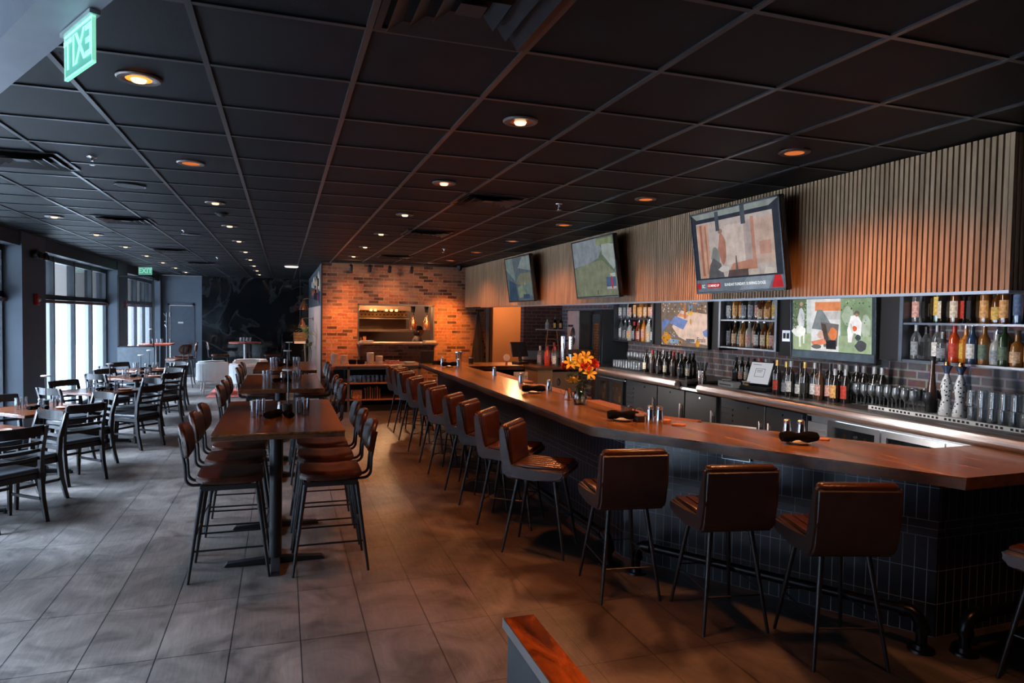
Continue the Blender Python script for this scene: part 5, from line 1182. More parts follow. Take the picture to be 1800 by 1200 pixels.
# ------------------------------------------------------------------ televisions
def scr(c, s=1.0):
    nm = 'screen %.3f %.3f %.3f %.2f' % (c[0], c[1], c[2], s)
    if nm in MATS: return MATS[nm]
    m, nt, b, out = base(nm); nt.nodes.remove(b)
    tc = N(nt, 'ShaderNodeTexCoord'); no = N(nt, 'ShaderNodeTexNoise'); no.inputs['Scale'].default_value = 9; no.inputs['Detail'].default_value = 5; no.inputs['Roughness'].default_value = 0.6
    nt.links.new(tc.outputs['Object'], no.inputs['Vector'])
    r = N(nt, 'ShaderNodeValToRGB'); r.color_ramp.elements[0].position = 0.3; r.color_ramp.elements[1].position = 0.7
    r.color_ramp.elements[0].color = c4([x * 0.75 for x in c]); r.color_ramp.elements[1].color = c4([min(1, x * 1.25) for x in c])
    e = N(nt, 'ShaderNodeEmission'); e.inputs['Strength'].default_value = s
    nt.links.new(no.outputs['Fac'], r.inputs['Fac']); nt.links.new(r.outputs['Color'], e.inputs['Color']); nt.links.new(e.outputs[0], out.inputs['Surface'])
    MATS[nm] = m; return m
def television(label, loc, rot, w, h, polys, texts=(), depth=0.05, mount=True, group=None, g=1.0):
    t = thing('television', label, 'television', loc, 0, group); t.rotation_euler = rot
    bm = BM(); box(bm, -w / 2, w / 2, 0.0, depth, 0, h, 0.006); finish('tv_housing', bm, mat('glossy black plastic', (0.01, 0.01, 0.012), 0.25), t)
    bm = BM(); b_ = 0.014
    for a, c, e, f in ((-w / 2, w / 2, 0, b_ * 1.4), (-w / 2, w / 2, h - b_, h), (-w / 2, -w / 2 + b_, 0, h), (w / 2 - b_, w / 2, 0, h)): box(bm, a, c, -0.008, 0.001, e, f)
    finish('tv_bezel', bm, mat('glossy black plastic', (0.01, 0.01, 0.012), 0.25), t, False)
    bm = BM(); ms = []; W_ = w - 2 * b_; Hh = h - 2.4 * b_
    for k, (c, pts) in enumerate(polys):
        m_ = scr(tuple(c), g)
        if m_ not in ms: ms.append(m_)
        vs = [bm.verts.new((-W_ / 2 + u * W_, -0.0006 - k * 0.00012, 1.4 * b_ + v * Hh)) for u, v in pts]
        f = bm.faces.new(vs); f.material_index = ms.index(m_)
    o = finish('tv_picture', bm, ms, t, False)
    for s_, u, v, sz, c in texts:
        text_mesh('screen_lettering', s_, sz, scr(c, g * 1.2), t, Matrix.Translation((-W_ / 2 + u * W_, -0.0075, 1.4 * b_ + v * Hh)) @ FRONT, 0.0002, True)
    if mount:
        bm = BM(); box(bm, -0.2, 0.2, depth, depth + 0.045, h * 0.3, h * 0.7); box(bm, -0.05, 0.05, depth + 0.04, depth + 0.10, h * 0.42, h * 0.58); finish('wall_bracket', bm, black_metal, t, False)
    return t
R4 = lambda u0, u1, v0, v1: [(u0, v0), (u1, v0), (u1, v1), (u0, v1)]
def blob(cx, cy, rx, ry, n=12, ph=0.0): return [(cx + rx * math.cos(2 * PI * i / n + ph) * (1 + 0.18 * math.sin(i * 2.3)), cy + ry * math.sin(2 * PI * i / n + ph)) for i in range(n)]
TILT = math.radians(8)
# big one : indoor scene with lower caption band
P1 = [((0.03, 0.035, 0.05), R4(0, 1, 0, 1)), ((0.22, 0.25, 0.24), [(0.06, 0.93), (0.9, 0.93), (1, 1), (0, 1)]), ((0.42, 0.36, 0.34), R4(0.05, 0.93, 0.17, 0.88)),
      ((0.46, 0.27, 0.2), R4(0.06, 0.2, 0.17, 0.86)), ((0.3, 0.13, 0.09), R4(0.09, 0.12, 0.2, 0.86)), ((0.32, 0.15, 0.1), R4(0.155, 0.175, 0.22, 0.84)),
      ((0.5, 0.42, 0.38), R4(0.4, 0.62, 0.32, 0.8)), ((0.36, 0.3, 0.29), R4(0.62, 0.72, 0.3, 0.82)), ((0.45, 0.33, 0.28), R4(0.72, 0.93, 0.3, 0.82)),
      ((0.4, 0.2, 0.15), R4(0.7, 0.735, 0.25, 0.85)), ((0.42, 0.2, 0.14), [(0.42, 0.24), (0.74, 0.24), (0.74, 0.36), (0.48, 0.33)]), ((0.1, 0.07, 0.07), [(0.4, 0.17), (0.66, 0.17), (0.64, 0.25), (0.42, 0.25)]),
      ((0.34, 0.16, 0.12), blob(0.36, 0.52, 0.045, 0.2)), ((0.26, 0.16, 0.13), blob(0.35, 0.74, 0.025, 0.035)), ((0.2, 0.2, 0.2), blob(0.27, 0.42, 0.05, 0.14)), ((0.1, 0.1, 0.11), [(0.16, 0.17), (0.36, 0.17), (0.33, 0.34), (0.24, 0.42), (0.19, 0.33)]),
      ((0.5, 0.46, 0.44), blob(0.36, 0.27, 0.06, 0.04)), ((0.12, 0.1, 0.1), [(0.5, 0.24), (0.53, 0.24), (0.52, 0.42), (0.51, 0.42)]), ((0.42, 0.24, 0.19), R4(0.78, 0.9, 0.4, 0.55)), ((0.5, 0.43, 0.38), R4(0.64, 0.76, 0.17, 0.24)), ((0.5, 0.45, 0.4), [(0.8, 0.17), (0.9, 0.17), (0.92, 0.23), (0.83, 0.25)]),
      ((0.06, 0.07, 0.09), [(0.28, 0), (0.34, 0), (0.2, 0.95), (0.14, 0.95)] if False else R4(0.3, 0.345, 0.75, 0.99)), ((0.06, 0.07, 0.09), R4(0.6, 0.65, 0.78, 1.0)), ((0.14, 0.17, 0.21), R4(0, 1, 0.0, 0.15)), ((0.22, 0.26, 0.31), [(0.52, 0.0), (0.84, 0.0), (0.9, 0.15), (0.62, 0.15)]),
      ((0.45, 0.03, 0.04), R4(0.0, 0.045, 0.03, 0.11)), ((0.45, 0.03, 0.04), R4(0.13, 0.3, 0.04, 0.105)), ((0.5, 0.03, 0.04), [(0.87, 0.01), (0.99, 0.01), (0.97, 0.15), (0.91, 0.15)])]
television('big tilted television on the slatted soffit, showing a room scene above a news caption', (3.585, 4.77, 2.115), (TILT, 0, -PI / 2), 1.16, 0.715, P1,
           [('COMING UP', 0.215, 0.07, 0.029, (0.8, 0.75, 0.75)), ('SUNDAY FUNDAY: SURFING DOGS', 0.585, 0.072, 0.033, (0.75, 0.78, 0.8)), ('SC', 0.085, 0.065, 0.04, (0.8, 0.8, 0.8))], g=0.8)
P2 = [((0.10, 0.125, 0.09), R4(0, 1, 0, 1)), ((0.15, 0.165, 0.115), [(0, 0), (1, 0), (1, 0.35), (0.7, 0.62), (0.4, 0.6), (0, 0.52)]), ((0.17, 0.19, 0.215), [(0, 0.54), (0.35, 0.58), (0.62, 0.66), (0.72, 0.8), (0.62, 1), (0, 1)]), ((0.24, 0.27, 0.26), [(0.72, 0.72), (0.95, 0.44), (1, 0.5), (1, 0.85), (0.72, 0.92)]), ((0.16, 0.19, 0.11), R4(0.6, 0.97, 0.88, 0.98)),
      ((0.06, 0.09, 0.17), R4(0.76, 0.97, 0.16, 0.32)), ((0.3, 0.3, 0.3), R4(0.76, 0.97, 0.12, 0.16)), ((0.3, 0.33, 0.33), R4(0.86, 0.97, 0.32, 0.38)), ((0.4, 0.03, 0.04), R4(0.87, 0.9, 0.13, 0.33)), ((0.03, 0.03, 0.03), R4(0.535, 0.55, 0.04, 0.11)), ((0.02, 0.03, 0.02), R4(0, 1, 0, 0.012))]
television('middle tilted television on the slatted soffit, showing a green golf course', (3.585, 7.45, 2.12), (TILT, 0, -PI / 2), 1.16, 0.72, P2, g=0.85)
P3 = [((0.07, 0.09, 0.105), R4(0, 1, 0, 1)), ((0.12, 0.15, 0.15), [(0, 0.75), (0.35, 0.45), (0.3, 1), (0, 1)]), ((0.1, 0.13, 0.12), [(0.5, 0.2), (0.95, 0.1), (1, 0.45), (0.55, 0.35)]), ((0.12, 0.12, 0.09), [(0.35, 0.4), (0.55, 0.62), (0.95, 0.62), (0.98, 0.4), (0.6, 0.35)]), ((0.15, 0.18, 0.18), [(0.5, 0.75), (0.7, 0.98), (1, 0.98), (1, 0.65)]), ((0.03, 0.05, 0.08), [(0.02, 0.0), (0.4, 0.0), (0.36, 0.4), (0.1, 0.5)]), ((0.14, 0.17, 0.12), [(0.45, 0.06), (0.75, 0.1), (0.6, 0.36), (0.42, 0.3)]), ((0.03, 0.05, 0.09), R4(0.62, 0.85, 0.04, 0.14)), ((0.22, 0.2, 0.15), blob(0.72, 0.38, 0.02, 0.02))]
television('tilted television on the slatted soffit, next to the brick wall end', (3.585, 10.2, 2.12), (TILT, 0, -PI / 2), 1.2, 0.72, P3, g=0.85)
P4 = [((0.03, 0.04, 0.05), R4(0, 1, 0, 1)), ((0.42, 0.46, 0.44), R4(0.02, 0.96, 0.13, 1.0)), ((0.27, 0.33, 0.2), R4(0.02, 0.26, 0.13, 0.42)), ((0.09, 0.12, 0.07), [(0.02, 0.5), (0.2, 0.4), (0.2, 1), (0.02, 1)]), ((0.4, 0.42, 0.45), blob(0.13, 0.66, 0.045, 0.2)), ((0.35, 0.22, 0.16), blob(0.13, 0.92, 0.02, 0.04)), ((0.6, 0.6, 0.57), blob(0.1, 0.45, 0.09, 0.1)), ((0.6, 0.6, 0.57), R4(0.1, 0.125, 0.18, 0.42)), ((0.6, 0.6, 0.57), R4(0.155, 0.175, 0.24, 0.42)),
      ((0.5, 0.5, 0.5), R4(0.26, 0.6, 0.13, 1.0)), ((0.5, 0.18, 0.08), R4(0.31, 0.62, 0.8, 0.95)), ((0.4, 0.38, 0.38), R4(0.4, 0.62, 0.66, 0.79)), ((0.15, 0.17, 0.18), [(0.27, 0.5), (0.34, 0.82), (0.4, 0.82), (0.5, 0.6), (0.42, 0.48)]), ((0.13, 0.11, 0.11), [(0.38, 0.62), (0.6, 0.58), (0.58, 0.22), (0.42, 0.2)]), ((0.5, 0.15, 0.06), blob(0.53, 0.42, 0.05, 0.11)), ((0.55, 0.18, 0.1), [(0.26, 0.28), (0.42, 0.34), (0.46, 0.26), (0.3, 0.2)]), ((0.02, 0.02, 0.025), R4(0.45, 0.57, 0.17, 0.32)), ((0.1, 0.1, 0.1), blob(0.33, 0.2, 0.06, 0.04)), ((0.5, 0.32, 0.26), blob(0.4, 0.4, 0.06, 0.07)),
      ((0.16, 0.22, 0.13), R4(0.62, 0.96, 0.4, 1.0)), ((0.28, 0.33, 0.25), blob(0.7, 0.72, 0.06, 0.16)), ((0.3, 0.35, 0.28), blob(0.9, 0.55, 0.05, 0.2)), ((0.25, 0.32, 0.2), R4(0.6, 0.96, 0.13, 0.4)), ((0.62, 0.6, 0.6), [(0.72, 0.3), (0.76, 0.3), (0.79, 0.45), (0.86, 0.4), (0.87, 0.62), (0.82, 0.74), (0.75, 0.72), (0.71, 0.5)]), ((0.12, 0.1, 0.09), blob(0.815, 0.76, 0.03, 0.045)), ((0.5, 0.1, 0.04), blob(0.79, 0.52, 0.028, 0.045)), ((0.06, 0.06, 0.07), blob(0.86, 0.25, 0.06, 0.09)), ((0.05, 0.06, 0.07), blob(0.83, 0.38, 0.03, 0.05)), ((0.06, 0.08, 0.1), R4(0.02, 1, 0.0, 0.12))]
P4b = []
for i in range(110):
    z_ = i % 3
    u, v = ((random.uniform(0.03, 0.085), random.uniform(0.45, 0.98)), (random.uniform(0.63, 0.95), random.uniform(0.42, 0.98)), (random.uniform(0.16, 0.21), random.uniform(0.5, 0.98)))[z_]
    c = random.choice([(0.06, 0.1, 0.045), (0.12, 0.17, 0.09), (0.24, 0.3, 0.18), (0.04, 0.06, 0.03), (0.3, 0.34, 0.27)])
    a = random.uniform(0.004, 0.011); P4b.append((c, [(u - a, v - a), (u + a * 0.6, v - a * 1.6), (u + a, v + a), (u - a * 0.4, v + a * 1.8)]))
ki = next(i for i, (c, p) in enumerate(P4) if c == (0.62, 0.6, 0.6)); P4 = P4[:ki] + P4b + P4[ki:]
P4 += [((0.3, 0.28, 0.27), [(0.76, 0.3), (0.775, 0.3), (0.79, 0.44), (0.78, 0.46)]), ((0.45, 0.44, 0.43), [(0.74, 0.6), (0.76, 0.6), (0.78, 0.46), (0.76, 0.44)]), ((0.3, 0.16, 0.1), blob(0.815, 0.735, 0.018, 0.028)), ((0.5, 0.5, 0.49), blob(0.13, 0.62, 0.02, 0.12)), ((0.06, 0.045, 0.04), [(0.4, 0.6), (0.46, 0.58), (0.5, 0.3), (0.44, 0.34)])]
television('lower wall television showing three side by side pictures of people with dogs', (5.19, 5.42, 1.485), (math.radians(2), 0, -PI / 2), 1.12, 0.64, P4, (), depth=0.06, g=1.25)
P5 = [((0.14, 0.1, 0.08), R4(0, 1, 0, 1)), ((0.5, 0.35, 0.28), [(0.25, 0.42), (0.45, 0.78), (1, 0.7), (1, 0.06), (0.62, 0.1), (0.4, 0.2)]), ((0.13, 0.17, 0.33), [(0.2, 0.5), (0.32, 0.66), (0.6, 0.56), (0.5, 0.36)]), ((0.5, 0.2, 0.12), [(0.36, 0.66), (0.42, 0.72), (0.62, 0.68), (0.58, 0.62)]), ((0.1, 0.14, 0.3), [(0.02, 0.3), (0.22, 0.55), (0.1, 0.6), (0.02, 0.52)]), ((0.13, 0.17, 0.33), [(0.9, 0.34), (1, 0.4), (1, 0.22), (0.93, 0.24)]), ((0.35, 0.13, 0.05), R4(0.52, 0.56, 0.6, 0.98)), ((0.55, 0.3, 0.04), R4(0.6, 0.7, 0.68, 0.76)), ((0.12, 0.18, 0.24), R4(0.62, 0.7, 0.76, 0.9)), ((0.4, 0.17, 0.02), blob(0.12, 0.16, 0.1, 0.14)), ((0.4, 0.17, 0.02), blob(0.8, 0.08, 0.04, 0.08)), ((0.16, 0.22, 0.3), R4(0.2, 0.4, 0.05, 0.14)), ((0.45, 0.2, 0.03), blob(0.66, 0.54, 0.015, 0.07)), ((0.1, 0.1, 0.12), R4(0.56, 0.74, 0.1, 0.17))]
for i in range(90):
    u, v = random.random(), random.uniform(0.72, 1.0) if i % 3 else random.uniform(0, 0.3)
    if v < 0.3: u *= 0.5
    c = random.choice([(0.4, 0.16, 0.03), (0.12, 0.2, 0.34), (0.35, 0.33, 0.33), (0.06, 0.04, 0.04), (0.5, 0.28, 0.12)])
    u = min(max(u, 0.03), 0.97); v = min(max(v, 0.03), 0.97)
    P5.append((c, R4(u - 0.012, u + 0.012, v - 0.015, v + 0.015)))
television('lower wall television showing a basketball game and orange crowd', (5.19, 8.06, 1.495), (math.radians(2), 0, -PI / 2), 1.16, 0.66, P5, [('Finals', 0.88, 0.16, 0.09, (0.1, 0.08, 0.08))], depth=0.06, g=1.25)

# ------------------------------------------------------------------ fridge, machine, beer tower, corner cabinet
t = thing('tall_fridge', 'tall black glass fronted fridge between shelf and porthole machine', 'fridge', (5.0, 10.52, 0), -PI / 2)
bm = BM(); box(bm, 0, 0.34, 0.0, 0.48, 0.05, 2.02, 0.01); finish('fridge_body', bm, cool, t)
bm = BM(); box(bm, 0.02, 0.32, -0.03, 0.0, 0.2, 1.95, 0.004); finish('fridge_door', bm, mat('dark door glass', (0.02, 0.025, 0.03), 0.08), t)
bm = BM(); box(bm, 0.09, 0.27, -0.034, -0.03, 1.15, 1.8); finish('amber_panel', bm, brick('amber bottle grid', (0.35, 0.1, 0.02), (0.16, 0.04, 0.01), (0.03, 0.01, 0.005), 'xz', 0.05, 0.045, 0.006), t, False)
t = thing('frozen_drink_machine', 'tall stainless machine with round porthole and lever beside the black fridge', 'drink machine', (4.72, 10.98, 1.14), -PI / 2)
bm = BM(); box(bm, 0, 0.44, 0.03, 0.42, 0.1, 0.86, 0.01); finish('machine_body', bm, dark_steel, t)
bm = BM(); box(bm, 0, 0.44, 0.0, 0.03, 0.1, 0.86, 0.004); finish('front_panel', bm, mat('white steel face', (0.5, 0.5, 0.52), 0.35, 0.4), t, False)
bm = BM(); lathe(bm, [(0, 0.03), (0.05, 0.028), (0.075, 0.02), (0.10, 0.0)], 26, sy=1.6); bmesh.ops.transform(bm, matrix=Matrix.Translation((0.24, 0.0, 0.42)) @ Matrix.Rotation(PI / 2, 4, 'X'), verts=bm.verts); finish('porthole', bm, mat('smoked porthole', (0.08, 0.09, 0.1), 0.1, 0.6), t)
bm = BM(); tube(bm, [(0.10, -0.03, 0.34), (0.0, -0.16, 0.35), (-0.06, -0.2, 0.35)], 0.016, 10); cyl(bm, (0.24, 0, 0.6), (0.18, -0.06, 0.6), 0.02); finish('lever', bm, dark_steel, t)
for lx in (0.04, 0.4):
    bm = BM(); cyl(bm, (lx, 0.06, 0.0), (lx, 0.06, 0.1), 0.02); finish('machine_leg', bm, steel, t)
bm = BM(); box(bm, 4.62, 5.45, 10.54, 11.6, 0.95, 1.138); tag(finish('corner_counter', bm, black_paint), 'black counter block carrying the stainless porthole machine', 'counter')
t = thing('corner_cabinet', 'olive brown cabinet end panel with a round knob behind the lily vase', 'cabinet', (3.86, 10.15, 0))
olive = mat('olive brown laminate', (0.16, 0.085, 0.035), 0.45, 0, 0.1, 3)
bm = BM(); box(bm, 0, 0.26, 0, 0.6, 0.02, 1.04, 0.004); finish('side_panel', bm, olive, t, False)
bm = BM(); box(bm, 0.265, 0.72, 0.02, 0.6, 0.02, 1.0, 0.004); finish('door_panel', bm, mat('dark olive laminate', (0.10, 0.055, 0.03), 0.45, 0, 0.1, 3), t, False)
bm = BM(); box(bm, -0.02, 0.74, -0.03, 0.62, 1.04, 1.08, 0.006); finish('cabinet_top', bm, wood('dark walnut top', (0.04, 0.018, 0.008), (0.10, 0.045, 0.02), 'x', 0.35), t, False)
bm = BM(); lathe(bm, [(0, 0.04), (0.025, 0.03), (0.03, 0.0)], 14); bmesh.ops.transform(bm, matrix=Matrix.Translation((0.2, 0, 0.86)) @ Matrix.Rotation(PI / 2, 4, 'X'), verts=bm.verts); finish('round_knob', bm, chrome, t)
bm = BM(); lathe(bm, [(0.02, 0.02), (0.036, 0.02), (0.04, 0.0)], 16, sy=1.7); bmesh.ops.transform(bm, matrix=Matrix.Translation((0.36, 0.02, 0.84)) @ Matrix.Rotation(PI / 2, 4, 'X'), verts=bm.verts); finish('oval_lock', bm, chrome, t)
t = thing('beer_tower', 'pair of polished steel beer tower columns joined by a dark wooden block', 'beer tower', (4.42, 10.45, 1.08))
for dx, dy in ((0.0, 0.0), (0.09, -0.12)):
    bm = BM(); cyl(bm, (dx, dy, 0), (dx, dy, 0.47), 0.04, n=18); cyl(bm, (dx, dy, 0.47), (dx, dy, 0.49), 0.044, n=18); finish('tower_column', bm, chrome, t)
bm = BM(); box(bm, 0.05, 0.45, -0.2, -0.08, 0.2, 0.28, 0.006); finish('tap_block', bm, wood('dark walnut top', (0.04, 0.018, 0.008), (0.10, 0.045, 0.02), 'x', 0.35), t)
for k in range(3): bm = BM(); tube(bm, [(0.12 + k * 0.12, -0.2, 0.24), (0.12 + k * 0.12, -0.25, 0.22), (0.12 + k * 0.12, -0.25, 0.17)], 0.009, 8); finish('tap_spout', bm, chrome, t)
for i, (x, y, sp) in enumerate(((4.16, 10.5, ('std', 'red', 'red', 'redcap')), (4.24, 10.35, ('std', 'clear', 'white', 'redcap')), (4.33, 10.62, ('tall', 'red', 'white', 'redcap')), (4.08, 10.62, ('std', 'clear', 'grey', 'greycap')))):
    put_bottle(sp, (x, y, 1.081), -PI / 2, '%s bottle with %s cap by the beer tower, %s from the kitchen side' % (colw[sp[1]], sp[3].replace('cap', ''), ORD[i]), 'red and clear bottles by the beer tower', 1.15)
t = thing('wall_rack', 'copper coloured ladder rack with a small shelf of bottles behind the beer tower', 'rack', (4.75, 11.75, 1.14), -0.6)
bm = BM()
for s_ in (-0.14, 0.14): tube(bm, [(s_, 0, 0), (s_ * 0.6, 0, 0.5)], 0.014, 8)
for zz in (0.1, 0.22, 0.34): tube(bm, [(-0.13, 0, zz), (0.13, 0, zz)], 0.01, 6)
finish('rack_frame', bm, mat('orange wood', (0.4, 0.12, 0.03), 0.5), t)
bm = BM(); box(bm, -0.3, 0.25, -0.12, 0.12, 0.5, 0.52, 0.004); finish('rack_shelf', bm, mat('pinkish shelf', (0.45, 0.28, 0.24), 0.5), t, False)
for i, (dx, sp) in enumerate(((-0.1, ('wide', 'pale', 'grey', 'greycap')), (0.05, ('std', 'dark', 'yellow', 'blackcap')), (0.16, ('std', 'dark', 'orange', 'blackcap')))):
    put_bottle(sp, (4.75 + dx * 0.83, 11.75 - dx * 0.56, 1.661), -PI / 2, '%s jar bottle on the small rack shelf by the porthole machine, %s one' % (colw[sp[1]], ORD[i]), 'jars on the rack shelf', 0.8)
t = thing('cleaning_cloths', 'hanging striped grey bar towels under the short end of the bar', 'towel', (3.62, 10.62, 0))
bm = BM()
n = 14; a_ = []; b_ = []
for i in range(n + 1): a_.append(bm.verts.new((0.02 * math.sin(i * 1.4), 0, 0.95)) if False else bm.verts.new((i * 0.022, 0.012 * math.sin(i * 1.5), 0.97))); b_.append(bm.verts.new((i * 0.022, 0.02 * math.sin(i * 1.5 + 0.4), 0.62)))
for i in range(n): bm.faces.new((a_[i], a_[i + 1], b_[i + 1], b_[i]))
o = finish('towel_cloth', bm, mat('grey striped towel', (0.25, 0.27, 0.3), 0.9, 0, 0.5, 20), t); md = o.modifiers.new('s', 'SOLIDIFY'); md.thickness = 0.006

# ------------------------------------------------------------------ service shelf under the pass
t = thing('service_shelf', 'low open service shelf unit of steel and wood against the brick wall', 'shelf unit', (0.84, 13.3, 0))
W_ = 1.7; fm = mat('grey steel frame', (0.2, 0.21, 0.24), 0.4, 0.6)
bm = BM()
for x in (0, 0.33, W_): box(bm, x, x + 0.04, 0, 0.04, 0.0, 0.88); box(bm, x, x + 0.04, 0.86, 0.9, 0.0, 0.88)
box(bm, 0, W_ + 0.04, 0, 0.03, 0.82, 0.88); finish('shelf_frame', bm, fm, t, False)
bm = BM(); box(bm, -0.02, W_ + 0.1, -0.02, 0.95, 0.88, 0.91, 0.003); finish('shelf_top', bm, wood('pinkish oak', (0.25, 0.13, 0.09), (0.4, 0.24, 0.17), 'x', 0.4), t, False)
for z in (0.56, 0.24):
    bm = BM(); box(bm, 0.0, W_ + 0.04, 0.0, 0.9, z - 0.025, z, 0.003); finish('shelf_board', bm, wood('copper oak', (0.2, 0.08, 0.04), (0.35, 0.16, 0.09), 'x', 0.4), t, False)
bm = BM(); box(bm, 0, W_, 0.05, 0.85, 0, 0.12); box(bm, 0, W_ + .04, 0.9, 0.92, 0.1, 0.88); finish('plinth', bm, black_paint, t, False)
for i in range(13):
    for j in range(2): put_tum((1.24 + i * 0.085, 13.42 + j * 0.12, 0.562), 'clear tumbler in the ranks on the middle board of the service shelf', 'tumblers on the service shelf')
plw = mat('speckled cream china', (0.55, 0.47, 0.42), 0.35)
stack0 = None
for x, y, hh, lb in ((0.94, 13.5, 0.2, 'tall stack of cream plates at the partition end of the service shelf'), (1.12, 13.5, 0.17, 'stack of cream plates, second from the partition on the service shelf'), (1.62, 13.5, 0.22, 'tallest stack of cream plates under the kitchen pass'), (1.79, 13.5, 0.15, 'shorter stack of cream plates under the kitchen pass')):
    bm = BM(); pr = [(0, 0)]; k = 0
    while k * 0.016 < hh: pr += [(0.06, k * 0.016), (0.072, k * 0.016 + 0.006), (0.072, k * 0.016 + 0.012), (0.066, k * 0.016 + 0.014)]; k += 1
    pr.append((0, k * 0.016)); lathe(bm, pr, 22); o = tag(finish('plate_stack', bm, plw), lb, 'plates', 'plate stacks on the service shelf'); o.location = (x, y, 0.911)
for x, lb in ((1.28, 'dark bundle of napkins between plate stacks, partition side'), (1.44, 'dark bundle of napkins beside the tallest plate stack')):
    bm = BM(); box(bm, -0.07, 0.07, -0.06, 0.06, 0, 0.09, 0.02, 2); o = tag(finish('napkin_bundle', bm, black_fabric), lb, 'napkins', 'napkin bundles'); o.location = (x, 13.5, 0.911)
bm = BM()
for i in range(9): box(bm, -0.14 + i * 0.031, -0.112 + i * 0.031, -0.04, 0.04, 0, 0.07, 0.003)
o = tag(finish('sugar_box', bm, mat('reddish packets', (0.4, 0.16, 0.13), 0.6, 0, 0.6, 30)), 'box of reddish packets toward the bar end of the service shelf', 'box'); o.location = (2.05, 13.5, 0.911)
bm = BM(); box(bm, -0.1, 0.1, -0.06, 0.06, 0, 0.05, 0.02, 2); o = tag(finish('folded_menu', bm, mat('pale blue grey cloth', (0.3, 0.34, 0.38), 0.7)), 'pale folded cloth behind the far bar stools on the service shelf', 'cloth'); o.location = (2.38, 13.45, 0.911); o.rotation_euler.z = 0.3
t = thing('menu_basket', 'pale slatted basket on the bottom board of the service shelf', 'basket', (1.36, 13.45, 0.241)); bm = BM(); box(bm, -0.1, 0.1, -0.08, -0.07, 0, 0.17); box(bm, -0.1, 0.1, 0.07, 0.08, 0, 0.17); box(bm, -0.1, -0.09, -0.08, 0.08, 0, 0.17); box(bm, 0.09, 0.1, -0.08, 0.08, 0, 0.17); box(bm, -0.1, 0.1, -0.08, 0.08, 0, 0.01); finish('basket_wall', bm, mat('pale cane', (0.5, 0.25, 0.15), 0.6, 0, 0.6, 40), t, False)
for i in range(7):
    bm = BM(); box(bm, -0.013, 0.013, -0.08, 0.08, 0, 0.2 + 0.02 * (i % 3), 0.002); o = tag(finish('menu_book', bm, mat('brown menu cover %d' % (i % 3), ((0.18, 0.07, 0.03), (0.08, 0.05, 0.04), (0.3, 0.12, 0.06))[i % 3], 0.6)), 'upright menu book in the row beside the basket, %s from it' % ORD[i], 'book', 'menu books on the bottom board'); o.location = (1.52 + i * 0.045, 13.45, 0.241)

# ------------------------------------------------------------------ kitchen beyond the pass
kwall = mat('warm grey kitchen wall', (0.20, 0.125, 0.085), 0.6, 0, 0.05, 2)
bm = BM(); box(bm, 0.8, 4.3, 17.6, 17.7, 0, CEIL); box(bm, 4.3, 4.4, 14.6, 17.6, 0, CEIL); struct('wall_kitchen.001', bm, kwall)
t = thing('pass_frame', 'steel framed kitchen pass opening with projecting steel ledge', 'serving hatch', (px0, PY, 0))
W_ = px1 - px0
bm = BM(); box(bm, 0, 0.03, -0.03, 0.2, pz0, pz1); box(bm, W_ - 0.03, W_, -0.03, 0.2, pz0, pz1); box(bm, 0, W_, -0.03, 0.2, pz1 - 0.03, pz1); finish('opening_frame', bm, steel, t, False)
bm = BM(); box(bm, -0.02, W_ + 0.02, -0.38, 0.3, pz0 - 0.0, pz0 + 0.035, 0.004); finish('pass_ledge', bm, mat('warm stainless', (0.55, 0.42, 0.34), 0.35, 0.9), t, False)
for x in (0.02, W_ - 0.06):
    bm = BM(); a_ = [bm.verts.new((xx, yy, pz0 + zz)) for xx in (x, x + 0.04) for yy, zz in ((-0.34, 0), (0, 0), (0, -0.32), (-0.04, -0.32), (-0.04, -0.05), (-0.34, -0.04))]
    bm.faces.new(a_[:6]); bm.faces.new(a_[6:][::-1])
    for i in range(6): bm.faces.new((a_[i], a_[(i + 1) % 6], a_[6 + (i + 1) % 6], a_[6 + i]))
    finish('ledge_bracket', bm, fm, t, False)
for dx, lb in ((1.18, 'copper heat lamp hanging in the kitchen pass, one toward the middle'), (1.47, 'copper heat lamp hanging in the kitchen pass, one over the cook')):
    t = thing('heat_lamp', lb, 'heat lamp', (px0 + dx, PY + 0.12, 0), 0, 'copper heat lamps in the pass')
    bm = BM(); cyl(bm, (0, 0, 2.07), (0, 0, 1.94), 0.05, 0.036, 14); finish('lamp_canopy', bm, black_paint, t)
    bm = BM(); tube(bm, [(0, 0, 1.96), (0.015, 0, 1.9), (0, 0, 1.84)], 0.008, 6); finish('lamp_cord', bm, black_paint, t)
    bm = BM(); lathe(bm, [(0.0, 1.88), (0.03, 1.875), (0.034, 1.80), (0.072, 1.74), (0.08, 1.57), (0.074, 1.57), (0.066, 1.73), (0, 1.78)], 18); finish('lamp_shade', bm, copper, t)
    bm = BM(); lathe(bm, [(0, 1.60), (0.05, 1.61), (0.035, 1.66), (0, 1.68)], 12); finish('lamp_bulb', bm, emis('hot lamp bulb', (1, 0.45, 0.12), 6), t)
t = thing('kitchen_hood', 'steel shelving and cook line with glowing bulbs behind the kitchen pass', 'kitchen shelving', (0.95, 16.6, 0))
ks = mat('warm stainless', (0.55, 0.42, 0.34), 0.35, 0.9)
bm = BM(); box(bm, 0, 2.0, 0, 0.8, 1.98, 2.5); finish('hood_canopy', bm, mat('tan steel', (0.3, 0.19, 0.13), 0.4, 0.4), t, False)
bm = BM(); box(bm, 0, 1.95, -0.2, 0.3, 1.78, 1.80); box(bm, 0, 2.05, -0.4, 0.3, 1.48, 1.53); finish('rack_shelf', bm, ks, t, False)
bm = BM(); box(bm, 0, 1.95, 0.3, 0.34, 1.52, 1.98); finish('rack_back', bm, mat('dark tan steel', (0.12, 0.075, 0.05), 0.35, 0.5), t, False)
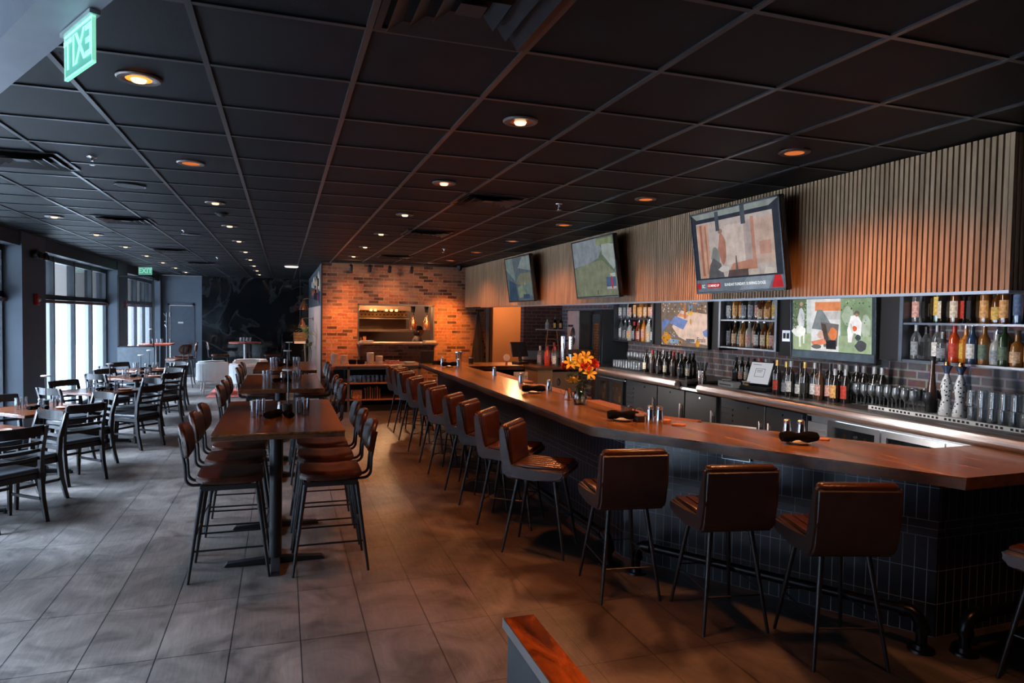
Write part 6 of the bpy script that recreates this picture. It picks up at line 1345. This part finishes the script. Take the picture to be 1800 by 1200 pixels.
bm = BM(); box(bm, 0, 1.95, 0.24, 0.26, 1.82, 1.97); finish('slotted_panel', bm, brick('slotted steel', (0.02, 0.01, 0.008), (0.03, 0.015, 0.01), (0.45, 0.25, 0.1), 'xz', 0.09, 0.08, 0.028), t, False)
bm = BM(); box(bm, 0, 3.2, -0.6, 0.4, 0.85, 0.95); finish('cook_line', bm, ks, t, False)
for k, dx in enumerate((0.62, 0.72, 1.02, 1.12, 1.38, 1.5, 1.62)):
    bm = BM(); lathe(bm, [(0, 0), (0.03, 0.0), (0.035, 0.05), (0, 0.06)], 10, (dx, -0.25, 1.96)); finish('amber_bulb', bm, emis('kitchen bulb', (1.0, 0.55, 0.18), 2.2), t)
for x, lb, c_, sz in ((1.62, 'orange canister on the pass ledge by the frame', (0.6, 0.28, 0.1), (0.035, 0.11)), (1.54, 'small dark canister at the corner of the pass ledge', (0.15, 0.08, 0.05), (0.025, 0.09))):
    t = thing('canister', lb, 'canister', (x, PY + 0.12, pz0 + 0.036), 0, 'canisters on the pass ledge'); bm = BM(); cyl(bm, (0, 0, 0), (0, 0, sz[1]), sz[0], n=14); finish('can_body', bm, mat('can %g' % c_[0], c_, 0.4), t); bm = BM(); cyl(bm, (0, 0, sz[1]), (0, 0, sz[1] + 0.012), sz[0] * 1.05, n=14); finish('can_lid', bm, black_paint, t)
for x, lb in ((1.62, 'white folded order papers at the window end of the pass ledge'), (2.93, 'white folded papers in front of the cook on the pass ledge')):
    bm = BM(); box(bm, -0.13, 0.13, -0.08, 0.08, 0, 0.025, 0.006); box(bm, -0.1, 0.14, -0.06, 0.1, 0.025, 0.04, 0.005); o = tag(finish('paper_stack', bm, mat('white paper', (0.55, 0.5, 0.48), 0.7)), lb, 'papers', 'papers on the pass ledge'); o.location = (x, PY - 0.2, pz0 + 0.036); o.rotation_euler.z = 0.2
bm = BM(); box(bm, -0.12, 0.12, -0.015, 0.015, 0, 0.22, 0.004); o = tag(finish('menu_board', bm, black_paint), 'small black upright board standing on the bar before the brick wall', 'board'); o.location = (2.36, 11.62, BZ); o.rotation_euler = (0.1, 0, 0)

# the cook: one skinned body, standing side-on, looking toward the bar
def skin_body(name, J, E_, m_, parent, sub=2):
    me = bpy.data.meshes.new(name); me.from_pydata([j[0] for j in J], E_, []); o = bpy.data.objects.new(name, me); COL.objects.link(o); o.parent = parent
    me.materials.append(m_); s = o.modifiers.new('skin', 'SKIN'); s.use_smooth_shade = True; su = o.modifiers.new('sub', 'SUBSURF'); su.levels = sub; su.render_levels = sub
    for v, j in zip(me.skin_vertices[0].data, J): v.radius = (j[1], j[2] if len(j) > 2 else j[1])
    me.skin_vertices[0].data[0].use_root = True
    return o
t = thing('person', 'cook in dark cap and grey shirt seen through the kitchen pass', 'person', (2.93, 15.55, -0.02), math.radians(-8))
skin = mat('warm skin', (0.35, 0.17, 0.1), 0.5); shirt = mat('grey shirt cloth', (0.12, 0.1, 0.1), 0.8); hair = mat('dark hair', (0.015, 0.01, 0.008), 0.6)
J = [((0, 0, 0.9), 0.15, 0.12), ((0, 0, 1.08), 0.13, 0.10), ((0, 0, 1.26), 0.15, 0.11), ((0.0, 0, 1.36), 0.11, 0.08), ((0.02, 0, 1.42), 0.05, 0.05),
     ((0.0, 0.17, 1.34), 0.055), ((0.08, 0.2, 1.1), 0.043), ((0.3, 0.17, 1.06), 0.034),
     ((0.0, -0.17, 1.34), 0.055), ((0.08, -0.2, 1.1), 0.043), ((0.3, -0.17, 1.06), 0.034),
     ((0, 0.09, 0.8), 0.09), ((0.02, 0.1, 0.48), 0.065), ((0, 0.1, 0.1), 0.045), ((0.12, 0.1, 0.04), 0.035),
     ((0, -0.09, 0.8), 0.09), ((0.02, -0.1, 0.48), 0.065), ((0, -0.1, 0.1), 0.045), ((0.12, -0.1, 0.04), 0.035)]
E2 = [(0, 1), (1, 2), (2, 3), (3, 4), (3, 5), (5, 6), (6, 7), (3, 8), (8, 9), (9, 10), (0, 11), (11, 12), (12, 13), (13, 14), (0, 15), (15, 16), (16, 17), (17, 18)]
skin_body('body', J, E2, shirt, t)
bm = BM(); bmesh.ops.create_uvsphere(bm, u_segments=20, v_segments=14, radius=1.0)
for v in bm.verts:
    x, y, z = v.co; v.co = Vector((x * 0.098 + (0.012 if x > 0.5 and z < 0.1 else 0), y * 0.075 * (1 - 0.15 * max(0, -z)), z * 0.118))
    if x > 0.85 and abs(y) < 0.25 and -0.25 < z < 0.12: v.co.x += 0.018
bmesh.ops.transform(bm, matrix=Matrix.Translation((0.035, 0, 1.53)), verts=bm.verts)
cyl(bm, (0.0, 0, 1.38), (0.02, 0, 1.46), 0.052, n=12)
for s_ in (-1, 1): bmesh.ops.create_uvsphere(bm, u_segments=8, v_segments=6, radius=0.02, matrix=Matrix.Translation((0.025, s_ * 0.076, 1.525)))
finish('head', bm, skin, t)
for s_ in (-1, 1): bm = BM(); bmesh.ops.create_uvsphere(bm, u_segments=8, v_segments=6, radius=0.009, matrix=Matrix.Translation((0.122, s_ * 0.03, 1.54))); finish('eye', bm, hair, t)
bm = BM(); box(bm, 0.118, 0.13, -0.022, 0.022, 1.473, 1.48, 0.003); finish('mouth', bm, mat('lips', (0.25, 0.08, 0.06), 0.5), t)
bm = BM(); bmesh.ops.create_uvsphere(bm, u_segments=16, v_segments=10, radius=1.0)
for v in bm.verts: v.co = Vector((v.co.x * 0.1 - 0.012, v.co.y * 0.083, v.co.z * 0.11 - 0.02))
bmesh.ops.delete(bm, geom=[v for v in bm.verts if v.co.x > 0.04], context='VERTS'); bmesh.ops.transform(bm, matrix=Matrix.Translation((0.02, 0, 1.535)), verts=bm.verts); finish('hair', bm, hair, t)
bm = BM(); lathe(bm, [(0, 0.1), (0.05, 0.092), (0.085, 0.055), (0.098, 0.0)], 18, (0.03, 0, 1.565)); prism(bm, [(0.1, -0.07), (0.17, -0.05), (0.19, 0), (0.17, 0.05), (0.1, 0.07)], 1.565, 1.575); finish('cap', bm, black_fabric, t)
for s_ in (-1, 1):
    Jh = [((0.30, s_ * 0.17, 1.06), 0.028, 0.02), ((0.345, s_ * 0.168, 1.05), 0.034, 0.015), ((0.375, s_ * 0.166, 1.045), 0.036, 0.014)]; Eh = [(0, 1), (1, 2)]
    for f in range(4):
        yy = s_ * 0.166 + (f - 1.5) * 0.019; L_ = (0.035, 0.042, 0.04, 0.032)[f]; b0 = len(Jh)
        Jh += [((0.385, yy, 1.043), 0.009), ((0.385 + L_, yy, 1.032), 0.008), ((0.385 + L_ * 1.6, yy, 1.01), 0.007)]; Eh += [(2, b0), (b0, b0 + 1), (b0 + 1, b0 + 2)]
    b0 = len(Jh); Jh += [((0.35, s_ * 0.166 - s_ * 0.035, 1.04), 0.010), ((0.385, s_ * 0.166 - s_ * 0.055, 1.025), 0.009)]; Eh += [(1, b0), (b0, b0 + 1)]
    skin_body('hand', Jh, Eh, skin, t, 1)
# ------------------------------------------------------------------ far end of the room
# plaster mesh screen above a low wall
hw = thing('low_partition', 'grey blue half wall with a black framed mesh screen on top beside the last window', 'partition', (-3.345, 16.36, 0))
bm = BM(); box(bm, 0, 0.70, 0, 0.1, 0, 1.1); finish('half_wall', bm, mat('mottled blue grey plaster', (0.16, 0.185, 0.21), 0.7, 0, 0.15, 12), hw, False)
bm = BM()
for a, c, e, f in ((0, 0.70, 1.1, 1.13), (0, 0.70, 2.60, 2.63), (0, 0.03, 1.1, 2.63), (0.67, 0.70, 1.1, 2.63)): box(bm, a, c, 0.03, 0.06, e, f)
finish('screen_frame', bm, black_metal, hw, False)
bm = BM(); x = 0.05
while x < 0.67: box(bm, x, x + 0.003, 0.042, 0.046, 1.13, 2.6); x += 0.025
z = 1.14
while z < 2.6: box(bm, 0.03, 0.67, 0.042, 0.046, z, z + 0.003); z += 0.025
finish('wire_mesh', bm, black_metal, hw, False)
# high table and stools behind the partition
t = thing('high_table', 'red edged high table just beyond the half wall by the door', 'high table', (-3.0, 19.0, 0)); bm = BM(); box(bm, -0.35, 0.35, -0.4, 0.4, 1.03, 1.067, 0.004); finish('tabletop', bm, mat('red brown laminate', (0.3, 0.06, 0.03), 0.3), t); bm = BM(); cyl(bm, (0, 0, 0), (0, 0, 1.03), 0.04); finish('column', bm, black_metal, t); bm = BM(); cyl(bm, (0, 0, 0), (0, 0, 0.02), 0.28, n=20); finish('base_disc', bm, black_metal, t)
for k in range(3): put_tum((-3.05 + 0.09 * k, 18.8, 1.067), 'clear drinking glass on the red edged high table', 'drinking glasses on the red edged table')
put_lamp((-3.12, 18.85, 1.067), 'slim black table lamp on the red edged high table by the last window')
dup(HC, (-2.45, 18.35, 0), PI * 0.75, 'brown leather counter chair beside the half wall and door')
dup(HC, (-2.45, 19.4, 0), PI * 1.05, 'brown leather counter chair close to the navy door')
# round high table with two stools before the black stone wall
t = thing('high_table', 'round red topped high table before the polished black stone wall', 'high table', (-1.0, 20.1, 0)); bm = BM(); cyl(bm, (0, 0, 1.03), (0, 0, 1.067), 0.42, n=32); finish('tabletop', bm, mat('red brown laminate', (0.3, 0.06, 0.03), 0.3), t); bm = BM(); cyl(bm, (0, 0, 0), (0, 0, 1.03), 0.035); finish('column', bm, steel, t); bm = BM(); cyl(bm, (0, 0, 0), (0, 0, 0.02), 0.28, n=24); finish('base_disc', bm, black_metal, t)
for k in range(4): put_tum((-1.1 + 0.08 * k, 20.0 + 0.03 * (k % 2), 1.067), 'clear drinking glass on the round red topped table', 'drinking glasses on the round red table')
bm = BM(); box(bm, -0.06, 0.06, -0.05, 0.05, 0, 0.04, 0.01); o = tag(finish('napkin_tray', bm, black_paint), 'black tray among glasses on the round red topped table', 'tray'); o.location = (-0.97, 20.12, 1.068)
dup(HC, (-1.62, 20.0, 0), 0.1, 'brown leather counter chair at the round red table, window side')
dup(HC, (-0.28, 20.1, 0), PI, 'brown leather counter chair at the round red table, partition side')
# white tub chairs on a rug
bm = BM(); box(bm, -0.65, 0.65, -0.9, 0.9, 0, 0.012, 0.003); o = tag(finish('patterned_rug', bm, mat('faded red rug', (0.28, 0.05, 0.035), 0.95, 0, 0.7, 25)), 'faded red patterned rug under the white tub chairs', 'rug'); o.location = (-0.95, 17.1, 0)
def tub(label):
    t = thing('tub_chair', label, 'armchair', group='white tub chairs on the rug')
    bm = BM(); pts_o = []; pts_i = []
    for k in range(15):
        a = PI * 0.5 + PI * k / 14; pts_o.append((0.36 * math.cos(a) - 0.02, 0.36 * math.sin(a))); pts_i.append((0.24 * math.cos(a) - 0.02, 0.24 * math.sin(a)))
    pts_o = [(0.3, 0.36)] + pts_o + [(0.3, -0.36)]; pts_i = [(0.3, 0.25)] + pts_i + [(0.3, -0.25)]
    prism(bm, pts_o + pts_i[::-1], 0.28, 0.74, 0.035, 3); finish('chair_back', bm, white_fabric, t)
    bm = BM(); box(bm, -0.26, 0.32, -0.26, 0.26, 0.28, 0.45, 0.04, 3); finish('seat_cushion', bm, white_fabric, t)
    for sx in (-0.22, 0.26):
        for sy in (-0.25, 0.25):
            bm = BM(); cyl(bm, (sx * 1.15, sy * 1.1, 0.012), (sx, sy, 0.3), 0.012, 0.018, 8); finish('leg', bm, mat('pale leg metal', (0.5, 0.48, 0.46), 0.4, 0.5), t)
    return t
t0 = tub('white tub chair on the rug nearest the door and window side'); t0.location = (-1.52, 17.1, 0); t0.rotation_euler.z = 0.2; t0['label'] = 'white tub chair on the red rug, window side, turned sideways'
dup(t0, (-0.72, 17.75, 0), -PI * 0.62, 'white tub chair on the red rug, rear one with rounded back')
dup(t0, (-0.78, 16.3, 0), PI * 0.42, 'white tub chair on the red rug, its back to the camera')
# coat stand
t = thing('coat_stand', 'slim branching metal coat stand beside the navy door', 'coat stand', (-3.1, 21.2, 0)); bm = BM(); cyl(bm, (0, 0, 0), (0, 0, 0.02), 0.16, n=20); finish('stand_base', bm, dark_steel, t); bm = BM(); tube(bm, [(0, 0, 0.02), (0, 0, 1.85)], 0.02, 8); finish('stand_pole', bm, dark_steel, t)
for k, z in enumerate((1.3, 1.4, 1.5, 1.62, 1.72)): bm = BM(); a = k * 2.2; tube(bm, [(0, 0, z), (0.11 * math.cos(a), 0.11 * math.sin(a), z + 0.1)], 0.009, 6); finish('hook', bm, dark_steel, t)
# plant, crate, wall lamps, hats along the partition
t = thing('potted_dracaena', 'tall spiky dracaena plant against the pale partition', 'plant', (0.47, 16.7, 0))
bm = BM(); lathe(bm, [(0, 0.01), (0.13, 0), (0.17, 0.32), (0.155, 0.32), (0.14, 0.28), (0, 0.28)], 18); finish('plant_pot', bm, terracotta, t)
bm = BM(); tube(bm, [(0, 0, 0.25), (0.03, 0, 0.8), (0.0, 0, 1.3), (0.02, 0, 1.45)], 0.018, 8); tube(bm, [(0.02, 0.02, 0.25), (0.09, 0, 0.7), (0.12, 0, 1.1)], 0.014, 8); tube(bm, [(0.12, 0, 0.26), (0.16, 0.02, 1.0), (0.05, 0, 1.42), (-0.15, 0, 1.3)], 0.009, 8); finish('plant_trunk', bm, mat('pale trunk', (0.3, 0.2, 0.12), 0.8), t)
bm = BM()
for cx, cz, n, L_ in ((0.02, 1.45, 34, 0.36), (0.12, 1.1, 22, 0.26)):
    for i in range(n):
        a = random.random() * 2 * PI; el = random.uniform(-0.1, 1.3); Lr = L_ * random.uniform(0.7, 1.1); pr = None
        for k in range(6):
            s_ = k / 5; rr = Lr * s_; zz = cz + Lr * s_ * math.sin(el) - 0.9 * Lr * s_ * s_ * 0.6; xr = rr * math.cos(el * 0.8); w = 0.024 * (1 - s_) ** 0.6 + 0.001
            xx = cx + xr * math.cos(a); yy = xr * math.sin(a); xx = min(xx, 0.25)
            q1 = bm.verts.new((xx - w * math.sin(a), yy + w * math.cos(a), zz)); q2 = bm.verts.new((xx + w * math.sin(a), yy - w * math.cos(a), zz))
            if pr: bm.faces.new((pr[0], q1, q2, pr[1]))
            pr = (q1, q2)
finish('spiky_leaves', bm, mat('yellow green leaves', (0.3, 0.33, 0.12), 0.5, 0, 0.4, 8), t, False)
t = thing('hanging_crate', 'orange wooden slatted crate lamp in front of the spiky plant', 'crate', (0.36, 16.2, 1.2)); bm = BM()
for z in (0.05, 0.12, 0.19): 
    box(bm, -0.14, 0.14, -0.14, -0.125, z, z + 0.055); box(bm, -0.14, 0.14, 0.125, 0.14, z, z + 0.055); box(bm, -0.14, -0.125, -0.14, 0.14, z, z + 0.055); box(bm, 0.125, 0.14, -0.14, 0.14, z, z + 0.055)
finish('crate_slats', bm, mat('orange slat wood', (0.55, 0.22, 0.06), 0.5, 0, 0.3, 10), t, False)
bm = BM(); box(bm, -0.12, 0.12, -0.12, 0.12, 0.0, 0.045); finish('crate_base', bm, emis('soft peach glow', (0.8, 0.42, 0.25), 0.7), t, False)
bm = BM(); tube(bm, [(0, 0, 0.25), (0, 0, 1.72)], 0.004, 6); finish('hanging_cord', bm, black_metal, t)
for y, z, lb in ((17.0, 2.22, 'brass framed conical wall lamp above the spiky plant'), (18.3, 1.75, 'small copper cone wall lamp behind the spiky plant')):
    t = thing('wall_lamp', lb, 'wall lamp', (0.74, y, z), 0, 'conical lamps on the partition'); bm = BM(); tube(bm, [(0, 0, 0), (-0.2, 0, 0.02), (-0.28, 0, 0.0)], 0.008, 6); cyl(bm, (0, 0, 0), (-0.02, 0, 0), 0.04, n=12); finish('lamp_arm', bm, mat('aged brass', (0.4, 0.25, 0.1), 0.35, 0.9), t)
    bm = BM(); lathe(bm, [(0.012, 0.0), (0.12, -0.25), (0.115, -0.25), (0.008, -0.01)], 16, (-0.28, 0, 0)); finish('lamp_shade', bm, copper, t)
    bm = BM(); lathe(bm, [(0, -0.235), (0.1, -0.235)], 16, (-0.28, 0, 0)); finish('lamp_glow', bm, emis('warm shade glow', (1, 0.5, 0.25), 0.9), t)
hat_c = [(0.55, 0.38, 0.24), (0.6, 0.5, 0.42), (0.03, 0.04, 0.07), (0.35, 0.1, 0.05), (0.5, 0.42, 0.36)]
for k, (y, z, rr) in enumerate(((15.1, 2.55, 0.19), (15.6, 2.62, 0.2), (15.3, 2.25, 0.18), (16.2, 2.35, 0.17), (16.5, 2.55, 0.18))):
    t = thing('wall_hat', '%s hanging high on the dark partition, %s from the brick corner' % (('straw coloured hat', 'cream hat', 'navy hat', 'rust coloured hat', 'pale felt hat')[k], ORD[k]), 'hat', (0.73, y, z), 0, 'hats on the partition')
    bm = BM(); lathe(bm, [(0, 0.11), (0.06, 0.11), (0.075, 0.09), (0.085, 0.02), (rr, 0.0), (rr, -0.008), (0, -0.008)], 22); bmesh.ops.transform(bm, matrix=Matrix.Rotation(-PI / 2, 4, 'Y'), verts=bm.verts); finish('hat_brim', bm, mat('felt %d' % k, hat_c[k], 0.85), t)
    bm = BM(); lathe(bm, [(0.087, 0.02), (0.083, 0.045)], 22); bmesh.ops.transform(bm, matrix=Matrix.Rotation(-PI / 2, 4, 'Y'), verts=bm.verts); finish('hat_band', bm, black_fabric if k != 2 else mat('magenta band', (0.4, 0.03, 0.12), 0.6), t)
# dark leaning driftwood/ paddle by the corridor
t = thing('driftwood', 'dark pointed driftwood board leaning on the brick wall by the corridor', 'driftwood', (4.02, 14.3, 0.0)); bm = BM(); prism(bm, [(-0.16, 0), (0.17, 0), (0.16, 0.8), (0.1, 1.3), (0.02, 2.0), (-0.02, 2.0), (-0.1, 1.3), (-0.15, 0.8)], 0, 0.05, 0.01); bmesh.ops.transform(bm, matrix=Matrix.Rotation(PI / 2, 4, 'X'), verts=bm.verts); finish('board', bm, wood('grey driftwood', (0.02, 0.015, 0.012), (0.10, 0.07, 0.05), 'z', 0.7), t)

# timber capped low divider at the bottom of the view
t = thing('low_divider', 'narrow divider wall with glossy grained wooden cap at the bottom edge', 'divider', (0, 0, 0))
bm = BM(); box(bm, 0.685, 0.79, 0.4, 2.075, 0.872, 0.90, 0.002); finish('wood_cap', bm, fire_wood, t, False)
bm = BM(); box(bm, 0.695, 0.78, 0.4, 2.06, 0.0, 0.872); finish('divider_panel', bm, mat('grey board panel', (0.05, 0.052, 0.06), 0.5), t, False)
bm = BM(); box(bm, 0.682, 0.6855, 0.4, 2.078, 0.868, 0.901); finish('lit_edge', bm, steel, t, False)  # bright strip added for the side light caught on the cap's edge

# ------------------------------------------------------------------ light, world, camera
def area(loc, aim, e, sx, sy, col):
    l = bpy.data.lights.new('area', 'AREA'); l.shape = 'RECTANGLE'; l.size = sx; l.size_y = sy; l.energy = e; l.color = col
    o = bpy.data.objects.new('area', l); COL.objects.link(o); o.location = loc; o.rotation_euler = (Vector(aim) - Vector(loc)).to_track_quat('-Z', 'Y').to_euler(); return o
def point(loc, e, col, r=0.1):
    l = bpy.data.lights.new('bulb', 'POINT'); l.energy = e; l.color = col; l.shadow_soft_size = r
    o = bpy.data.objects.new('bulb', l); COL.objects.link(o); o.location = loc; return o
# overcast daylight from the window side
s = bpy.data.lights.new('daylight', 'SUN'); s.energy = 54.0; s.angle = math.radians(40); s.color = (0.66, 0.84, 1.0)
so = bpy.data.objects.new('daylight', s); COL.objects.link(so); so.rotation_euler = Vector((0.68, -0.12, -0.70)).to_track_quat('-Z', 'Y').to_euler()
spot(0.17, 16.0, CEIL - 0.05, 70, 1.7, 0.8, (1.0, 0.6, 0.38)); spot(0.3, 17.4, CEIL - 0.05, 60, 1.5, 0.8, (1.0, 0.5, 0.25))  # added warm spots brighten the plant and partition; the second has no fixture
# kitchen and corridor lamps
point((2.2, 16.0, 2.6), 80, (1.0, 0.5, 0.22)); point((2.2, 15.4, 2.2), 30, (1.0, 0.55, 0.25)); point((5.2, 15.2, 2.6), 75, (1.0, 0.5, 0.22)); point((3.5, 16.8, 2.5), 25, (1, 0.7, 0.5))
# added area lamps behind the soffit, no fixture, brighten shelves and back counter
strip = mat('x', (1, 1, 1))
for y0, y1 in ((2.6, 6.6), (7.0, 10.2)):
    area((3.96, (y0 + y1) / 2, 2.12), (5.6, (y0 + y1) / 2, 1.35), 44, 0.05, y1 - y0, (1.0, 0.93, 0.88))
w = bpy.data.worlds.new('sky'); SC.world = w; w.use_nodes = True
nt = w.node_tree; bg = nt.nodes['Background']
tc = N(nt, 'ShaderNodeTexCoord'); sx_ = N(nt, 'ShaderNodeSeparateXYZ'); nt.links.new(tc.outputs['Generated'], sx_.inputs[0])
rp = N(nt, 'ShaderNodeValToRGB'); rp.color_ramp.elements[0].position = 0.45; rp.color_ramp.elements[0].color = (0.62, 0.66, 0.72, 1); rp.color_ramp.elements[1].position = 0.62; rp.color_ramp.elements[1].color = (0.78, 0.85, 0.95, 1)
mm = N(nt, 'ShaderNodeMapRange'); mm.inputs['From Min'].default_value = -1; nt.links.new(sx_.outputs['Z'], mm.inputs['Value']); nt.links.new(mm.outputs['Result'], rp.inputs['Fac'])
nt.links.new(rp.outputs['Color'], bg.inputs['Color']); bg.inputs['Strength'].default_value = 0.74
cd = bpy.data.cameras.new('camera'); cam = bpy.data.objects.new('camera', cd); COL.objects.link(cam)
cd.sensor_width = 36; cd.lens = 1194.86 / 1800 * 36; cd.clip_start = 0.05; cd.clip_end = 200
Rv = Vector((0.9477508735624997, -0.3186260335543489, 0.015675854137549114)); Uv = Vector((-0.0032036649247183086, 0.03963010367591404, 0.9992092830902274)); Fv = Vector((0.3189953262864033, 0.9470516911045875, -0.03653869433041978))
cam.matrix_world = Matrix(((Rv.x, Uv.x, -Fv.x, 0), (Rv.y, Uv.y, -Fv.y, 0), (Rv.z, Uv.z, -Fv.z, 1.883), (0, 0, 0, 1)))
SC.camera = cam
SC.view_settings.view_transform = 'Standard'; SC.view_settings.look = 'None'; SC.view_settings.exposure = 0.25; SC.view_settings.gamma = 1.0; SC.view_settings.use_curve_mapping = False
SC.cycles.max_bounces = 8; SC.cycles.diffuse_bounces = 3; SC.cycles.glossy_bounces = 3; SC.cycles.transparent_max_bounces = 24; SC.cycles.caustics_reflective = False; SC.cycles.caustics_refractive = False; SC.cycles.sample_clamp_indirect = 4.0
SC.cycles.use_denoising = True
